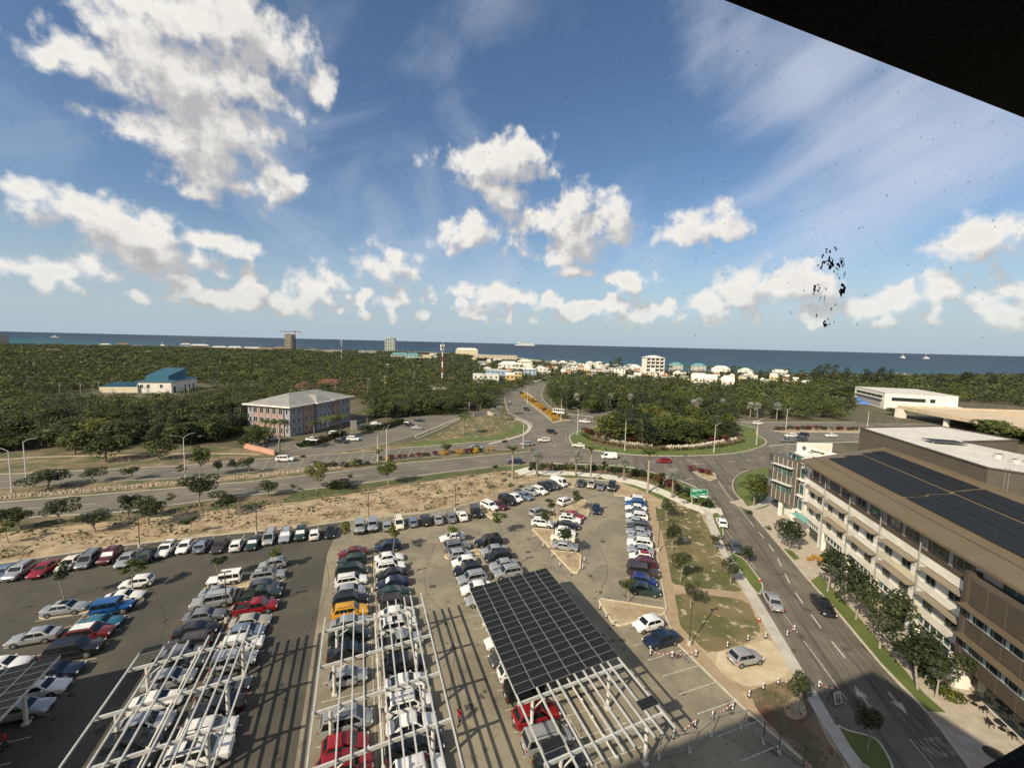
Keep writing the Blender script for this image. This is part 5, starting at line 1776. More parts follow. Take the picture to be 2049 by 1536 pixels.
shrub_row([(1045, 790), (1060, 803), (1085, 820), (1105, 835), (1112, 842)], ['croton', 'croton', 'red', 'hedge', 'croton'], 2.0, 1.8, 'left in the north road bed', 'shrubs in the north road bed', .8)
shrub_row([(1058, 800), (1085, 818), (1110, 832), (1138, 839)], ['croton', 'croton', 'red', 'yellow_green'], 2.0, 1.7, 'right in the north road bed', 'shrubs in the north road bed', .8)
shrub_row([(1552, 861), (1600, 859.5), (1650, 860), (1715, 861)], ['red', 'red', 'hedge', 'grey'], 1.8, 1.6, 'in the sandy median of the east road', 'shrubs in the east road median', .7)
shrub_row([(1386, 943), (1405, 946), (1425, 953)], ['red', 'red', 'grey'], 1.5, 1.5, 'on the small splitter island of the street', 'shrubs on the splitter island', .6)
shrub_row([(760, 921), (830, 915), (900, 909), (990, 902)], ['croton', 'croton', 'red', 'hedge', 'red', 'croton'], 1.9, 1.35, 'in the flower bed of the main road median', 'shrubs in the main road median', .5)
shrub_row([(640, 938), (690, 934), (740, 930)], ['yellow_green', 'hedge', 'grey'], 1.8, 1.6, 'at the end of the stone strip', 'shrubs at the end of the stone strip', .6)
shrub_row([(700, 900), (720, 915)], ['yellow_green'], 1.8, 1.2, 'at the end of the stone strip', 'shrubs at the end of the stone strip', .6) if False else None
shrub_row([(1070, 936), (1150, 938), (1234, 944), (1290, 956)], ['hedge', 'red', 'hedge', 'scrub'], 2.0, 1.6, 'in the bed between road and curved footpath', 'shrubs beside the curved footpath', .9, .02)
shrub_row([(1290, 955), (1340, 973), (1390, 998), (1415, 1012)], ['hedge', 'grey', 'hedge', 'red'], 1.8, 1.9, 'in the lower bed between road and curved footpath', 'shrubs beside the curved footpath', 1.0, .02)
shrub_row([(1168, 873), (1180, 880), (1215, 889), (1262, 897), (1330, 902), (1400, 899), (1450, 893), (1490, 884)], ['hedge', 'hedge', 'hedge', 'yellow_green'], 1.9, .95, 'in the clipped edging of the roundabout lawn', 'edging shrubs of the roundabout', .3)
shrub_row([(1175, 868), (1205, 876), (1260, 886), (1330, 890), (1400, 887), (1460, 878)], ['red', 'hedge', 'scrub', 'yellow_green', 'grey', 'hedge'], 1.9, 2.2, 'on the planted mound behind the rock wall', 'shrubs on the roundabout mound', 1.6, .3)
shrub_row([(596, 895), (640, 886), (690, 869)], ['hedge', 'hedge', 'red'], 1.1, 1.6, 'in the office bed before the palms', 'shrubs in the office bed', .5)
shrub_row([(725, 864), (770, 857), (808, 845)], ['hedge'], 1.5, 2.0, 'in the clipped hedge of the office', 'hedge shrubs of the office', .2)
shrub_row([(1622, 1122), (1632, 1116), (1645, 1128)], ['croton'], 1.2, .8, 'against the white office wall', 'golden shrubs at the office wall', .3)
shrub_row([(1820, 1340), (1885, 1390), (1905, 1405)], ['hedge', 'yellow_green', 'hedge'], 1.2, 1.3, 'beside the cafe terrace', 'shrubs beside the terrace', .5)
shrub_row([(1500, 1030), (1530, 1055), (1560, 1075)], ['hedge'], 8, .8, 'beside the street corner', 'shrubs at the street corner', .3)
for i, (x, y, k, s) in enumerate([(680, 975, 'yellow_green', 3.2), (660, 977, 'hedge', 2.4), (1200, 982 - 24, 'scrub', .9), (1125, 968, 'scrub', .8), (1010, 962, 'scrub', 1.1), (985, 975, 'scrub', 1.2), (960, 985, 'scrub', .9), (940, 970, 'scrub', 1.0), (1040, 975, 'scrub', 1.1)]):
    gx, gy = G(x, y)
    shrub(SK[k], gx, gy, s, f'{WORD[k]} bush, {ordw(i)} of those scattered on the sandy verge', 'bushes on the sandy verge', .01, .6)


# ---- dry tufts on the verges: nobody could count them
def tufts(name, poly, n, size, leaf, label, seed, z=0.02):
    rng = np.random.default_rng(seed)
    P = np.array(poly)
    lo, hi = P.min(0), P.max(0)
    q = lo + (hi - lo) * rng.random((n * 3, 2))
    q = q[inpoly(q, poly)][:n]
    # clumped: keep where a coarse wave field is high
    keep = (np.sin(q[:, 0] * .55 + np.sin(q[:, 1] * .4) * 2) + np.sin(q[:, 1] * .8 + q[:, 0] * .23) + rng.normal(size=len(q)) * .9) > .25
    q = q[keep]
    m = len(q)
    a = rng.random(m) * 6.28
    s = size * (.4 + rng.random(m))
    t = np.stack([np.cos(a), np.sin(a), np.zeros(m)], 1)
    up = np.stack([rng.normal(size=m) * .5, rng.normal(size=m) * .5, np.ones(m)], 1)
    c = np.concatenate([q, np.full((m, 1), z)], 1)
    V = np.stack([c - t * s[:, None], c + t * s[:, None], c + t * s[:, None] * .6 + up * s[:, None] * .8, c - t * s[:, None] * .6 + up * s[:, None] * .8], 1).reshape(-1, 3)
    return stuff(put(name, npmesh(name, V, np.arange(m * 4).reshape(-1, 4), LEAF[leaf])), label, 'grass')


verge_poly = gl([(-60, 1060), (0, 1050), (251, 1030), (480, 1002), (759, 972), (1000, 942), (1090, 945), (1040, 965), (975, 990), (900, 1018), (700, 1034), (410, 1066), (250, 1085), (0, 1120), (-60, 1130)], 1)
tufts('grass', verge_poly, 5500, .20, 'scrub', 'dry tufts of grass scattered over the sandy verge', 1)
tufts('weeds', verge_poly, 1100, .26, 'hedge', 'low green weeds scattered over the sandy verge', 2)
tufts('weeds', gl([(1320, 1020), (1400, 1020), (1440, 1110), (1480, 1180), (1360, 1165), (1335, 1110)], 1), 1500, .16, 'scrub', 'dry weeds scattered over the dry lawns', 3)
tufts('weeds', gl([(1500, 1385), (1565, 1362), (1610, 1390), (1690, 1530), (1610, 1530), (1530, 1430)], 1), 520, .12, 'scrub', 'weeds and leaf litter covering the scrub bed', 4)

# ---- woods
left_wood = gl([(-330, 930), (0, 906), (150, 899), (300, 892), (440, 889), (494, 878), (494, 850), (500, 806), (560, 803), (722, 800), (730, 820), (738, 836), (800, 836), (930, 823), (990, 818), (1003, 792), (995, 772), (900, 748), (800, 722), (690, 714), (480, 705), (250, 699), (0, 697), (-330, 692)], 1)
mid_wood = gl([(1098, 768), (1094, 790), (1112, 812), (1145, 824), (1230, 832), (1480, 841), (1690, 841), (1690, 800), (1650, 775), (1480, 778), (1370, 770), (1250, 764), (1130, 760)], 1)
right_wood = gl([(1700, 841), (1706, 800), (1870, 802), (2049, 814), (2400, 814), (2400, 756), (2049, 756), (1700, 758), (1560, 756), (1560, 776), (1650, 772)], 1)
coast_wood = gl([(-330, 692), (0, 697), (250, 699), (480, 705), (690, 714), (800, 722), (900, 748), (995, 772), (1003, 790), (1030, 776), (1060, 770), (1085, 762), (1130, 760), (1250, 764), (1370, 770), (1480, 778), (1560, 776), (1560, 756), (1700, 757), (2400, 755), (2400, 752), (1700, 754), (1330, 745), (1200, 737), (1080, 727), (1000, 716), (900, 709), (700, 702), (480, 697), (0, 689), (-330, 684)], 1)
mound = [tuple(cxy + (np.array(p) - cxy) * max(.05, (1 - 13.0 / np.linalg.norm(np.array(p) - cxy)))) for p in isl]
HOLES = [[(-262, 240), (-238, 206), (-178, 222), (-192, 300), (-262, 318)], [(-106, 152), (-78, 143), (-60, 183), (-84, 198)], [(-122, 214), (-112, 214), (-104, 236), (-122, 236)], [(-104, 228), (-72, 228), (-72, 250), (-104, 250)], [(-66, 216), (-48, 216), (-48, 236), (-66, 236)], [(190, 150), (300, 150), (300, 240), (190, 240)], [(228, 255), (290, 255), (300, 335), (228, 335)]]


for p_ in [c3(*q) for q in ((680, 690), (945, 710), (1105, 690), (1602, 755), (1640, 740), (1832, 725))] + [c4(*q) for q in ((75, 705), (125, 710), (265, 725))]:
    gx_, gy_ = G(*p_)
    HOLES.append([(gx_ - 4, gy_ + 5), (gx_ + 4, gy_ + 5), (gx_ + 3, gy_ - 26), (gx_ - 5, gy_ - 26)])


def scatter(poly, seed, near=4.4, grow=230.0):
    rng = np.random.default_rng(seed)
    P = np.array(poly)
    lo, hi = P.min(0), P.max(0)
    hi[1] = min(hi[1], 1500)
    out = []
    y = lo[1]
    while y < hi[1]:
        r = max(y, 100)
        s = near * max(1, r / grow) ** .62
        xs = np.arange(lo[0], hi[0], s)
        q = np.stack([xs + rng.uniform(-.45, .45, len(xs)) * s, y + rng.uniform(-.45, .45, len(xs)) * s, np.full(len(xs), s)], 1)
        out.append(q)
        y += s * .9
    q = np.concatenate(out)
    ok = inpoly(q, poly)
    for h in HOLES:
        ok &= ~inpoly(q, h)
    # only what the camera (or one a step aside) can see
    ok &= np.abs(q[:, 0]) < q[:, 1] * 1.38 + 20
    return q[ok], rng


MASS = {}


def woods(poly, seed, kinds, hgt, label, group, leafk, n_ind, near=4.4, z=0.0):
    q, rng = scatter(poly, seed, near)
    order = np.argsort(np.hypot(q[:, 0], q[:, 1]))
    q = q[order]
    ind, rest = q[:n_ind], q[n_ind:]
    for i, (x, y, s) in enumerate(ind):
        kk = kinds[int(rng.integers(len(kinds)))]
        h = hgt * (.6 + .7 * rng.random()) * (1.35 if kk == 'pine' else 1)
        tree((kk, int(rng.integers(4))), x, y, h, s * 1.5 * (.7 + .65 * rng.random()) * (.75 if kk == 'pine' else 1), label, group, z=z, leaf=((None, 'yellow_green', None, 'wood', None, None) if leafk == 'mound' else (None, None, 'street', 'mound', 'wood', 'street'))[int(rng.integers(6))] if kk != 'pine' else None)
    for (x, y, s) in rest:
        kk = kinds[int(rng.integers(len(kinds)))]
        MASS.setdefault(((leafk, leafk, 'street', 'mound')[int(rng.integers(4))] if kk != 'pine' else 'pine'), []).append((x, y, s, hgt * (.6 + .7 * rng.random()) * (1.3 if kk == 'pine' else 1), kk))
    return len(q)


NW = [woods(left_wood, 21, ['wood', 'wood', 'wood', 'pine'], 6.2, 'dark green tree in the dense wood left of the roundabout', 'trees of the dense wood', 'wood', 190, 6.0),
      woods(mid_wood, 22, ['wood', 'pine', 'wood'], 7.5, 'green tree in the wood behind the roundabout', 'trees of the wood behind the roundabout', 'wood', 70, 6.0),
      woods(right_wood, 23, ['wood', 'wood', 'pine'], 7.0, 'green tree in the wood behind the white hall', 'trees of the wood behind the white hall', 'wood', 10, 6.2),
      woods(mound, 24, ['mound', 'mound', 'wood', 'mound', 'pine'], 7.6, 'leafy tree on the planted mound of the roundabout', 'trees on the roundabout mound', 'mound', 95, 6.6, .15),
      woods(coast_wood, 25, ['wood', 'pine', 'wood'], 4.6, 'tree among the shore houses', 'trees among the shore houses', 'wood', 0, 8.5)]


def bake_mass():
    rng = np.random.default_rng(77)
    for lf, pts in MASS.items():
        lods = []
        for k in range(5):
            for n, sz in ((260, .40), (90, .66), (40, 1.0)):
                if lf == 'pine':
                    lum = [(rng.normal() * .05, rng.normal() * .05, .2 + i * .13, .34 * (1 - i / 8), .34 * (1 - i / 8), .12) for i in range(6)]
                else:
                    lum = [(0, 0, .5, .36, .36, .4)] + [(rng.normal() * .22, rng.normal() * .22, .45 + rng.random() * .4, .22, .22, .16) for i in range(6)]
                V, F = leaves(rng, lum, n, sz * (.115 if lf != 'pine' else .10), up=.6, aspect=.6 if lf != 'pine' else .35, shell=.6)
                lods.append((k, n, V))
        VV = []
        for (x, y, s, h, kk) in pts:
            r = math.hypot(x, y)
            n = 260 if r < 300 else (90 if r < 520 else 40)
            c = [l for l in lods if l[1] == n]
            V = c[int(rng.integers(len(c)))][2]
            a = rng.random() * 6.28
            w = s * (1.2 + .7 * rng.random())
            ca, sa = math.cos(a) * w, math.sin(a) * w
            VV.append(np.stack([V[:, 0] * ca - V[:, 1] * sa + x, V[:, 0] * sa + V[:, 1] * ca + y, np.maximum(V[:, 2] * h, .05)], 1))
        V = np.concatenate(VV)
        o = put('forest', npmesh('forest', V, np.arange(len(V)).reshape(-1, 4), LEAF[lf]))
        stuff(o, {'wood': 'unbroken canopy of the far woods reaching to the coast', 'pine': 'feathery treetops scattered through the far woods', 'mound': 'lighter yellow-green treetops mixed through the far woods', 'street': 'deep green treetops mixed through the far woods'}.get(lf, 'far woods'), 'forest')
        print('mass', lf, len(pts), 'trees', len(V) // 4, 'quads')


bake_mass()
print('woods', NW)

for i, (bx, by, ty, w) in enumerate([(1236, 748, 712, 34), (1222, 748, 720, 24), (1632, 768, 728, 30), (1650, 768, 724, 30), (1668, 770, 728, 34), (1690, 770, 732, 30), (1735, 774, 736, 36), (1760, 774, 732, 36), (1780, 774, 738, 30), (1880, 776, 744, 40), (1930, 778, 742, 40), (1985, 778, 744, 44),
                                     (1465, 752, 730, 18), (1520, 762, 738, 20), (1100, 750, 728, 18), (1068, 750, 730, 16)]):
    ptree(('pine', i % 4), bx, by, ty, w, f'tall feathery tree, {ordw(i)} of those rising before the sea', 'tall feathery trees before the sea')
for i, (bx, by, ty) in enumerate([(1086, 738, 718), (1140, 742, 720), (1165, 742, 722), (1205, 746, 724), (1255, 750, 728), (1340, 752, 730), (1378, 752, 730), (1418, 754, 730), (1474, 756, 732), (1506, 756, 734), (1540, 758, 736), (1572, 758, 736), (1602, 760, 738), (870, 728, 706), (840, 728, 708), (760, 716, 698),
                                  (715, 714, 697), (905, 724, 704), (995, 748, 728), (960, 744, 724), (1033, 748, 728)]):
    palm('coconut', i % 3, bx, by, ty, f'palm, {ordw(i)} of the slim ones scattered among the shore houses', 'palms among the shore houses')
# ================================================================== BUILDINGS
pm('wall_white', (0.74, 0.69, 0.60), 0.85, (0.64, 0.59, 0.50), 0.5, 7, 0.4, 0.65, col3=(0.50, 0.43, 0.33), scale3=1.4, lo3=0.62, hi3=0.72, bump=0.1, bscale=10)
pm('wall_cream', (0.62, 0.53, 0.36), 0.85, (0.55, 0.49, 0.38), 0.6, 6, bump=0.1, bscale=10)
pm('wall_grey', (0.40, 0.37, 0.33), 0.85, (0.34, 0.31, 0.27), 0.6, 6)
pm('brown_metal', (0.112, 0.095, 0.073), 0.55, (0.13, 0.11, 0.085), 0.4, 4, metal=0.2)
pm('brown_dark', (0.070, 0.055, 0.042), 0.6, (0.085, 0.066, 0.05), 0.5, 4)
pm('awning_tan', (0.22, 0.18, 0.125), 0.6, (0.25, 0.205, 0.145), 0.5, 4)
pm('roof_tan', (0.145, 0.112, 0.072), 0.55, (0.17, 0.132, 0.085), 0.3, 4, metal=0.2)
pm('roof_white', (0.50, 0.47, 0.41), 0.8, (0.58, 0.55, 0.48), 0.4, 6, col3=(0.40, 0.37, 0.32), scale3=1.5, lo3=0.56, hi3=0.68)
pm('glass_dark', (0.018, 0.028, 0.027), 0.05, (0.03, 0.045, 0.04), 0.3, 3, spec=0.7)
pm('glass_teal', (0.028, 0.075, 0.072), 0.10, (0.05, 0.12, 0.11), 0.6, 3, spec=0.6)
pm('teal_panel', (0.12, 0.33, 0.29), 0.45, (0.22, 0.45, 0.40), 3.5, 4, 0.45, 0.55)
pm('curtain', (0.42, 0.50, 0.46), 0.8)
pm('frame_grey', (0.30, 0.30, 0.29), 0.5, metal=0.3)
pm('frame_white', (0.6, 0.58, 0.54), 0.6)
pm('pv', (0.014, 0.0155, 0.017), 0.5, (0.022, 0.024, 0.025), 3.0, 2, spec=0.05)
pm('pv_dark', (0.035, 0.036, 0.038), 0.5)
pm('pv_frame', (0.42, 0.42, 0.41), 0.45, metal=0.5)
pm('steel', (0.58, 0.57, 0.53), 0.5, (0.48, 0.47, 0.43), 1.5, 4, metal=0.25)
pm('steel_white', (0.62, 0.59, 0.52), 0.55, (0.52, 0.49, 0.43), 1.5, 4)
pm('black_iron', (0.022, 0.020, 0.019), 0.55)
pm('sign_black', (0.015, 0.015, 0.017), 0.5)
pm('office_blue', (0.23, 0.235, 0.26), 0.85, (0.27, 0.275, 0.29), 0.7, 5)
pm('office_pink', (0.35, 0.225, 0.18), 0.85, (0.31, 0.20, 0.16), 0.7, 5)
pm('roof_grey', (0.27, 0.26, 0.235), 0.75, (0.22, 0.215, 0.195), 0.4, 5, stretch=(1, 1, 1))
pm('roof_blue', (0.035, 0.125, 0.18), 0.5, (0.042, 0.14, 0.20), 0.3, 4, metal=0.1)
pm('roof_red', (0.105, 0.042, 0.03), 0.8, (0.135, 0.055, 0.038), 0.8, 5)
pm('roof_terracotta', (0.34, 0.19, 0.10), 0.8, (0.28, 0.15, 0.085), 0.8, 5)
pm('roof_teal', (0.10, 0.24, 0.24), 0.7, (0.12, 0.28, 0.27), 0.6, 4)
pm('roof_pale', (0.64, 0.61, 0.55), 0.8, (0.56, 0.53, 0.47), 0.6, 4)
pm('wall_yellow', (0.52, 0.36, 0.13), 0.85, (0.48, 0.34, 0.15), 0.7, 4)
pm('wall_paleyellow', (0.62, 0.53, 0.33), 0.85)
pm('wall_blue', (0.30, 0.37, 0.47), 0.85)
pm('wall_beige', (0.52, 0.42, 0.31), 0.85, (0.46, 0.37, 0.27), 0.3, 5)
pm('wall_pink', (0.50, 0.27, 0.19), 0.85, (0.44, 0.24, 0.17), 0.8, 5)
pm('tower_green', (0.36, 0.45, 0.40), 0.8)
pm('concrete_raw', (0.30, 0.27, 0.22), 0.9, (0.25, 0.22, 0.18), 0.5, 5)
pm('bridge', (0.55, 0.44, 0.30), 0.9, (0.46, 0.36, 0.24), 0.4, 6)
pm('blue_tarp', (0.05, 0.14, 0.42), 0.6)
pm('crane_red', (0.16, 0.05, 0.035), 0.6)
pm('mast_white', (0.62, 0.60, 0.57), 0.6)
pm('mast_red', (0.26, 0.075, 0.04), 0.6)
MT = MATS

_win = {}


def window(parent, x, y, z, w, h, ry=0.0, frame='frame_grey', glass='glass_dark', mull=1, proud=0.05):
    """a window seen from -y in its own frame: frame and mullions with the pane set back; x y z is its centre"""
    key = (round(w, 2), round(h, 2), frame, mull)
    if key not in _win:
        m = MB()
        t = .07
        m.box((0, 0, h / 2 - t / 2), (w, .12, t)).box((0, 0, -h / 2 + t / 2), (w + .06, .16, t))
        for i in range(mull + 2):
            m.box((-w / 2 + t / 2 + (w - t) * i / (mull + 1), .005, 0), (t, .10, h - 2 * t))
        _win[key] = m.mesh('window', MT[frame])
    gk = ('g', round(w, 2), round(h, 2), glass)
    if gk not in _win:
        _win[gk] = MB().box((0, 0, 0), (w - .08, .04, h - .08)).mesh('pane', MT[glass])
    o = put('window', _win[key], parent, (x, y, z), ry)
    put('pane', _win[gk], o, (0, .02, 0))
    return o


# ---------------------------------------------------------------- the long office with the solar roof (own frame: x along the street away from us, y towards the street)
OX, OY, ORZ = 49.2, 41.85, math.atan2(.9763, .2164)
off = thing('office_building', 'long four-storey white office with brown awnings and a solar roof', 'building', (OX, OY, 0), ORZ)


def opart(name, mb, mat, smooth=None, parent=None):
    return mb.build(name, [MT[m] for m in mat] if isinstance(mat, tuple) else MT[mat], parent or off, smooth)


opart('core_wall', MB().box((12, -9.2, 7.2), (52, 15.6, 14.3)), 'wall_grey')
PIPE = [32.2, 24.4, 16.6, 8.8, 1.0]
YF = -0.55
for i, s in enumerate(PIPE):
    if i < 4:
        opart('downpipe', MB().cyl((s, YF + .16, 0.1), (s, YF + .16, 14.4), .09, n=8), 'frame_grey')
    s0, s1 = s, (PIPE[i - 1] if i else 38.4)
    w = s1 - s0
    c = (s0 + s1) / 2
    for z0, z1, mat in ((3.65, 4.7, 'wall_white'), (6.95, 7.9, 'wall_cream' if i % 2 else 'wall_white'), (10.1, 11.2, 'wall_white')):
        opart('spandrel_panel', MB().box((c, YF - .42, (z0 + z1) / 2), (w - .02, .84, z1 - z0)), mat)
    opart('facade_wall', MB().box((c, YF - .5, 7.43), (w - .01, .78, 7.5)), 'wall_white')
    opart('parapet_band', MB().box((c, YF - .38, 11.5), (w - .02, .70, .6)), 'brown_dark')
    opart('attic_wall', MB().box((c, YF - .6, 13.05), (w - .01, .5, 2.5)), 'brown_metal')
    opart('column', MB().box((s0 + .55, YF - .40, 1.82), (1.5, .78, 3.64)), 'wall_white')
    # shopfront: dark glass below, a strip of panes above
    a, b = s0 + 1.3, s1 - .22
    opart('shopfront', MB().box(((a + b) / 2, YF - .75, 1.3), (b - a, .1, 2.5)), 'glass_dark')
    n = 6
    for k in range(n):
        ww = (b - a) / n
        window(off, a + ww * (k + .5), YF - .30, 3.05, ww - .03, 1.05, math.pi, 'frame_white', 'glass_teal' if k % 2 else 'glass_dark', 0)
    opart('transom', MB().box(((a + b) / 2, YF - .36, 2.46), (b - a, .24, .14)), 'frame_white')
    for zc in (5.45, 8.65):
        window(off, s0 + w * .30, YF - .085, zc, 1.7, 1.2, math.pi, 'frame_grey', 'glass_dark', 1)
        window(off, s0 + w * .76, YF - .085, zc, 1.5, 1.2, math.pi, 'frame_grey', 'glass_dark', 1)
    for zc in (6.68, 9.85):
        m = MB()
        x0, x1 = s0 + .45, s0 + w * .86
        m.add([(x0, YF - .7, zc + .22), (x1, YF - .7, zc + .22), (x1, YF + .95, zc + .02), (x0, YF + .95, zc + .02), (x0, YF - .7, zc + .12), (x1, YF - .7, zc + .12), (x1, YF + .95, zc - .06), (x0, YF + .95, zc - .06)],
              [(3, 2, 1, 0), (4, 5, 6, 7), (0, 1, 5, 4), (1, 2, 6, 5), (2, 3, 7, 6), (3, 0, 4, 7)])
        aw = opart('awning', m, 'awning_tan')
        br = MB()
        for x in (x0 + .3, x1 - .3):
            br.bar((x, YF + .02, zc - .55), (x, YF + .85, zc - .05), .05)
        br.build('bracket', MT['brown_dark'], aw)
    for f in (.25, .72):
        window(off, s0 + w * f, YF - .33, 13.0, 2.1, 1.75, math.pi, 'frame_grey', 'glass_dark', 1)
    for f in (.02, .48, .97):
        opart('pier', MB().box((s0 + w * f, YF - .33, 13.05), (.55, .14, 2.5)), 'wall_grey')
# brown panelled bay at the near end, on white columns over the terrace
opart('bay_wall', MB().box((-7.2, -1.0, 8.0), (15.0, 3.0, 9.6)), 'brown_metal')
opart('bay_end', MB().box((.55, -.6, 7.9), (.5, 2.4, 10.6)), 'brown_dark')
for z0, z1 in ((9.9, 12.75), (6.6, 8.25), (3.2, 4.9)):
    for k in range(7):
        x = -.2 - k * 2.05
        lv = opart('louvre_panel', MB().box((x - 1.0, .56, (z0 + z1) / 2), (1.98, .08, z1 - z0)), 'brown_metal')
        m = MB()
        nsl = int((z1 - z0) / .16)
        for q in range(nsl):
            m.box((x - 1.0, .625, z0 + .1 + q * .16), (1.86, .05, .06))
        m.build('slat', MT['brown_dark'], lv)
for zc in (8.95, 5.6):
    for k in range(7):
        x = -1.2 - k * 2.05
        window(off, x, .58, zc, 2.0, 1.35, math.pi, 'frame_grey', 'glass_dark', 1)
        opart('curtain', MB().box((x + .55, .60, zc), (.42, .03, 1.25)), 'curtain')
for zc in (9.78, 6.45):
    opart('sunshade', MB().box((-7.0, 1.0, zc), (14.6, 1.0, .10)), 'roof_tan')
opart('column', MB().box((.9, -.1, 1.7), (1.3, 1.3, 3.3)), 'wall_white')
opart('column', MB().box((-12.2, .0, 1.7), (1.8, 1.2, 3.3)), 'wall_white')
opart('shopfront', MB().box((-6, -.9, 1.6), (11, .12, 3.1)), 'glass_dark')
opart('handrail', MB().bar((-9.5, .2, 1.05), (-3, .2, 1.05), .06), 'frame_white')
opart('corner_wall', MB().box((-.6, -.85, 13.1), (2.6, .4, 2.6)), 'wall_grey')
window(off, -3.2, -.78, 13.0, 3.2, 1.8, math.pi, 'frame_grey', 'glass_teal', 1)
opart('corner_wall', MB().box((-8.0, -.95, 13.1), (12.4, .2, 2.6)), 'wall_grey')


def rz_(y):
    return 14.6 + (.35 - y) * .1095


rf = MB()
P0 = [(-14, .75), (40.3, .75), (48.6, -18.2), (-14, -18.2)]
rf.add([(x, y, rz_(y)) for x, y in P0] + [(x, y, rz_(y) - .32) for x, y in P0], [(0, 1, 2, 3), (7, 6, 5, 4), (1, 0, 4, 5), (2, 1, 5, 6), (3, 2, 6, 7), (0, 3, 7, 4)])
roof = opart('roof', rf, 'roof_tan')
for i in range(106):                                                 # standing seams
    s = -13.8 + i * .52
    y0 = .74
    x1 = 40.2
    if s > x1:
        y0 = .75 - (s - 40.3) * 18.95 / 8.3
    put('seam', bpy.data.meshes.get('seam') or MB().bar((0, .02, 0), (0, -18.9, 18.92 * .1095), .05, .07).mesh('seam', MT['roof_tan']), roof, (s, y0, rz_(y0) + .03)) if y0 > .7 else None
opart('gutter_ridge', MB().bar((-14, -2.6, rz_(-2.6) + .10), (41.5, -2.2, rz_(-2.2) + .10), .22, .16), 'roof_tan')
pvm = {}


def pv(parent, a, b, c, d, name='solar_panel', fr='pv_frame'):
    """one framed panel between four corner points"""
    P = [Vector(p) for p in (a, b, c, d)]
    n = (P[1] - P[0]).cross(P[3] - P[0]).normalized()
    if n.z < 0:
        n = -n
    c0 = sum(P, Vector()) / 4
    L = [p - c0 for p in P]
    key = (fr,) + tuple(round(v, 2) for p in L for v in p)
    if key not in pvm:
        m = MB()
        up, dn = n * .02, n * -.02
        m.add([p + up for p in L] + [p + dn for p in L], [(0, 1, 2, 3), (7, 6, 5, 4), (0, 4, 5, 1), (1, 5, 6, 2), (2, 6, 7, 3), (3, 7, 4, 0)], 1)
        if (L[1] - L[0]).cross(L[3] - L[0]).z < 0:
            m.f = [f[::-1] for f in m.f]
        s = [Vector(p) * .975 + n * .024 for p in L]
        m.add(s, [(0, 1, 2, 3)] if (L[1] - L[0]).cross(L[3] - L[0]).z > 0 else [(3, 2, 1, 0)], 0)
        pvm[key] = m.mesh(name, [MT['pv'], MT[fr]])
    return put(name, pvm[key], parent, c0)


for (sa, sb, ya, yb, n) in ((19.0, 40.0, -4.15, -7.3, 20), (20.0, 41.6, -7.5, -10.7, 20), (21.2, 43.2, -11.3, -13.3, 21), (21.8, 44.2, -13.5, -15.6, 21), (-12.5, 18.4, -4.15, -7.3, 29), (-11.5, 19.4, -7.5, -10.7, 29), (-10.4, 20.6, -11.3, -13.3, 29), (-9.8, 21.2, -13.5, -15.6, 29)):
    w = (sb - sa) / n
    for i in range(n):
        x0, x1 = sa + w * i + .012, sa + w * (i + 1) - .012
        pv(off, (x0, ya, rz_(ya) + .2), (x1, ya, rz_(ya) + .2), (x1 + .3, yb, rz_(yb) + .2), (x0 + .3, yb, rz_(yb) + .2), fr='pv_dark')
# plant block above the roof
blk = thing('roof_block', 'brown metal block with a white roof rising behind the solar roof', 'building', (OX, OY, 0), ORZ)
zt = 19.0
m = MB()
A_, B_, C_, D_, E_, F2 = (25, -18.3), (57, -17.8), (66.2, -39), (52.7, -43.4), (47, -30.2), (25, -46)
for a, b, z0, z1a, z1b in ((A_, B_, 8, zt, zt), (B_, C_, 0, zt, zt), (C_, D_, 0, zt, zt), (D_, E_, 8, zt, zt), (F2, A_, 8, 16.2, zt)):
    m.add([(a[0], a[1], z0), (b[0], b[1], z0), (b[0], b[1], z1b), (a[0], a[1], z1a)], [(0, 1, 2, 3)])
m.build('wall', MT['brown_metal'], blk)
m = MB()
m.add([(*A_, zt - .12), (*E_, zt - .12), (*F2, 16.1), (51.5, -43.6, 16.3)], [(0, 1, 3, 2)])
m.add([(*A_, zt - .1), (*B_, zt - .1), (*C_, zt - .1), (*D_, zt - .1), (*E_, zt - .1)], [(4, 3, 2, 1, 0)])
m.build('roof_deck', MT['roof_white'], blk)
m = MB()
for a, b in ((A_, B_), (B_, C_), (C_, D_), (D_, E_)):
    m.bar((*a, zt), (*b, zt), .30, .22)
m.bar((*F2, 16.3), (*A_, zt), .30, .22)
m.build('coping', MT['brown_dark'], blk)
m = MB()
for i in range(46):
    s = 25.3 + i * .69
    m.bar((s, -18.26, 16.4), (s, -18.26, 18.9), .05)
m.build('seams', MT['brown_dark'], blk)['kind'] = 'stuff'
m = MB().bar((25.02, -20.5, 14.5), (25.02, -20.5, 19.3), .06).bar((25.02, -21.0, 14.5), (25.02, -21.0, 19.3), .06)
for i in range(16):
    m.bar((25.02, -20.5, 14.6 + i * .3), (25.02, -21.0, 14.6 + i * .3), .04)
m.build('ladder', MT['frame_grey'], blk)
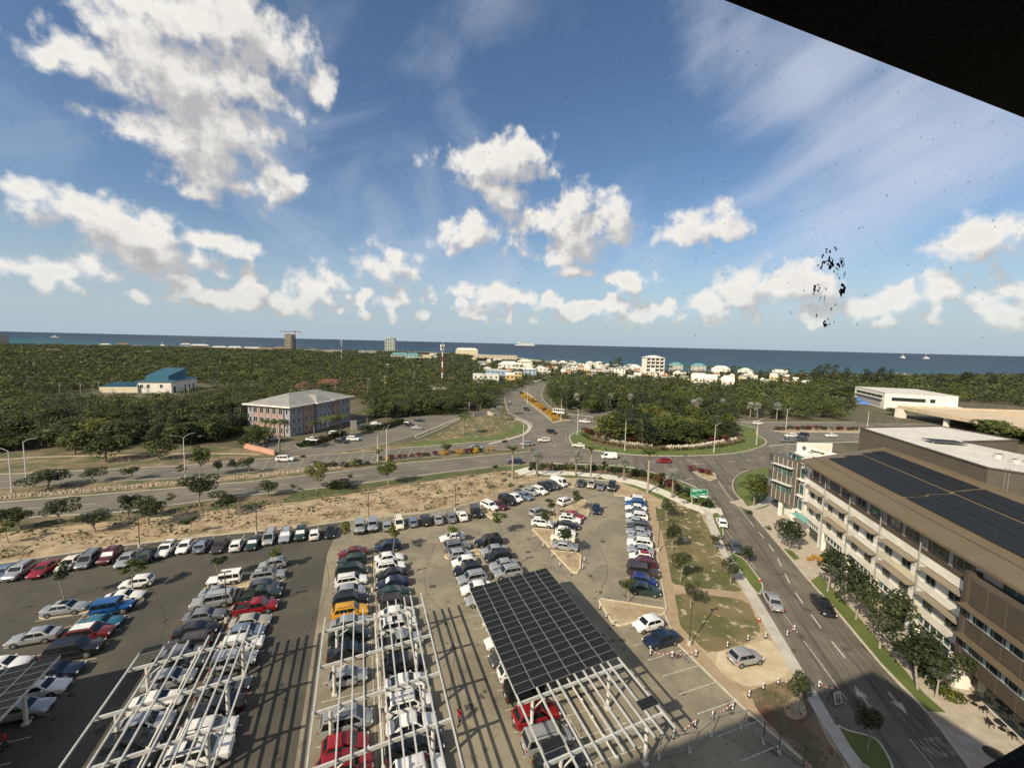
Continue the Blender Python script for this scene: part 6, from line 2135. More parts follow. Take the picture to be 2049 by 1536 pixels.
# small raised solar table and machines on the white roof
st_ = thing('solar_table', 'small raised solar array on legs on the white roof deck', 'solar panel', (OX, OY, 0), ORZ)
for i in range(6):
    for j in range(2):
        x0, y0 = 45.8 - j * 1.7, -22.4 - i * .95
        pv(st_, (x0, y0, 19.45 - i * .02), (x0 - 1.66, y0, 19.45 - i * .02), (x0 - 1.66, y0 - .92, 19.43 - i * .02), (x0, y0 - .92, 19.43 - i * .02))
for x in (45.5, 42.8):
    for y in (-22.6, -27.6):
        MB().bar((x, y, 18.0), (x, y, 19.4), .1).build('leg', MT['steel'], st_)
for i, (x, y, kind) in enumerate([(37.6, -29.0, 'fan'), (36.4, -30.4, 'box'), (35.6, -31.2, 'box'), (34.9, -32.2, 'box'), (36.0, -33.6, 'fan'), (34.2, -33.4, 'box')]):
    zb = 17.5 - (-y - 29) * .105
    a = thing('air_conditioner', f'{"round silver fan unit" if kind == "fan" else "silver box unit"}, {ordw(i)} from left of the machines on the white roof', 'air conditioner', (0, 0, 0), 0, 'machines on the white roof')
    a.parent = None
    ca, sa = math.cos(ORZ), math.sin(ORZ)
    a.location = (OX + x * ca - y * sa, OY + x * sa + y * ca, zb)
    a.rotation_euler = (0, 0, ORZ)
    if kind == 'fan':
        MB().cyl((0, 0, 0), (0, 0, 1.3), .5, .62, 14).build('housing', MT['steel'], a, 40)
        MB().cyl((0, 0, 1.31), (0, 0, 1.33), .5, n=14).build('fan_grille', MT['black_iron'], a)
    else:
        MB().box((0, 0, .5), (.9, .9, .95)).build('housing', MT['steel'], a)
        MB().cyl((0, 0, .98), (0, 0, 1.02), .34, n=12).build('fan_grille', MT['black_iron'], a)
        MB().box((.46, 0, .5), (.02, .7, .7)).build('coil', MT['black_iron'], a)
ca, sa = math.cos(ORZ), math.sin(ORZ)
pdx, pdy = 36, -31.3
pdo = tag(MB().box((0, 0, 0), (6.2, 2.2, .3)).build('plinth', MT['roof_pale']), 'white plinth under the row of machines on the roof', 'plinth')
pdo.location = (OX + pdx * ca - pdy * sa, OY + pdx * sa + pdy * ca, 17.22)
pdo.rotation_euler = (0.0, 0, ORZ - .93)

# ---------------------------------------------------------------- corner office with the sign
it = thing('corner_office', 'white corner office with a brown panelled bay and a black rooftop sign', 'building', (OX, OY, 0), ORZ)


def face(parent, name, a, b, z0, z1, th, mat):
    """a straight wall slab between two points of the plan; th is set inwards (to the right of a to b)"""
    a, b = Vector(a), Vector(b)
    d = (b - a).normalized()
    n = Vector((d.y, -d.x)) * th
    P = [(a.x, a.y), (b.x, b.y), ((b + n).x, (b + n).y), ((a + n).x, (a + n).y)]
    return MB().prism(P, z0, z1, bottom=True).build(name, MT[mat], parent)


MB().prism([(50.0, -.9), (44.0, -1.7), (38.45, -2.4), (38.45, -12), (52, -14), (54, -4.5)], 0, 13.3).build('wall', MT['wall_white'], it)
MB().prism([(50.2, -1.4), (43.6, -1.9), (43.6, -6), (50.2, -6)], 13.3, 13.32).build('roof_deck', MT['roof_pale'], it)
face(it, 'parapet', (38.3, -2.1), (43.9, -1.4), 13.0, 14.1, -.3, 'wall_white')
face(it, 'parapet', (45.6, -9.4), (54.3, -4.3), 13.2, 14.8, .3, 'wall_white')
face(it, 'parapet', (54.3, -4.3), (56.0, -12.0), 13.2, 15.2, .3, 'wall_white')
bayP = [(49.5, 1.8), (44.4, -.7), (44.9, -2.4), (52.2, -1.0), (51.9, 1.9)]
MB().prism(bayP, 3.4, 13.0, bottom=True).build('bay_wall', MT['brown_metal'], it)
# panels, ribs, strip windows on the bay's street face
A0, B0 = Vector((49.5, 1.8)), Vector((44.4, -.7))
dv = (B0 - A0).normalized()
nv = Vector((-dv.y, dv.x))
if nv.y < 0:
    nv = -nv
LB = (B0 - A0).length
m = MB()
for k in range(6):
    p = A0 + dv * (LB * k / 5)
    m.bar((*(p + nv * .03), 3.5), (*(p + nv * .03), 12.95), .06)
m.build('rib', MT['frame_white'], it)
ang = math.atan2(dv.y, dv.x)
for zc in (10.35, 6.6):
    for k in range(3):
        p = A0 + dv * (LB * (.24 + .25 * k)) + nv * .05
        window(it, p.x, p.y, zc, LB * .24, 1.7, ang, 'frame_grey', 'glass_dark' if k != 1 else 'glass_teal', 1)
        p2 = p + nv * .04 + dv * .3
        MB().box((p2.x, p2.y, zc), (.35, .04, 1.5), ang).build('curtain', MT['glass_teal'], it)
    p = A0 + dv * LB * .48 + nv * .5
    MB().box((p.x, p.y, zc + 1.05), (LB * .85, 1.0, .08), ang).build('sunshade', MT['frame_white'], it)
for zc in (10.4, 6.7):
    window(it, 50.9, 1.93, zc, .9, 1.9, math.pi, 'frame_grey', 'glass_teal', 0)
# top floor glass, glass corner, white slot windows with sunshades
for k in range(3):
    window(it, 48.6 - k * 1.6, -1.15 - k * .17, 12.2 + 1.1, 1.55, 1.7, ang + .25, 'frame_grey', 'glass_teal' if k != 1 else 'glass_dark', 0)
for zc in (11.0, 7.6, 4.4):
    window(it, 43.4, -1.45, zc, 1.5, 2.2, math.pi + .13, 'frame_white', 'glass_teal', 0)
    MB().box((43.4, -1.2, zc - 1.35), (1.7, .7, .25), .13).build('balcony_slab', MT['wall_white'], it)
for zc, hh in ((11.4, 1.0), (8.6, 2.1), (5.0, 2.1)):
    window(it, 40.9, -1.88, zc, .75, hh, math.pi + .13, 'frame_grey', 'glass_dark', 0)
    if hh > 1.5:
        MB().box((40.9, -1.4, zc + hh / 2 + .15), (1.5, .9, .06), .13).build('sunshade', MT['frame_white'], it)
for k in range(3):
    p = A0 + dv * (LB * (.22 + .28 * k)) - nv * 2.2
    window(it, p.x, p.y, 1.75, 1.5, 3.1, ang, 'frame_white', 'curtain', 0)
    window(it, p.x, p.y + .02, 3.0, 1.5, .6, ang, 'frame_grey', 'glass_teal', 0)
for p in ((48.1, .3), (45.4, -1.3)):
    MB().box((p[0], p[1], 1.7), (.7, .5, 3.4), ang).build('column', MT['wall_white'], it)
fin = MB()
fin.box((38.3, -1.25, 6.2), (.12, 1.0, 7.4))
o = fin.build('art_panel', MT['teal_panel'], it)
o['label'] = 'tall teal patterned panel between the two offices'
MB().box((40.6, -.8, 2.75), (4.6, 1.9, .12), .13).build('entrance_canopy', MT['teal_panel'], it)
# the sign: a ring emblem and the name in black letters
sg = Vector((49.9, -6.88)) + Vector((-.5, .86)) * .06
sd = Vector((54.3 - 45.6, -4.3 + 9.4)).normalized()
me = text_mesh('intertrust', .78, 'lettering', .03, .012)
me.materials.clear()
me.materials.append(MT['sign_black'])
sgn = put('lettering', me, it)
sgn.matrix_local = Matrix.Translation((50.0, -6.62, 14.25)) @ Matrix.Rotation(math.atan2(-sd.y, -sd.x), 4, 'Z') @ Matrix.Rotation(math.pi / 2, 4, 'X')
em = MB()
for k in range(20):
    a0, a1_ = k * math.pi / 10, (k + 1) * math.pi / 10
    for rr in (.46, .24):
        em.bar((math.cos(a0) * rr, 0, math.sin(a0) * rr), (math.cos(a1_) * rr, 0, math.sin(a1_) * rr), .09, .05)
em.bar((-.45, 0, 0), (.45, 0, 0), .07, .05).bar((0, 0, -.45), (0, 0, .45), .07, .05)
e_ = em.build('emblem', MT['sign_black'], it)
e_.location = (52.55, -5.1, 14.35)
e_.rotation_euler = (0, 0, math.atan2(sd.y, sd.x))
sm = MB()
for k in range(6):
    sm.box((-.55 + k * .22, 0, 0), (.15, .05, .14))
s2 = sm.build('small_lettering', MT['sign_black'], it)
s2.location = (51.35, -5.83, 13.74)
s2.rotation_euler = (0, 0, math.atan2(sd.y, sd.x))


# ---------------------------------------------------------------- general builder for the farther buildings
def hip(mb, x0, x1, y0, y1, z, rise, mi=0, ov=.5):
    x0, x1, y0, y1 = x0 - ov, x1 + ov, y0 - ov, y1 + ov
    w, d = x1 - x0, y1 - y0
    if w >= d:
        r = [(x0 + d / 2, (y0 + y1) / 2, z + rise), (x1 - d / 2, (y0 + y1) / 2, z + rise)]
        mb.add([(x0, y0, z), (x1, y0, z), (x1, y1, z), (x0, y1, z)] + r, [(0, 1, 5, 4), (2, 3, 4, 5), (1, 2, 5), (3, 0, 4), (3, 2, 1, 0)], mi)
    else:
        r = [((x0 + x1) / 2, y0 + w / 2, z + rise), ((x0 + x1) / 2, y1 - w / 2, z + rise)]
        mb.add([(x0, y0, z), (x1, y0, z), (x1, y1, z), (x0, y1, z)] + r, [(0, 1, 4), (1, 2, 5, 4), (2, 3, 5), (3, 0, 4, 5), (3, 2, 1, 0)], mi)
    return mb


def gable(mb, x0, x1, y0, y1, z, rise, ov=.4):
    x0, x1, y0, y1 = x0 - ov, x1 + ov, y0 - ov, y1 + ov
    ym = (y0 + y1) / 2
    mb.add([(x0, y0, z), (x1, y0, z), (x1, y1, z), (x0, y1, z), (x0, ym, z + rise), (x1, ym, z + rise)], [(0, 1, 5, 4), (2, 3, 4, 5), (1, 2, 5), (3, 0, 4), (3, 2, 1, 0)])
    return mb


def building(name, label, A, B, depth, h, wall, roof, rtype='hip', rise=2.0, floors=1, cols=3, group=None, side=True, wsize=(1.2, 1.2), glass='glass_dark', cat='building', ov=.5):
    """front wall from A (left as seen) to B (right), depth behind it"""
    A, B = Vector(A), Vector(B)
    w = (B - A).length
    t = thing(name, label, cat, (A.x, A.y, 0), math.atan2((B - A).y, (B - A).x), group)
    MB().box((w / 2, depth / 2, h / 2), (w, depth, h)).build('wall', MT[wall], t)
    if rtype == 'hip':
        hip(MB(), 0, w, 0, depth, h + .005, rise, 0, ov).build('roof', MT[roof], t)
    elif rtype == 'gable':
        gable(MB(), 0, w, 0, depth, h + .005, rise).build('roof', MT[roof], t)
    elif rtype == 'flat':
        MB().box((w / 2, depth / 2, h + .15), (w + .4, depth + .4, .3)).build('roof', MT[roof], t)
    fh = h / floors
    for f in range(floors):
        zc = fh * f + fh * .55
        for c in range(cols):
            window(t, w * (c + .5) / cols, -.03, zc, min(wsize[0], w / cols * .7), min(wsize[1], fh * .6), 0, 'frame_white', glass, 1)
        if side:
            n = max(1, int(depth / 4))
            for c in range(n):
                window(t, w + .03, depth * (c + .5) / n, zc, min(wsize[0], depth / n * .7), min(wsize[1], fh * .6), math.pi / 2, 'frame_white', glass, 1)
                window(t, -.03, depth * (c + .5) / n, zc, min(wsize[0], depth / n * .7), min(wsize[1], fh * .6), -math.pi / 2, 'frame_white', glass, 1)
    return t


# ---- blue and pink three-storey office with grey hipped roof
A1, B1, C1 = Vector((-99.5, 156.6)), Vector((-80.8, 151.2)), Vector((-67.6, 182.5))
t = thing('office_building', 'three-storey blue and pink office with a grey hipped roof and white eaves', 'building', (A1.x, A1.y, 0), math.atan2((B1 - A1).y, (B1 - A1).x))
w_, d_ = (B1 - A1).length, 34.0
MB().box((w_ / 2, d_ / 2, 5.4), (w_, d_, 10.8)).build('wall', MT['office_blue'], t)
for (x0, x1) in ((2.6, w_ - 2.6),):
    MB().box(((x0 + x1) / 2, -.12, 5.4), (x1 - x0, .3, 10.6)).build('pink_front', MT['office_pink'], t)
for (y0, y1, mat) in ((6.5, 11.5, 'office_pink'), (22, 27, 'office_pink')):
    MB().box((w_ + .12, (y0 + y1) / 2, 5.4), (.3, y1 - y0, 10.6)).build('pink_bay', MT[mat], t)
MB().box((w_ + .5, 16.5, 5.4), (1.4, 8, 10.6)).build('blue_bay', MT['office_blue'], t)
MB().box((w_ / 2, d_ / 2, 10.95), (w_ + 2.6, d_ + 2.6, .45)).build('eave', MT['wall_white'], t)
MB().box((w_ + .8, 16.5, 10.95), (2.8, 10, .47)).build('eave', MT['wall_white'], t)
rr_ = hip(MB(), 0, w_, 0, d_, 11.2, 3.4, 0, .7)
rt = rr_.build('roof', MT['roof_grey'], t)
hip(MB(), w_ * .5, w_ + 1.2, 12.5, 20.5, 11.22, 2.4, 0, .4).build('roof_wing', MT['roof_grey'], t)
m = MB()
for i in range(26):
    y = 1 + i * 1.28
    m.bar((w_ + .6, y, 11.25), (w_ / 2 + .2, y, 14.4), .06) if 9 < y < 25 else None
m.build('roof_seam', MT['roof_grey'], rt)
m = MB()
for (a, b) in (((w_ * .55, 1.5), (w_ * .9, 1.5)), ((w_ * .9, 1.5), (w_ * .9, 5)), ((w_ * .55, 1.5), (w_ * .55, 5))):
    for z in (11.6, 12.1):
        m.bar((*a, z), (*b, z), .06)
    for k in range(4):
        p = (a[0] + (b[0] - a[0]) * k / 3, a[1] + (b[1] - a[1]) * k / 3)
        m.bar((*p, 11.2), (*p, 12.1), .06)
m.build('roof_railing', MT['frame_grey'], t)
for f in range(3):
    zc = 2.0 + f * 3.5
    for c in range(5):
        window(t, 3.9 + c * (w_ - 7.8) / 4, -.30, zc, 1.7, 2.1, 0, 'frame_white', 'glass_dark', 1)
    window(t, 1.3, -.03, zc, .9, 1.8, 0, 'frame_white', 'glass_dark', 0)
    window(t, w_ - 1.3, -.03, zc, .9, 1.8, 0, 'frame_white', 'glass_dark', 0)
    for y in (2.0, 4.4, 7.5, 10.3, 14.2, 16.6, 18.9, 23, 26, 29.5, 32):
        x = w_ + .03 + (1.2 if 12.5 < y < 20.5 else (.27 if 6.5 < y < 11.5 or 22 < y < 27 else 0))
        window(t, x, y, zc, 1.2, 2.0, math.pi / 2, 'frame_white', 'glass_dark', 1)
for c in range(6):
    MB().box((2.7 + c * (w_ - 5.4) / 5, -.32, 5.4), (.28, .12, 10.6)).build('pilaster', MT['office_blue'], t)
sx_, sy_ = G(*c2(897, 870))
tag(MB().box((sx_, sy_, 1.9), (2.2, .5, 3.8), math.radians(30)).box((sx_, sy_, 3.85), (2.5, .7, .16), math.radians(30)).build('entrance_slab', MT['wall_grey']), 'plain grey upright slab beside the office entrance', 'monument')
wl_ = [G(*c2(*p)) for p in ((40, 1010), (270, 1065), (275, 1075))]
o = thing('boundary_wall', 'salmon pink garden wall along the main road before the office', 'wall', (*wl_[0], 0))
P_ = [(p[0] - wl_[0][0], p[1] - wl_[0][1]) for p in wl_[:2]]
MB().ribbon(P_, .3, 0, 1.5).build('wall', MT['wall_pink'], o)
MB().ribbon(P_, .45, 1.5, 1.62).build('coping', MT['wall_pink'], o)
for f in (0, .5, 1):
    MB().box((P_[1][0] * f, P_[1][1] * f, .85), (.5, .5, 1.75)).build('pillar', MT['wall_pink'], o)
# hedge right of the office
ha, hb = G(*c2(1270, 752)), G(*c2(1800, 745))
hd = Vector(hb) - Vector(ha)
rngh = np.random.default_rng(8)
V, F = leaves(rngh, [(hd.x * i / 40, hd.y * i / 40, 1.2, .9, .9, 1.1) for i in range(41)], 5200, .16, up=.4)
V[:, 2] = np.maximum(V[:, 2], .02)
hg = thing('hedge', 'long clipped dark green hedge behind the office drive', 'hedge', (*ha, 0))
put('foliage', npmesh('foliage', V, F, LEAF['hedge']), hg)
wa, wb2 = G(*c3(0, 745)), G(*c3(60, 790))
o = thing('garden_wall', 'pale low wall beside the trees left of the north road', 'wall', (*G(*c2(1840, 745)), 0))
pp = [Vector(G(*c2(*p))) - Vector(G(*c2(1840, 745))) for p in ((1840, 760), (1950, 745), (2000, 755))]
MB().ribbon([tuple(p) for p in pp], .3, 0, 1.9).build('wall', MT['wall_grey'], o)

# ---- hall with the blue metal roof
t = thing('hall', 'white hall with a blue sloping metal roof standing in the wood', 'building', (-252, 252.3, 0), math.atan2(8.2, 39))
MB().box((31, 15, 3.55), (18, 30, 7.1)).build('wall', MT['wall_white'], t)
MB().box((11.5, 8, 1.9), (20.6, 14, 3.8)).build('low_wing', MT['wall_cream'], t)
MB().box((22.3, 3.0, 2.6), (.5, 8, 5.2)).build('curved_wall', MT['wall_grey'], t)
m = MB()
m.add([(21, -.8, 7.12), (41, -.8, 7.12), (41, 31, 7.12), (21, 31, 7.12), (33, 15, 9.6), (33, 20, 9.6)], [(0, 1, 4), (1, 2, 5, 4), (2, 3, 5), (3, 0, 4, 5)])
m.build('roof', MT['roof_blue'], t)
m = MB()
m.add([(1, .8, 3.85), (12, .8, 3.85), (12, 15.2, 5.6), (1, 15.2, 5.6)], [(0, 1, 2, 3), (3, 2, 1, 0)])
m.add([(12, .8, 3.87), (22.4, .8, 3.87), (22.4, 15.2, 5.9), (12, 15.2, 5.9)], [(0, 1, 2, 3), (3, 2, 1, 0)])
m.build('roof', MT['roof_blue'], t)
x0, x1, y0, y1 = 24.5, 37.0, 3.0, 24.0
m = MB()
zf, zb_ = 10.4, 14.2
m.add([(x0, y0, 7), (x1, y0, 7), (x1, y1, 7), (x0, y1, 7), (x0, y0, zf), (x1, y0, zf), (x1, y1, zb_), (x0, y1, zb_)], [(0, 1, 5, 4), (1, 2, 6, 5), (2, 3, 7, 6), (3, 0, 4, 7), (4, 5, 6, 7)])
m.build('upper_roof', MT['roof_blue'], t)
m = MB()
for k in range(14):
    xx = x0 + .4 + k * .9
    m.bar((xx, y0, zf + .03), (xx, y1, zb_ + .03), .06)
m.build('roof_seams', MT['roof_blue'], t)['kind'] = 'stuff'
for y in (3.5, 15.5, 20.5, 25.5):
    MB().box((40.03, y, 1.9), (.12, 1.4 if y > 10 else 2.2, 3.8)).build('doorway', MT['glass_dark'], t)
for x in (24, 27.5, 34.5):
    window(t, x, -.05, 4.2, 1.5, 2.2, 0, 'frame_white', 'glass_dark', 1)

# ---- white modern hall on the right, bridge beside it
t = building('hall', 'low white modern hall with long dark strip windows right of the roundabout', (256, 312), (239.5, 268), 36, 10.2, 'wall_white', 'roof_white', 'flat', floors=1, cols=0, side=False)
Lh = math.hypot(16.5, 44)
MB().box((Lh / 2, -.05, 7.4), (Lh * .86, .2, 1.6)).build('strip_window', MT['glass_dark'], t)
MB().box((Lh / 2, -.6, 6.2), (Lh * .9, 1.2, .3)).build('ledge', MT['wall_white'], t)
MB().box((Lh / 2, -.04, 3.0), (Lh * .8, .1, 4.2)).build('lower_wall', MT['wall_grey'], t)
for k in range(4):
    MB().box((Lh * (.25 + .17 * k), -.14, 7.4), (.2, .12, 1.6)).build('mullion', MT['frame_grey'], t)
MB().box((Lh + .06, 12, 6.6), (.2, 17, 2.2)).build('strip_window', MT['glass_dark'], t)
MB().box((Lh + .06, 24, 6.6), (.2, 2.5, 2.2)).build('strip_window', MT['glass_dark'], t)
MB().box((Lh + 2.4, 33, 2.0), (4.8, 7, 4.0)).build('annex', MT['wall_white'], t)
for i, (px, s) in enumerate([((845, 590), (3.2, 3.0)), ((895, 605), (4.0, 1.8))]):
    x, y = G(*c4(*px))
    o = thing('tarpaulin', f'blue tarpaulin over a stack beside the white hall, the {"left" if i == 0 else "right"} one', 'tarpaulin', (x, y, 0), -.9, 'tarpaulins at the white hall')
    m = MB()
    m.add([(-s[0], -1.5, 0), (s[0], -1.5, 0), (s[0], 1.5, 0), (-s[0], 1.5, 0), (-s[0] * .8, -.9, s[1]), (s[0] * .7, -1, s[1] * .9), (s[0] * .8, .9, s[1]), (-s[0] * .7, 1, s[1] * 1.1)],
          [(0, 1, 5, 4), (1, 2, 6, 5), (2, 3, 7, 6), (3, 0, 4, 7), (4, 5, 6, 7)])
    m.build('sheet', MT['blue_tarp'], o)
br = thing('bridge', 'pale concrete road bridge with a dark underside behind the brown roof block', 'bridge', (214, 205, 0))
m = MB()
deck = [(4, 30), (0, 0), (-1.5, -24), (-4, -48), (76, -60), (80, 22)]
m.prism(deck, 4.9, 5.5, bottom=True)
m.build('deck', MT['bridge'], br)
for a, b in zip(deck[:3], deck[1:4]):
    MB().bar((*a, 5.6), (*b, 5.6), .5, 2.0).build('parapet', MT['bridge'], br)
MB().bar((4, 30, 5.6), (80, 22, 5.6), .5, 1.6).build('parapet', MT['bridge'], br)
MB().box((2.5, 1.5, 2.4), (1.6, 1.6, 4.9)).build('pier', MT['wall_white'], br)
MB().box((4, 28, 2.4), (2.0, 5, 4.9)).build('abutment', MT['wall_white'], br)
MB().box((1.5, -44, 2.4), (4, 6, 4.9)).build('abutment', MT['bridge'], br)
MB().box((34, -12, 2.4), (1.0, 80, 4.9)).build('retaining_wall', MT['brown_dark'], br)
MB().box((48, 6, 6.4), (16, 10, 2.0)).build('kiosk', MT['wall_beige'], br)
tree(('wood', 2), *G(*c4(1850, 880)), 9.0, 15, 'broad dark tree standing against the pale bridge')
tree(('wood', 3), *G(*c4(1960, 870)), 6.0, 9, 'smaller dark tree right of the broad tree at the bridge')
tree(('wood', 1), *G(*c4(1140, 690)), 5.0, 9, 'round dark bush tree at the corner of the white hall')

# ---- houses and flats along the coast (pixel centre, base row, width in pixels, wall height, depth, wall, roof, roof kind, floors, label)
RED = [((475, 582), 190, 4.5, 14, 'wall_cream', 'roof_red', 3.4, 'left of three red-brown roofed houses behind the blue and pink office'),
       ((690, 556), 250, 6.0, 14, 'wall_cream', 'roof_red', 4.0, 'middle and largest of three red-brown roofed houses behind the office'),
       ((925, 582), 160, 6.0, 12, 'wall_pink', 'roof_red', 3.2, 'right of three red-brown roofed houses behind the office')]
for (p, wpx, h, dep, wm, rm, rise, lab) in RED:
    h = 3.6
    x, y = G(*c2(*p))
    w = wpx / 3.938 * y / FPX
    building('house', lab, (x - w / 2, y), (x + w / 2, y + 2), dep, h, wm, rm, 'hip', rise, 1 if h < 5 else 2, 3, 'red-brown roofed houses')
HS = [  # px, base row, width px, height m, wall, roof, kind, rise, floors, cols, words
    (100, 706, 34, 4.0, 'wall_beige', 'roof_terracotta', 'hip', 2.5, 1, 3, 'orange-roofed house alone in the trees at far left'),
    (170, 705, 16, 3.5, 'wall_white', 'roof_pale', 'hip', 2, 1, 2, 'small white house in the trees right of the orange roof'),
    (211, 693, 18, 5, 'wall_white', 'roof_pale', 'hip', 3, 1, 2, 'white shore house, leftmost on the left horizon'),
    (247, 692, 18, 5, 'wall_beige', 'roof_terracotta', 'hip', 3, 1, 2, 'tan shore house, second on the left horizon'),
    (300, 708, 18, 3.5, 'wall_white', 'roof_pale', 'hip', 2, 1, 2, 'low white house among treetops below the left horizon'),
    (372, 692, 18, 6, 'wall_white', 'roof_pale', 'hip', 3, 2, 3, 'white shore house with pale hip roof left of the cluster'),
    (400, 695, 30, 6, 'wall_beige', 'roof_pale', 'hip', 4, 2, 4, 'broad beige shore house in the left cluster'),
    (440, 699, 26, 6, 'wall_white', 'roof_pale', 'hip', 3, 2, 3, 'white house in the middle of the left shore cluster'),
    (470, 700, 26, 7, 'wall_white', 'roof_pale', 'hip', 3, 2, 4, 'tall white house in the left shore cluster'),
    (505, 700, 26, 5, 'wall_white', 'roof_pale', 'gable', 3, 1, 3, 'gabled white house at the right of the left cluster'),
    (530, 702, 32, 6, 'wall_cream', 'roof_terracotta', 'hip', 3, 2, 4, 'cream house with brown roof left of the unfinished tower'),
    (560, 700, 22, 6, 'wall_cream', 'roof_terracotta', 'hip', 3, 2, 3, 'cream house with brown roof touching the unfinished tower'),
    (630, 704, 40, 6, 'wall_grey', 'roof_grey', 'flat', 0, 2, 5, 'long grey flat-roofed block right of the unfinished tower'),
    (665, 706, 32, 7, 'wall_grey', 'roof_pale', 'flat', 0, 2, 4, 'grey and white flat block left of the thin striped mast'),
    (735, 708, 34, 7, 'wall_grey', 'roof_pale', 'flat', 0, 2, 4, 'grey flat block between the thin mast and the green tower'),
    (800, 716, 36, 7, 'wall_grey', 'roof_teal', 'hip', 4, 2, 5, 'teal-roofed block below the green tower, left part'),
    (826, 720, 30, 9, 'tower_green', 'roof_teal', 'hip', 4, 3, 4, 'teal-roofed block below the green tower, right part'),
    (852, 719, 22, 9, 'wall_paleyellow', 'roof_pale', 'flat', 0, 3, 3, 'pale yellow block left of the plain white cube'),
    (867, 719, 14, 12, 'wall_white', 'roof_pale', 'flat', 0, 3, 2, 'plain white cube building left of the striped mast'),
    (934, 710, 44, 14, 'wall_paleyellow', 'roof_pale', 'hip', 6, 3, 9, 'hotel with a broad white hipped roof on the centre horizon'),
    (975, 720, 56, 10, 'wall_beige', 'roof_pale', 'flat', 0, 3, 8, 'long beige flat-topped hotel on the centre shore'),
    (1012, 722, 44, 11, 'wall_beige', 'roof_pale', 'flat', 0, 3, 6, 'beige flat-topped hotel wing left of the cruise ship'),
    (1018, 742, 44, 8, 'wall_white', 'roof_pale', 'hip', 4.5, 2, 5, 'two-storey white house with a broad white hip roof'),
    (1050, 735, 30, 9, 'wall_paleyellow', 'roof_pale', 'hip', 3, 3, 4, 'pale yellow flats under white roofs behind the townhouses'),
    (972, 768, 52, 8, 'wall_white', 'roof_pale', 'flat', 0, 2, 5, 'white flat-roofed block left of the townhouses'),
    (905, 768, 22, 4, 'wall_white', 'roof_terracotta', 'hip', 2, 1, 2, 'small house with orange roof near the striped mast'),
    (880, 790, 26, 3.5, 'wall_pink', 'roof_pale', 'gable', 1.5, 1, 2, 'low pink shed among the trees'),
    (862, 786, 16, 3.5, 'wall_white', 'roof_grey', 'gable', 1.5, 1, 1, 'little white shed among the trees'),
    (775, 738, 18, 4, 'wall_white', 'roof_pale', 'hip', 2, 1, 2, 'small white house in the wood below the grey blocks'),
    (985, 755, 26, 8, 'wall_blue', 'roof_pale', 'flat', 0, 2, 3, 'light blue townhouse, left one of the coloured row'),
    (1005, 757, 22, 8, 'wall_blue', 'roof_pale', 'flat', 0, 2, 3, 'pale blue townhouse, second of the coloured row'),
    (1020, 768, 18, 8, 'wall_yellow', 'roof_pale', 'gable', 2, 2, 2, 'golden yellow townhouse, left one of two'),
    (1036, 764, 16, 9, 'wall_yellow', 'roof_pale', 'flat', 0, 3, 2, 'golden yellow townhouse, right one of two'),
    (1060, 756, 26, 9, 'wall_blue', 'roof_pale', 'hip', 2, 3, 3, 'light blue townhouse right of the yellow pair'),
    (1082, 750, 24, 8, 'wall_white', 'roof_pale', 'hip', 2, 2, 3, 'white townhouse at the bend of the north road'),
]
for i in range(8):
    HS.append((1112 + i * 17 + (i * 37 % 9) - 4, 730 + i * .9 + i * 5 % 4, 12 + i * 3 % 8, 5.5 + i * 7 % 3, 'wall_white' if i % 3 else 'wall_cream', 'roof_pale', 'hip', 2.6, 2, 3, f'white villa with pale roof, {ordw(i)} from left in the row nearest the sea'))
for i in range(8):
    HS.append((1114 + i * 18 + (i * 29 % 11) - 5, 742 + i * .8 + i * 7 % 5, 13 + i * 5 % 9, 6 + i * 5 % 4, 'wall_white', 'roof_grey' if i % 3 == 1 else 'roof_pale', 'hip' if i % 2 else 'flat', 2.4, 3, 3, f'white block of flats, {ordw(i)} from left in the second row from the sea'))
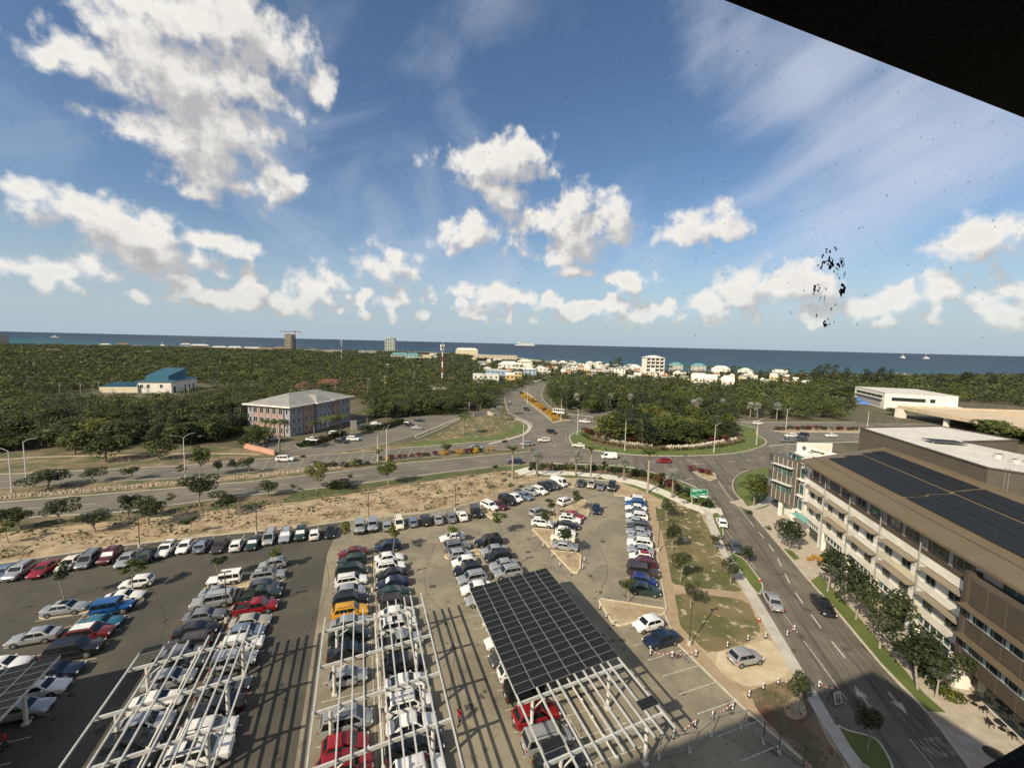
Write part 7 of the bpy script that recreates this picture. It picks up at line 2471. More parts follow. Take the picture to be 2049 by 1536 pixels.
HS += [
    (1265, 745, 36, 7, 'wall_white', 'roof_pale', 'hip', 4, 2, 4, 'white house with broad white roof left of the five-storey block'),
    (1294, 755, 26, 6, 'wall_cream', 'roof_pale', 'flat', 0, 2, 3, 'low cream house at the foot of the five-storey block'),
    (1352, 740, 26, 8, 'wall_grey', 'roof_teal', 'hip', 4, 2, 3, 'blue-roofed villa right of the five-storey block'),
    (1397, 742, 28, 8, 'wall_grey', 'roof_teal', 'hip', 4, 2, 3, 'second blue-roofed villa farther right'),
    (1360, 756, 22, 6, 'wall_paleyellow', 'roof_pale', 'flat', 0, 2, 3, 'pale yellow house below the first blue roof'),
    (1398, 757, 22, 6, 'wall_paleyellow', 'roof_pale', 'flat', 0, 2, 3, 'pale yellow house below the second blue roof'),
    (1442, 747, 34, 7, 'wall_white', 'roof_pale', 'hip', 4, 2, 4, 'white villa with broad hip roof before the sea'),
    (1408, 775, 46, 8, 'wall_white', 'roof_pale', 'gable', 4, 2, 4, 'bright white house with steep pale gables in the trees'),
    (1455, 780, 22, 7, 'wall_white', 'roof_pale', 'gable', 4, 2, 2, 'narrow bright white gabled house in the trees'),
    (1491, 749, 26, 6, 'wall_white', 'roof_pale', 'hip', 3, 2, 3, 'white villa at the left of the right-hand shore'),
    (1560, 748, 26, 6, 'wall_white', 'roof_pale', 'flat', 0, 2, 3, 'white flat villa on the right-hand shore'),
    (1588, 757, 50, 5, 'wall_white', 'roof_pale', 'flat', 0, 1, 6, 'long white beach building on the right-hand shore'),
    (1640, 762, 40, 4, 'wall_white', 'roof_pale', 'flat', 0, 1, 5, 'low white building between pines on the right-hand shore'),
    (1658, 759, 15, 6, 'wall_pink', 'roof_red', 'flat', 0, 1, 2, 'small red-fronted kiosk on the right-hand shore'),
    (1700, 771, 56, 3.5, 'wall_beige', 'roof_pale', 'flat', 0, 1, 6, 'long low beige building left of the white hall'),
    (1810, 755, 28, 5, 'wall_white', 'roof_pale', 'flat', 0, 1, 3, 'white roof above the trees behind the white hall'),
    (1842, 757, 22, 5, 'wall_white', 'roof_pale', 'flat', 0, 1, 2, 'second white roof above the trees behind the white hall'),
    (1130, 790 - 8, 14, 3, 'wall_white', 'roof_pale', 'hip', 1.5, 1, 1, 'tiny white house in the wood behind the roundabout'),
    (1170, 776, 16, 3, 'wall_beige', 'roof_pale', 'hip', 1.5, 1, 1, 'tiny beige house in the wood behind the roundabout'),
]
rh = random.Random(41)
for i in range(64):
    x = 950 + i * 10.6 + rh.uniform(-7, 7)
    lo_ = np.interp(x, [950, 1000, 1080, 1200, 1330, 1500, 1640], [716, 720, 730, 739, 747, 753, 757])
    HS.append((x, lo_ + rh.uniform(2, 22 if x > 1100 else 30), rh.uniform(7, 17), rh.uniform(4, 7.5), rh.choice(['wall_white', 'wall_white', 'wall_cream', 'wall_grey', 'wall_paleyellow', 'wall_beige']), rh.choice(['roof_pale', 'roof_pale', 'roof_pale', 'roof_grey', 'roof_terracotta']),
               rh.choice(['hip', 'gable', 'flat', 'hip']), rh.uniform(1.5, 3), 1, 2, f'small scattered shore house, {ordw(i)} from left of the irregular ones behind the north road'))
for (px, by, wpx, h, wm, rm, rk, rise, fl_, cols, lab) in HS:
    x, y = G(px, by)
    w = wpx * math.hypot(x, y) / FPX / math.sqrt(1 + ((px - CX) / FPX) ** 2)
    d = Vector((x, y)).normalized()
    sdv = Vector((d.y, -d.x)) * (w / 2)
    q = Vector((x, y))
    building('house' if h < 9 else 'apartment_block', lab, tuple(q - sdv), tuple(q + sdv), min(14, w * .8), h, wm, rm, rk, rise, fl_, cols, 'buildings along the coast', False, (1.8, 1.6), 'glass_dark', 'house' if h < 9 else 'building')

# five-storey white block
x, y = G(1310, 752)
w = 36 * y / FPX
t = thing('apartment_block', 'five-storey white block with balconies standing above the shore houses', 'building', (x - w / 2, y, 0), .05)
H5 = GH(1310, 752, 716)
MB().box((w / 2, 8, H5 / 2), (w, 16, H5)).build('wall', MT['wall_white'], t)
hip(MB(), 0, w, 0, 16, H5 + .01, 3.0, 0, 1.2).build('roof', MT['roof_pale'], t)
for f in range(5):
    zc = H5 / 5 * (f + .5)
    MB().box((w / 2, -.7, zc - H5 / 10 + .1), (w + .6, 1.5, .3)).build('balcony', MT['roof_pale'], t)
    for c in range(4):
        window(t, w * (c + .5) / 4, -.05, zc + .2, w / 4 * .72, H5 / 5 * .55, 0, 'frame_white', 'glass_dark', 1)
for c in range(5):
    MB().box((w * c / 4, -1.3, H5 / 2), (.45, .3, H5)).build('pier', MT['wall_white'], t)

# green tower, unfinished tower with crane, left block
def highrise(px0, px1, by, ty, label, mats, floors, cols, name='high_rise'):
    x0, y0 = G(px0, by)
    x1, _ = G(px1, by)
    h = GH((px0 + px1) / 2, by, ty)
    t = thing(name, label, 'building', (x0, y0, 0), 0)
    w = x1 - x0
    MB().box((w / 2, 10, h / 2), (w, 20, h)).build('wall', MT[mats[0]], t)
    MB().box((w * .3, 6, h + 1.2), (w * .5, 8, 2.4)).build('roof_house', MT[mats[0]], t)
    for f in range(floors):
        MB().box((w / 2, -.6, h * (f + 1) / floors - .25), (w * .98, 1.4, .5)).build('floor_slab', MT[mats[1]], t)
        for c in range(cols):
            window(t, w * (c + .5) / cols, -.05, h * (f + .5) / floors, w / cols * .7, h / floors * .55, 0, 'frame_white', 'glass_dark' if mats[0] != 'concrete_raw' else 'glass_dark', 0)
    return t, x0, y0, w, h


highrise(770, 797, 702, 676, 'pale green high-rise with white balconies on the centre horizon', ('tower_green', 'wall_white'), 9, 4)
highrise(-4, 34, 690, 669, 'grey apartment slab at the far left end of the horizon', ('wall_grey', 'wall_beige'), 6, 6)
_, x0, y0, w, h = highrise(570, 595, 699, 669, 'unfinished concrete high-rise under the crane', ('concrete_raw', 'wall_beige'), 10, 5)
xc, yc = G(592, 699)
hc = GH(592, 699, 656)
cr = thing('tower_crane', 'dark tower crane standing over the unfinished high-rise', 'crane', (xc, yc - 3, 0))
MB().bar((0, 0, 0), (0, 0, hc), 2.2).build('mast', MT['crane_red'], cr)
jl = 30 * yc / FPX
MB().bar((-jl, 0, hc - 4), (jl * .42, 0, hc - 4), 1.5).build('jib', MT['crane_red'], cr)
MB().bar((0, 0, hc), (-jl * .7, 0, hc - 3.4), .5).bar((0, 0, hc), (jl * .38, 0, hc - 3.4), .5).build('tie_rod', MT['crane_red'], cr)
MB().box((jl * .38, 0, hc - 6), (3, 2, 3)).build('counterweight', MT['concrete_raw'], cr)
MB().box((1.6, -1, hc - 7), (2, 2, 2.4)).build('cab', MT['frame_white'], cr)


def mast(bx, by, ty, label, wide):
    x, y = G(bx, by)
    h = GH(bx, by, ty)
    t = thing('radio_mast', label, 'mast', (x, y, 0))
    n = 7
    for i in range(n):
        MB().cyl((0, 0, h * i / n * .92), (0, 0, h * (i + 1) / n * .92), wide * (1 - .35 * i / n), wide * (1 - .35 * (i + 1) / n), 8).build('section', MT['mast_red' if i % 2 == 0 else 'mast_white'], t)
    for k in range(6):
        a = k * math.pi / 3
        for zz in (.9, .82):
            MB().box((math.cos(a) * wide * 2.2, math.sin(a) * wide * 2.2, h * zz), (wide * .7, wide * .7, h * .06), a).build('antenna', MT['mast_white'], t)
    MB().cyl((0, 0, h * .86), (0, 0, h * .87), wide * 2.4, n=10).build('platform', MT['frame_grey'], t)
    MB().bar((0, 0, h * .92), (0, 0, h), wide * .3).build('spike', MT['mast_white'], t)


mast(684, 724, 677, 'thin red and white striped radio mast in the left wood', .55)
mast(885, 768, 683, 'thicker red and white striped radio mast left of the townhouses', .75)

# ---- ships
x, y = G(1033, 695.5, 0)
dist = 5200
d = Vector((x, y)).normalized() * dist
sd_ = Vector((d.y, -d.x)).normalized()
L = 42 * dist / FPX * 1.02
sh = thing('cruise_ship', 'white cruise ship far out on the sea', 'ship', (d.x + sd_.x * L * .42, d.y + sd_.y * L * .42, -.8), math.atan2(sd_.y, sd_.x))
pm('hull_blue', (0.05, 0.06, 0.10), 0.5)
m = MB()
m.prism([(-L / 2, -13), (L / 2 - 8, -13), (L / 2 + 4, 0), (L / 2 - 8, 13), (-L / 2, 13)], 0, 14)
m.build('hull', MT['hull_blue'], sh)
m = MB()
m.prism([(-L / 2 + 3, -12.5), (L / 2 - 12, -12.5), (L / 2 - 4, 0), (L / 2 - 12, 12.5), (-L / 2 + 3, 12.5)], 14, 20)
m.build('upper_hull', MT['mast_white'], sh)
for k in range(5):
    MB().box((-4 + k * 2, 0, 22.5 + k * 5), (L * (.88 - .07 * k), 23, 3.6)).build('deck', MT['mast_white'], sh)
    MB().box((-4 + k * 2, 0, 25.2 + k * 5), (L * (.86 - .07 * k), 22.6, 1.4)).build('window_band', MT['glass_dark'], sh)
MB().box((-L * .32, 0, 52), (22, 14, 14)).build('funnel', MT['mast_white'], sh)
MB().box((L * .30, 0, 48), (14, 20, 6)).build('bridge_deck', MT['mast_white'], sh)
for i, (px, py, s) in enumerate([(325, 680, 1.0), (280, 686, .5), (110, 670, 1.4), (520, 683, .6), (1806, 711.5, 1.6), (1853, 712.5, 1.4)]):
    r0 = Vector(ray(px, py))
    D = 1900 if py - np.interp(px, [0, 2049], [664, 713]) > 6 else 4200
    q = Vector((r0.x, r0.y)).normalized() * D
    b = thing('boat', f'tiny white boat on the sea, {ordw(i)} counted from far left of the horizon', 'boat', (q.x, q.y, -.8), .3 * i, 'tiny boats on the sea')
    s *= D / 1900
    MB().prism([(-7 * s, -2 * s), (5 * s, -2 * s), (9 * s, 0), (5 * s, 2 * s), (-7 * s, 2 * s)], 0, 2.2 * s).build('hull', MT['mast_white'], b)
    MB().box((-1 * s, 0, 3.2 * s), (6 * s, 2.6 * s, 2 * s)).build('cabin', MT['mast_white'], b)
    MB().bar((0, 0, 3 * s), (0, 0, 16 * s), .3 * s).build('mast', MT['mast_white'], b)
# ================================================================== SOLAR CAR PORTS
def zc_(v, v0):
    """height of the canopy plane: 3.5 m at its low left edge, 4.5 m at the right edge"""
    return 3.5 + (v - v0) / 11.1


def carport(label, v0, u0, u1, rafters, ppan=None, loose=(), posts=True):
    t = thing('solar_carport', label, 'carport', (0, 0, 0))

    def P(u, v, dz=0.0):
        x, y = UV(u, v)
        return (x, y, zc_(v, v0) + dz)
    for u in rafters:
        MB().bar(P(u, v0 - .1, -.16), P(u, v0 + 11.2, -.16), .16, .30).build('rafter', MT['steel'], t)
        if posts:
            for vv in (v0 + 1.4, v0 + 9.6):
                x, y = UV(u - .05, vv)
                m = MB().cyl((x, y, 0), (x, y, zc_(vv, v0) - .3), .17, n=12)
                m.box((x, y, .12), (.5, .5, .2), math.radians(20))
                o = m.build('post', MT['steel_white'], t, 40)
                x2, y2 = UV(u - .05, vv + (1.3 if vv < v0 + 5 else -1.3))
                MB().bar((x, y, zc_(vv, v0) - 1.3), (x2, y2, zc_(vv, v0) - .36), .09).build('brace', MT['steel_white'], t)
    for dv in (.05, 2.1, 3.2, 4.2, 6.05, 7.05, 8.0, 9.0, 9.8, 11.05):
        MB().bar(P(u0, v0 + dv, .06), P(u1, v0 + dv, .06), .125, .18).build('purlin', MT['steel'], t)
    x, y = UV(u0 + .6, v0 + 5.55)
    m = MB()
    m.bar(P(u0 + .8, v0 + 5.5, -.42), P(u1, v0 + 5.5, -.42), .12, .10)
    for u in np.arange(u0 + 1.2, u1, 1.9):
        m.box(P(u, v0 + 5.5, -.36), (.22, .22, .22), math.radians(20))
    m.build('cable_tray', MT['steel_white'], t)
    if ppan:
        ua, ub, nu, nv = ppan
        du, dv = (ub - ua) / nu, 11.12 / nv
        for i in range(nu):
            for j in range(nv):
                a, b = ua + du * i + .012, ua + du * (i + 1) - .012
                c, d = v0 + dv * j + .018, v0 + dv * (j + 1) - .018
                pv(t, P(a, c, .19), P(b, c, .19), P(b, d, .19), P(a, d, .19))
    for (u, v) in loose:
        pv(t, P(u, v, .19), P(u + 1.0, v, .19), P(u + 1.0, v + 1.85, .19), P(u, v + 1.85, .19))
    return t


carport('bare steel carport frame in the middle of the car park', -4.15, -50.6, -24.5, (-48.4, -42.9, -37.4, -32.1, -26.8))
carport('bare steel carport frame with a single panel, left in the car park', -21.5, -50.4, -26.5, (-48.3, -42.7, -37.3, -32.0), None, ((-50.9, -21.4),))
carport('large carport roofed with dark solar panels, half of its frame still bare', 13.3, -51.2, -25.2, (-48.4, -43.1, -37.9, -32.7, -26.85), (-51.15, -33.4, 17, 6), ((-28.45, 22.75), (-28.35, 13.45)))
carport('solar panel carport cut off by the left edge of the picture', -38.85, -50.7, -31, (-48.3, -42.9, -37.5), (-50.7, -33.5, 17, 6))

# ================================================================== LAMP POSTS
_lamp = {}


def lot_lamp(bx, by, ty, label, twin=True):
    x, y = G(bx, by)
    h = max(5.4, GH(bx, by, ty))
    t = thing('lamp_post', label, 'lamp post', (x, y, 0), math.radians(20), 'dark lamp posts of the car park')
    if 'p' not in _lamp:
        _lamp['p'] = MB().cyl((0, 0, .5), (0, 0, 1), .075, .06, 8).mesh('pole', MT['brown_dark'])
        _lamp['b'] = MB().cyl((0, 0, 0), (0, 0, .62), .26, n=12).mesh('concrete_base', MT['concrete'])
        _lamp['h'] = MB().box((.42, 0, 0), (.55, .28, .09)).box((.1, 0, 0), (.2, .06, .06)).mesh('lamp_head', MT['brown_dark'])
    o = MB().cyl((0, 0, .5), (0, 0, h), .075, .06, 8).build('pole', MT['brown_dark'], t)
    put('concrete_base', _lamp['b'], t)
    put('lamp_head', _lamp['h'], t, (0, 0, h - .05), 0)
    if twin:
        put('lamp_head', _lamp['h'], t, (0, 0, h - .05), math.pi)


for bx, by, ty, lab in [(280, 1096, 1034, 'dark lamp post behind the long car row, leftmost'), (514, 1068, 1010, 'dark lamp post behind the long car row, second from left'), (738, 1044, 985, 'dark lamp post behind the long car row, third from left'),
                        (911, 1021, 968, 'dark lamp post behind the long car row, rightmost'), (746, 1183, 1100, 'dark lamp post in the middle double row'), (977, 1162, 1070, 'dark lamp post in the double row behind the solar roof'),
                        (454, 1244, 1143, 'dark lamp post with concrete foot in the left double row'), (1317, 1102, 1039, 'dark lamp post beside the row along the sandy path'), (1379, 1290, 1180, 'dark lamp post at the corner of the dry lawn')]:
    lot_lamp(bx, by, ty, lab)


def road_lamp(bx, by, ty, label, arms=(1,), rz=0.0):
    x, y = G(bx, by)
    h = GH(bx, by, ty)
    t = thing('street_lamp', label, 'street lamp', (x, y, .05), rz, 'pale street lamps along the roads')
    MB().cyl((0, 0, 0), (0, 0, h * .93), .13, .075, 8).build('pole', MT['steel_white'], t, 50)
    MB().box((0, 0, .2), (.45, .45, .4)).build('foot', MT['concrete'], t)
    for s in arms:
        m = MB()
        pts = [(0, 0, h * .92), (s * .6, 0, h * .96), (s * 1.3, 0, h * .99), (s * 2.0, 0, h)]
        for a, b in zip(pts, pts[1:]):
            m.cyl(a, b, .05, .045, 6)
        m.build('arm', MT['steel_white'], t, 50)
        MB().box((s * 2.25, 0, h - .02), (.7, .26, .12)).build('lamp_head', MT['frame_grey'], t)


for px, ty, lab, arms, rz in [((24, 985), 896, 'pale street lamp in the median, leftmost in view', (-1,), .2), ((53, 962), 878, 'pale street lamp second from left behind the bushy median tree', (1,), .3), ((371, 957.5), 869, 'pale twin-armed street lamp in the median, right of the yellowish tree', (1, -1), 1.0),
                              ((774, 924), 853, 'pale street lamp in the flowering median', (1, -1), 1.5), (c3(262, 1010), c3(0, 795)[1], 'pale street lamp at the point of the main median', (1, -1), 1.4), (c3(690, 905), c3(0, 690)[1], 'pale street lamp on the left of the roundabout lawn', (-1,), 0.1),
                              (c3(1063, 1030), c3(0, 800)[1], 'pale street lamp on the front of the roundabout lawn', (1,), 1.3), (c3(1765, 1045), c3(0, 815)[1], 'pale street lamp on the right of the roundabout lawn', (1,), 0.2), (c3(560, 790), c3(0, 625)[1], 'pale street lamp in the north flower bed, lower one', (1, -1), 1.2),
                              (c3(297, 660), c3(0, 525)[1], 'pale street lamp in the north flower bed, upper one', (1, -1), 1.2), (c4(120, 900), c4(0, 712)[1], 'pale street lamp on the far right tip of the roundabout lawn', (1,), .1), (c4(332, 795), c4(0, 635)[1], 'pale twin-armed street lamp in the east median', (1, -1), .2),
                              (c4(920, 765), c4(0, 655)[1], 'pale street lamp in the east median before the brown block', (1, -1), 1.4), (c4(1272, 715), c4(0, 630)[1], 'pale street lamp in front of the bridge', (1,), 1.4), (c2(1085, 1110), c2(0, 890)[1], 'thin dark pole beside the flowering median lamp', (), 0),
                              (c3(1530, 1370), c3(0, 1255)[1], 'short pale lamp on the lawn beside the green sign', (1,), .3)]:
    road_lamp(*px, ty, lab, arms, rz)


def utility_pole(px, by, ty, label):
    x, y = G(px, by)
    h = GH(px, by, ty)
    t = thing('utility_pole', label, 'utility pole', (x, y, 0), .4, 'utility poles in the wood')
    MB().cyl((0, 0, 0), (0, 0, h), .16, .11, 7).build('pole', MT['bark_pale'], t)
    MB().bar((-1.4, 0, h - .5), (1.4, 0, h - .5), .12).build('crossarm', MT['bark_pale'], t)
    for s in (-1.2, 0, 1.2):
        MB().cyl((s, 0, h - .45), (s, 0, h - .15), .06, n=6).build('insulator', MT['frame_grey'], t)
    MB().cyl((.35, 0, h - 1.9), (.35, 0, h - 1.1), .25, n=8).build('transformer', MT['frame_grey'], t)


for i, (p, t_) in enumerate([(c1(475, 620), c1(0, 490)[1]), (c1(640, 625), c1(0, 492)[1]), (c1(780, 600), c1(0, 478)[1]), (c1(1488, 650), c1(0, 525)[1]), (c2(1010, 600), c2(0, 455)[1]), (c2(1140, 560), c2(0, 435)[1]), (c2(1335, 480), c2(0, 380)[1]), (c2(1375, 510), c2(0, 405)[1]), (c2(1805, 740), c2(0, 645)[1])]):
    utility_pole(*p, t_, f'utility pole, {ordw(i)} from left rising out of the wood')

# ================================================================== BARRIER POSTS WITH CHAINS, FENCE, SIGNS
pm('barrier_white', (0.62, 0.60, 0.57), 0.6)
pm('barrier_dark', (0.05, 0.045, 0.045), 0.8)
pm('tape_red', (0.45, 0.05, 0.04), 0.6)
_b = (MB().cyl((0, 0, .22), (0, 0, .95), .13, .10, 8).cyl((0, 0, .95), (0, 0, 1.0), .13, .10, 8).mesh('post', MT['barrier_white'], 50), MB().cyl((0, 0, 0), (0, 0, .24), .27, .22, 8).mesh('weight', MT['barrier_dark'], 50),
      MB().cyl((0, 0, .6), (0, 0, .72), .135, .13, 8).mesh('band', MT['barrier_dark'], 50))


def barrier(px, label, group):
    x, y = G(*px)
    t = thing('barrier_post', label, 'bollard', (x, y, .03), 0, group)
    put('post', _b[0], t)
    put('weight', _b[1], t)
    put('band', _b[2], t)
    t.scale = (.7, .7, .72)
    return (x, y)


def chain(a, b, label):
    """red and white plastic chain hanging between two posts: each link length its own piece"""
    t = thing('plastic_chain', label, 'chain', (*a, 0), 0, 'red and white chains')
    n = max(6, int(math.hypot(b[0] - a[0], b[1] - a[1]) / .22))
    for i in range(n):
        t0, t1 = i / n, (i + 1) / n
        P = [((b[0] - a[0]) * q, (b[1] - a[1]) * q, .88 - .55 * (1 - (2 * q - 1) ** 2)) for q in (t0, t1)]
        MB().bar(P[0], P[1], .055).build('link', MT['tape_red' if i % 2 else 'barrier_white'], t)


z9 = lambda x, y: (1180 + x / 6.403, 1180 + y / 6.403)
zb9 = lambda x, y: (1240 + x / 4.454, 1380 + y / 4.454)
bp = [barrier(z9(*p), f'white post on a dark weight, {ordw(i)} from left before the dark blue sedan', 'chained posts by the sedan') for i, p in enumerate([(775, 835), (1055, 870), (1360, 850)])]
chain(bp[0], bp[1], 'left red and white chain before the dark blue sedan')
chain(bp[1], bp[2], 'right red and white chain before the dark blue sedan')
bp = [barrier(zb9(*p), f'white post on a dark weight, {ordw(i)} from left beside the carport\'s bare end', 'chained posts by the bare frame') for i, p in enumerate([(475, 430), (670, 330), (825, 255), (1005, 175)])]
chain(bp[0], bp[1], 'red and white chain between the two left posts at the bare frame')
chain(bp[2], bp[3], 'red and white chain between the two right posts at the bare frame')
bp = [barrier(q8(*p), f'white post on a dark weight, {n} at the street bay', 'posts at the street bay') for p, n in [((400, 750), 'upper right'), ((358, 782), 'upper left'), ((540, 1075), 'beside the easel sign')]]
chain(bp[0], bp[1], 'red and white chain across the upper end of the street bay')
x2, y2 = G(*q8(640, 1110))
chain(bp[2], (x2, y2), 'red and white chain running to the easel sign')
for i, p in enumerate([q8(15, 845), q8(133, 805), q8(235, 790), q8(140, 1130), q8(220, 1085), q8(306, 1055), q8(45, 1205)]):
    barrier(p, f'white post on a dark weight, {ordw(i)} of those round the bare marl ground', 'posts round the marl ground')
for i, p in enumerate([z7(300, 890), z7(437, 1030), z7(572, 1190), z7(692, 1330), z7(1068, 1250), z7(1042, 1365), z7(1075, 345), z7(1160, 390), z7(1160, 455), z7(1150, 515), z7(585, 490)]):
    barrier(p, f'white post on a dark weight, {ordw(i)} of those round the triangular islands', 'posts round the triangular islands')
for i, p in enumerate([z9(125, 250), z9(213, 355), z9(305, 455)]):
    barrier(p, f'white post on a dark weight, {ordw(i)} from top along the lower island kerb', 'posts along the lower island')
pm('cone_orange', (0.36, 0.07, 0.03), 0.6)
for i, p in enumerate([q8(197, 700), q8(200, 470)]):
    x, y = G(*p)
    o = thing('traffic_cone', f'orange and white traffic cone on the pavement edge, the {"lower" if i == 0 else "upper"} one', 'traffic cone', (x, y, .15), 0, 'traffic cones by the street')
    MB().box((0, 0, .03), (.42, .42, .06)).build('foot', MT['cone_orange'], o)
    MB().cyl((0, 0, .06), (0, 0, .72), .16, .03, 10).build('cone', MT['cone_orange'], o, 50)
    MB().cyl((0, 0, .34), (0, 0, .5), .115, .078, 10).build('band', MT['barrier_white'], o, 50)

# site fence of leaning mesh panels on the bottom edge
FP = [zb9(350, 600), zb9(625, 545), zb9(815, 400), zb9(1080, 335), zb9(1280, 460), zb9(1420, 545), zb9(1640, 690)]
m_, N_, p_, out_ = _mat('fence_mesh')
N_.n.remove(p_)
tr = N_.new('ShaderNodeBsdfTransparent')
df = N_.new('ShaderNodeBsdfDiffuse')
df.inputs[0].default_value = (0.18, 0.16, 0.13, 1)
tc_ = N_.new('ShaderNodeTexCoord')
wv = N_.new('ShaderNodeTexBrick')
N_.link(tc_.outputs['Object'], wv.inputs['Vector'])
mx_ = N_.new('ShaderNodeMixShader')
mx_.inputs[0].default_value = 0.16
N_.link(tr.outputs[0], mx_.inputs[1])
N_.link(df.outputs[0], mx_.inputs[2])
N_.link(mx_.outputs[0], out_.inputs[0])
for i in range(len(FP) - 1):
    a, b = Vector(G(*FP[i])), Vector(G(*FP[i + 1]))
    t = thing('site_fence', f'wire mesh fence panel, {ordw(i)} from left across the bottom of the car park', 'fence', (a.x, a.y, .03), 0, 'wire fence panels')
    d = b - a
    m = MB()
    for z in (.12, 1.95):
        m.bar((0, 0, z), (d.x, d.y, z), .045)
    m.bar((0, 0, 0), (0, 0, 2.0), .06).bar((d.x, d.y, 0), (d.x, d.y, 2.0), .05)
    m.build('frame', MT['frame_grey'] if i < 4 else MT['brown_dark'], t)
    MB().box((0, 0, .06), (.75, .26, .12), 1.1).build('foot', MT['concrete'], t)
    m = MB()
    n = int(d.length / .3)
    for k in range(1, n):
        q = d * (k / n)
        m.bar((q.x, q.y, .12), (q.x, q.y, 1.95), .005)
    for k in range(1, 7):
        m.bar((0, 0, .12 + k * .26), (d.x, d.y, .12 + k * .26), .005)
    m.build('wire', MT['frame_grey'], t)['kind'] = 'stuff'

# green direction sign
pm('sign_green', (0.012, 0.17, 0.085), 0.45)
pm('sign_white', (0.62, 0.70, 0.64), 0.5)
cA, cB = Vector(G(1384, 1010)), Vector(G(1410, 1012))
t = thing('road_sign', 'green roundabout direction sign on two posts beside the street', 'road sign', (cA.x, cA.y, 0), math.atan2((cB - cA).y, (cB - cA).x))
ws = (cB - cA).length
sw = 33 * cA.y / FPX
shh = 20 * cA.y / FPX
zs = GH(1397, 1011, 987)
for x in (.0, ws):
    MB().cyl((x, .05, 0), (x, .05, zs + shh * .5), .06, n=8).build('post', MT['steel_white'], t)
MB().box((ws / 2, 0, zs), (sw, .05, shh)).build('panel', MT['sign_green'], t)
m = MB()
for (cx_, cz_, w_, h_) in ((0, .475, 1, .02), (0, -.475, 1, .02), (-.49, 0, .012, .97), (.49, 0, .012, .97)):
    m.box((ws / 2 + cx_ * sw, -.035, zs + cz_ * shh), (w_ * sw, .02, h_ * shh))
m.build('border', MT['sign_white'], t)
m = MB()
c0_ = Vector((ws / 2 + .0 * sw, -.04, zs - .12 * shh))
for k in range(12):
    a0, a1_ = k * math.pi / 6, (k + 1) * math.pi / 6
    m.bar(c0_ + Vector((math.cos(a0) * .28, 0, math.sin(a0) * .28)), c0_ + Vector((math.cos(a1_) * .28, 0, math.sin(a1_) * .28)), .12, .02)
for a in (20, 150, 200, 270):
    r_ = math.radians(a)
    m.bar(c0_ + Vector((math.cos(r_) * .3, 0, math.sin(r_) * .3)), c0_ + Vector((math.cos(r_) * .75, 0, math.sin(r_) * .55)), .11, .02)
m.build('map_symbol', MT['sign_white'], t)
m = MB()
for (cx_, cz_, w_) in ((-.1, .34, .62), (-.28, .20, .30), (.27, -.02, .26), (-.34, -.26, .22), (-.2, -.38, .2)):
    for k in range(7):
        m.box((ws / 2 + (cx_ + w_ * (k - 3) / 7.5) * sw, -.035, zs + cz_ * shh), (w_ * sw / 9, .02, shh * .07))
m.build('lettering', MT['sign_white'], t)
MB().box((ws / 2 + .27 * sw, -.04, zs - .27 * shh), (.42 * sw, .02, .16 * shh)).build('white_field', MT['sign_white'], t)
x, y = G(*c3(500, 665))
t = thing('road_sign', 'grey back of a road sign beside the north road', 'road sign', (x, y, 0), .2)
MB().box((0, 0, 3.4), (4.0, .08, 2.8)).build('panel', MT['frame_grey'], t)
for s in (-1.2, 1.2):
    MB().cyl((s, .06, 0), (s, .06, 3.6), .07, n=6).build('post', MT['frame_grey'], t)
for i, px in enumerate([(1212, 901), (1287, 910.5), (1372, 914), (1145, 847)]):
    x, y = G(*px)
    t = thing('chevron_sign', f'small dark low sign, {ordw(i)} on the roundabout kerb', 'road sign', (x, y, .1), 0, 'low signs on the roundabout kerb')
    MB().box((0, 0, .55), (.9, .06, .5)).build('panel', MT['barrier_dark'], t)
    MB().bar((0, .04, 0), (0, .04, .5), .06).build('post', MT['frame_grey'], t)

# easel sign in the street bay
x, y = G(*q8(655, 1180))
t = thing('easel_sign', 'white notice board on an easel in the shaded street bay', 'sign', (x, y, .04), math.radians(20))
m = MB()
m.add([(-.6, 0, .15), (.6, 0, .15), (.6, .35, 1.3), (-.6, .35, 1.3)], [(0, 1, 2, 3), (3, 2, 1, 0)])
m.build('board', MT['barrier_white'], t)
m = MB()
for a, b in (((-.62, 0, 0), (-.62, .38, 1.35)), ((.62, 0, 0), (.62, .38, 1.35)), ((-.62, .8, 0), (-.62, .38, 1.35)), ((.62, .8, 0), (.62, .38, 1.35)), ((-.62, .0, .12), (.62, .0, .12)), ((-.62, .38, 1.35), (.62, .38, 1.35))):
    m.bar(a, b, .06)
m.build('frame', MT['black_iron'], t)
m = MB()
for k in range(14):
    a0, a1_ = k * math.pi / 7, (k + 1) * math.pi / 7
    f = lambda a: (math.cos(a) * .22, .205 + math.sin(a) * .07, .80 + math.sin(a) * .22)
    m.bar(f(a0), f(a1_), .05)
for k in range(3):
    m.bar((-.35, .045 + k * .03, .34 + k * .09), (.35, .045 + k * .03, .34 + k * .09), .03)
ls = m.build('print', MT['barrier_dark'], t)
ls.location = (0, -.03, .01)

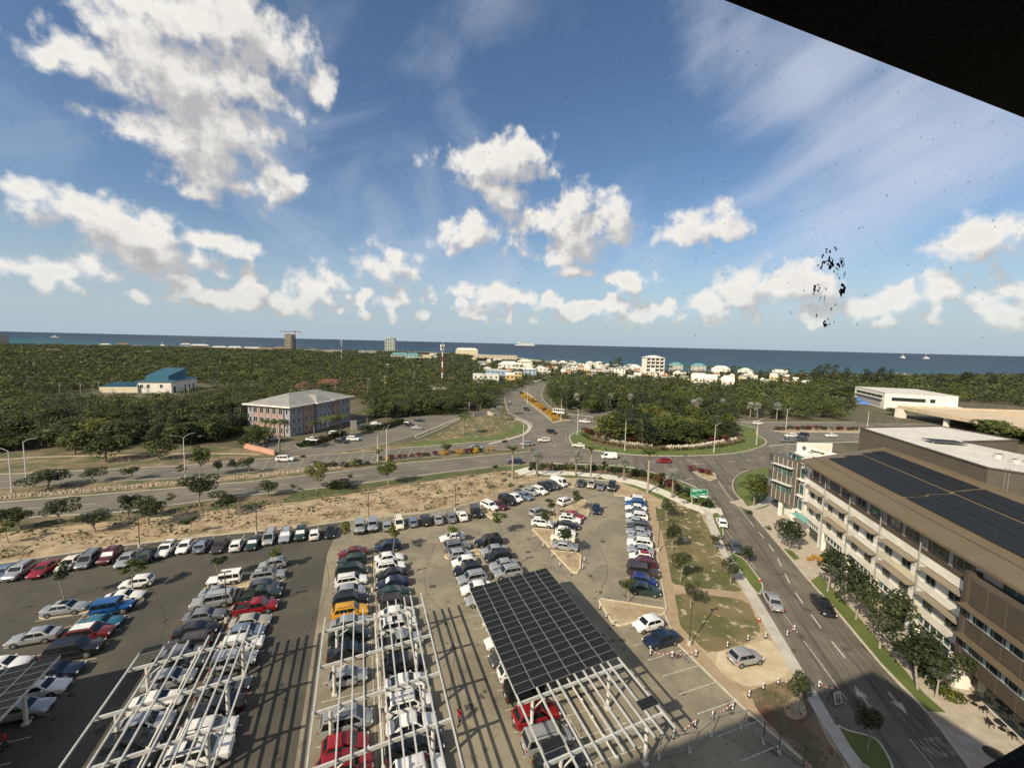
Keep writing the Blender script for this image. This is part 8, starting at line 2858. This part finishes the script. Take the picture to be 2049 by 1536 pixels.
# cafe tables and chairs on the terrace
def table_set(px, i):
    x, y = G(*px)
    t = thing('cafe_table', f'black cafe table on the terrace, the {"upper" if i == 0 else "lower"} one', 'table', (x, y, .13), .3, 'cafe tables on the terrace')
    MB().cyl((0, 0, .70), (0, 0, .74), .45, n=18).build('table_top', MT['black_iron'], t)
    MB().cyl((0, 0, .03), (0, 0, .7), .04, n=8).build('leg', MT['black_iron'], t)
    MB().cyl((0, 0, 0), (0, 0, .04), .28, n=14).build('foot', MT['black_iron'], t)
    for k, a in enumerate((.6, 2.9, 4.6)):
        cx_, cy_ = x + math.cos(a) * .95, y + math.sin(a) * .95
        c = thing('cafe_chair', f'black cafe chair, {("right of", "left of", "in front of")[k]} the {"upper" if i == 0 else "lower"} terrace table', 'chair', (cx_, cy_, .13), a + math.pi, 'cafe chairs on the terrace')
        MB().box((0, 0, .45), (.44, .44, .04)).build('seat', MT['black_iron'], c)
        MB().box((-.20, 0, .72), (.04, .44, .36)).build('backrest', MT['black_iron'], c)
        for sx in (-.19, .19):
            for sy in (-.19, .19):
                MB().bar((sx, sy, 0), (sx * .95, sy, .44), .035).build('leg', MT['black_iron'], c)


table_set(q8(1430, 1175), 0)
table_set(q8(1590, 1320), 1)

# person in red walking across the bays
def person(px, label, bearing):
    x, y = G(*px)
    t = thing('person', label, 'person', (x, y, .036), brot(bearing))
    me = bpy.data.meshes.new('body')
    # joints: pelvis chest neck head, arms, legs in mid stride (own frame: +x forward, y left)
    V = [(0, 0, .93), (.01, 0, 1.15), (.02, 0, 1.38), (.03, 0, 1.48), (.05, 0, 1.60), (.05, 0, 1.70),
         (.02, .19, 1.38), (.10, .24, 1.12), (.24, .22, .94), (.30, .21, .88), (.02, -.19, 1.38), (-.08, -.24, 1.12), (-.12, -.23, .90), (-.12, -.22, .82),
         (0, .10, .88), (.16, .10, .50), (.12, .10, .10), (.26, .11, .04), (0, -.10, .88), (-.02, -.10, .48), (-.26, -.10, .14), (-.16, -.11, .05)]
    E_ = [(0, 1), (1, 2), (2, 3), (3, 4), (4, 5), (2, 6), (6, 7), (7, 8), (8, 9), (2, 10), (10, 11), (11, 12), (12, 13), (0, 14), (14, 15), (15, 16), (16, 17), (0, 18), (18, 19), (19, 20), (20, 21)]
    R = [.15, .15, .15, .06, .10, .085, .075, .055, .042, .04, .075, .055, .042, .04, .10, .07, .05, .04, .10, .07, .05, .04]
    me.from_pydata(V, E_, [])
    o = bpy.data.objects.new('tmp', me)
    COL.objects.link(o)
    md = o.modifiers.new('skin', 'SKIN')
    o.modifiers.new('sub', 'SUBSURF').levels = 1
    for i, v in enumerate(me.skin_vertices[0].data):
        v.radius = (R[i], R[i])
        v.use_root = (i == 0)
    dg = bpy.context.evaluated_depsgraph_get()
    me2 = bpy.data.meshes.new_from_object(o.evaluated_get(dg))
    bpy.data.objects.remove(o)
    me2.name = 'body'
    for c, nm in (((0.40, 0.022, 0.03), 'shirt_red'), ((0.03, 0.03, 0.04), 'trousers_dark'), ((0.16, 0.085, 0.055), 'skin'), ((0.012, 0.010, 0.009), 'hair')):
        if nm not in MATS:
            pm(nm, c, .8)
        me2.materials.append(MATS[nm])
    for p in me2.polygons:
        c = p.center
        p.use_smooth = True
        if c.z < .93 and abs(c.y) < .19:
            p.material_index = 1
        elif c.z > 1.46 or (c.z < 1.0 and abs(c.y) > .17):
            p.material_index = 2
    put('body', me2, t)
    m = MB()
    for k in range(6):
        for j in range(10):
            pass
    hv, hf = [], []
    for i in range(6):
        el = math.pi / 2 * i / 5 - .15
        for j in range(12):
            a = j * math.pi / 6
            hv.append((.035 + math.cos(a) * math.cos(el) * .115 - .02, math.sin(a) * math.cos(el) * .105, 1.64 + math.sin(el) * .125))
    for i in range(5):
        for j in range(12):
            hf.append((i * 12 + j, i * 12 + (j + 1) % 12, (i + 1) * 12 + (j + 1) % 12, (i + 1) * 12 + j))
    MB().add(hv, hf).build('hair', MATS['hair'], t, 60)
    for s in (1, -1):
        x0 = .27 if s > 0 else -.15
        z0 = .05 if s > 0 else .06
        MB().box((x0, s * .105, z0), (.26, .10, .09)).build('shoe', MATS['hair'], t)
    return t


person(w7(55, 1283), 'person in a red top walking across the car park lane', 215)
person((11, 1497), 'person in red at the left edge in the carport shade', 200)
# roadside ends: small white markers
for i, px in enumerate([(1470, 1100)]):
    pass
# ================================================================== THE TOWER THE PICTURE IS TAKEN FROM
pm('tower_wall', (0.45, 0.40, 0.33), 0.85, (0.40, 0.35, 0.29), 0.4, 5)
pm('room_dark', (0.035, 0.034, 0.033), 0.8)
pm('window_black', (0.006, 0.006, 0.007), 0.7, (0.05, 0.05, 0.055), 130, 3, 0.60, 0.72, spec=0.1)
TRZ = math.radians(20)                                             # own frame: x along the facade (right), y outwards (away from us)
tw = thing('office_tower', 'tower seen only as its black window frame across the upper right corner', 'building', (0, 0, 0), TRZ)
# facade: outer face at y = 0.70; right corner at x = 5.5
YO = .70


def loc(px, py):
    """where the view ray of a pixel leaves through the outer face of the facade"""
    d = Vector(ray(px, py))
    c, s = math.cos(-TRZ), math.sin(-TRZ)
    lx, ly = d.x * c - d.y * s, d.x * s + d.y * c
    t = YO / ly
    return lx * t, CAM_H + d.z * t


h0 = loc(1480, 0)
h1 = loc(2049, 245)
s1_ = loc(2049, 1487)
s0_ = loc(1965, 1536)
print('window head', h0, h1, 'sill', s1_, s0_)
ZH0, ZS0 = (h0[1] + h1[1]) / 2, (s0_[1] + s1_[1]) / 2
XR = 5.5
MB().box((XR - 35, -14.7, (ZS0 - .15) / 2), (70, 30.4 + .4, ZS0 - .15)).build('lower_wall', MATS['tower_wall'], tw)
MB().box((XR - 35, -14.35, 38.7), (70, 30.1, 2.6)).build('upper_wall', MATS['tower_wall'], tw)
MB().box((XR - 35, -14.35, 40.05), (70.3, 31.9, .2)).build('roof', MATS['roof_white'], tw)
# room: floor, ceiling, back and end walls are the inner faces of these slabs
MB().box((XR - 35, -4.5, 36.0), (69.6, .3, 3.0)).build('room_wall', MATS['room_dark'], tw)
MB().box((XR - .15, -2.0, 36.0), (.3, 4.8, 3.0)).build('room_wall', MATS['room_dark'], tw)
MB().box((XR - 20, -2.0, 36.0), (.3, 4.8, 3.0)).build('room_wall', MATS['room_dark'], tw)
MB().box((XR - 10, -2.05, ZS0 - .12), (20, 4.9, .05)).build('room_floor', MATS['room_dark'], tw)
# window head and sill, black
xm = (h0[0] + h1[0]) / 2
sl = (h1[1] - h0[1]) / (h1[0] - h0[0])
hd_ = MB()
xa, xb = -12.0, XR - .3
zz = lambda x: ZH0 + sl * (x - xm)
hd_.add([(x, y, z) for x, (z0, z1) in ((xa, (ZH0, 37.5)), (xb, (ZH0, 37.5))) for y in (YO, YO - .5) for z in (z0, z1)],
        [(0, 1, 5, 4), (2, 6, 7, 3), (0, 4, 6, 2), (1, 3, 7, 5), (0, 2, 3, 1), (4, 5, 7, 6)])
hd_.build('window_head', MATS['window_black'], tw)
MB().box(((xa + xb) / 2, YO - .06, ZS0 - .1), (xb - xa, .12, .2)).build('window_sill', MATS['window_black'], tw)
# panes: clear glass with dirt on it
g_ = bpy.data.materials.new('clear_glass')
g_.use_nodes = True
g_.node_tree.nodes.clear()
NN = NT(g_.node_tree)
oo = NN.new('ShaderNodeOutputMaterial')
tt = NN.new('ShaderNodeBsdfTransparent')
tt.inputs[0].default_value = (1, 1, 1, 1)
NN.link(tt.outputs[0], oo.inputs[0])
pn = MB().box(((xa + xb) / 2, YO - .03, (ZH0 + ZS0) / 2), (xb - xa, .012, ZH0 - ZS0)).build('window_pane', g_, tw)
pm('dirt', (0.014, 0.014, 0.014), 0.9)
pm('dust', (0.42, 0.42, 0.43), 0.9)


def onglass(px, py, y):
    d = Vector(ray(px, py))
    c, s = math.cos(-TRZ), math.sin(-TRZ)
    lx, ly = d.x * c - d.y * s, d.x * s + d.y * c
    t = y / ly
    return lx * t, CAM_H + d.z * t


def blob(mb, x, z, r, asp, rs, y):
    """a small raised fleck with a ragged edge"""
    n = 11
    a0 = rs.uniform(0, 6)
    tl = rs.uniform(-.6, .6)
    ring = []
    for i in range(n):
        a = i * 2 * math.pi / n
        q = r * rs.uniform(.55, 1.25)
        u, v = math.cos(a) * q, math.sin(a) * q * asp
        ring.append((x + u * math.cos(tl) - v * math.sin(tl), z + u * math.sin(tl) + v * math.cos(tl)))
    mb.add([(p[0], y, p[1]) for p in ring] + [(x, y - .0012, z)], [((i + 1) % n, i, n) for i in range(n)])


YG = YO - .037
rsd = random.Random(12)
sm = MB()
zsm = lambda x, y: (1590 + x / 7.68, 470 + y / 7.68)
for (x, y, rx, ry) in [(490, 240, 22, 40), (545, 260, 26, 26), (625, 215, 28, 26), (435, 325, 24, 40), (515, 400, 42, 60), (560, 480, 45, 50), (445, 450, 32, 45), (405, 500, 22, 18), (585, 400, 18, 22), (660, 500, 42, 60), (720, 390, 32, 60), (745, 440, 24, 40),
                       (765, 610, 18, 55), (682, 660, 14, 20), (600, 560, 16, 18), (740, 800, 45, 65), (710, 880, 40, 40), (760, 840, 34, 60), (310, 820, 32, 45), (365, 810, 26, 60), (295, 890, 14, 30), (480, 830, 14, 18), (460, 975, 13, 45), (377, 1000, 9, 14), (395, 960, 10, 26),
                       (560, 1140, 14, 26), (625, 1075, 12, 14), (340, 1235, 16, 24), (460, 1360, 34, 34), (490, 1395, 22, 24), (540, 1370, 12, 22), (605, 1335, 10, 10), (515, 1295, 10, 12), (360, 465, 14, 16), (655, 600, 10, 18)]:
    gx, gz = onglass(*zsm(x, y), YG)
    gx2, _ = onglass(*zsm(x + rx, y), YG)
    R_0 = abs(gx2 - gx)
    for k in range(9):
        q_ = rsd.random() ** .5
        a_ = rsd.uniform(0, 6.28)
        blob(sm, gx + math.cos(a_) * R_0 * q_ * .75, gz + math.sin(a_) * R_0 * ry / rx * q_ * .75, R_0 * rsd.uniform(.18, .5), rsd.uniform(.6, 1.5), rsd, YG - k * 2e-5)
o = sm.build('smudge', MATS['dirt'], pn)
o['label'] = 'black splash of dirt on the glass'
fl_ = MB()
for i in range(700):
    if rsd.random() < .6:
        px, py = rsd.uniform(0, 2049), rsd.uniform(20, 690)
    else:
        px, py = rsd.gauss(1700, 260), rsd.gauss(430, 150)
    if not (0 < px < 2049 and 0 < py < 720):
        continue
    if py < (px - 1480) * .43 + 6:
        continue
    gx, gz = onglass(px, py, YG)
    r = abs(onglass(px + 1, py, YG)[0] - gx) * rsd.choice((.5, .6, .8, 1.0, 1.3, 2.0))
    blob(fl_, gx, gz, r, rsd.uniform(.4, .9), rsd, YG)
dm = MATS['dust'].node_tree
DN = NT(dm)
dmx, dtr = DN.new('ShaderNodeMixShader'), DN.new('ShaderNodeBsdfTransparent')
dmx.inputs[0].default_value = .42
DN.link(dtr.outputs[0], dmx.inputs[1])
DN.link([n for n in dm.nodes if n.type == 'BSDF_PRINCIPLED'][0].outputs[0], dmx.inputs[2])
DN.link(dmx.outputs[0], [n for n in dm.nodes if n.type == 'OUTPUT_MATERIAL'][0].inputs[0])
o = fl_.build('dust_specks', MATS['dust'], pn)
o['kind'] = 'stuff'
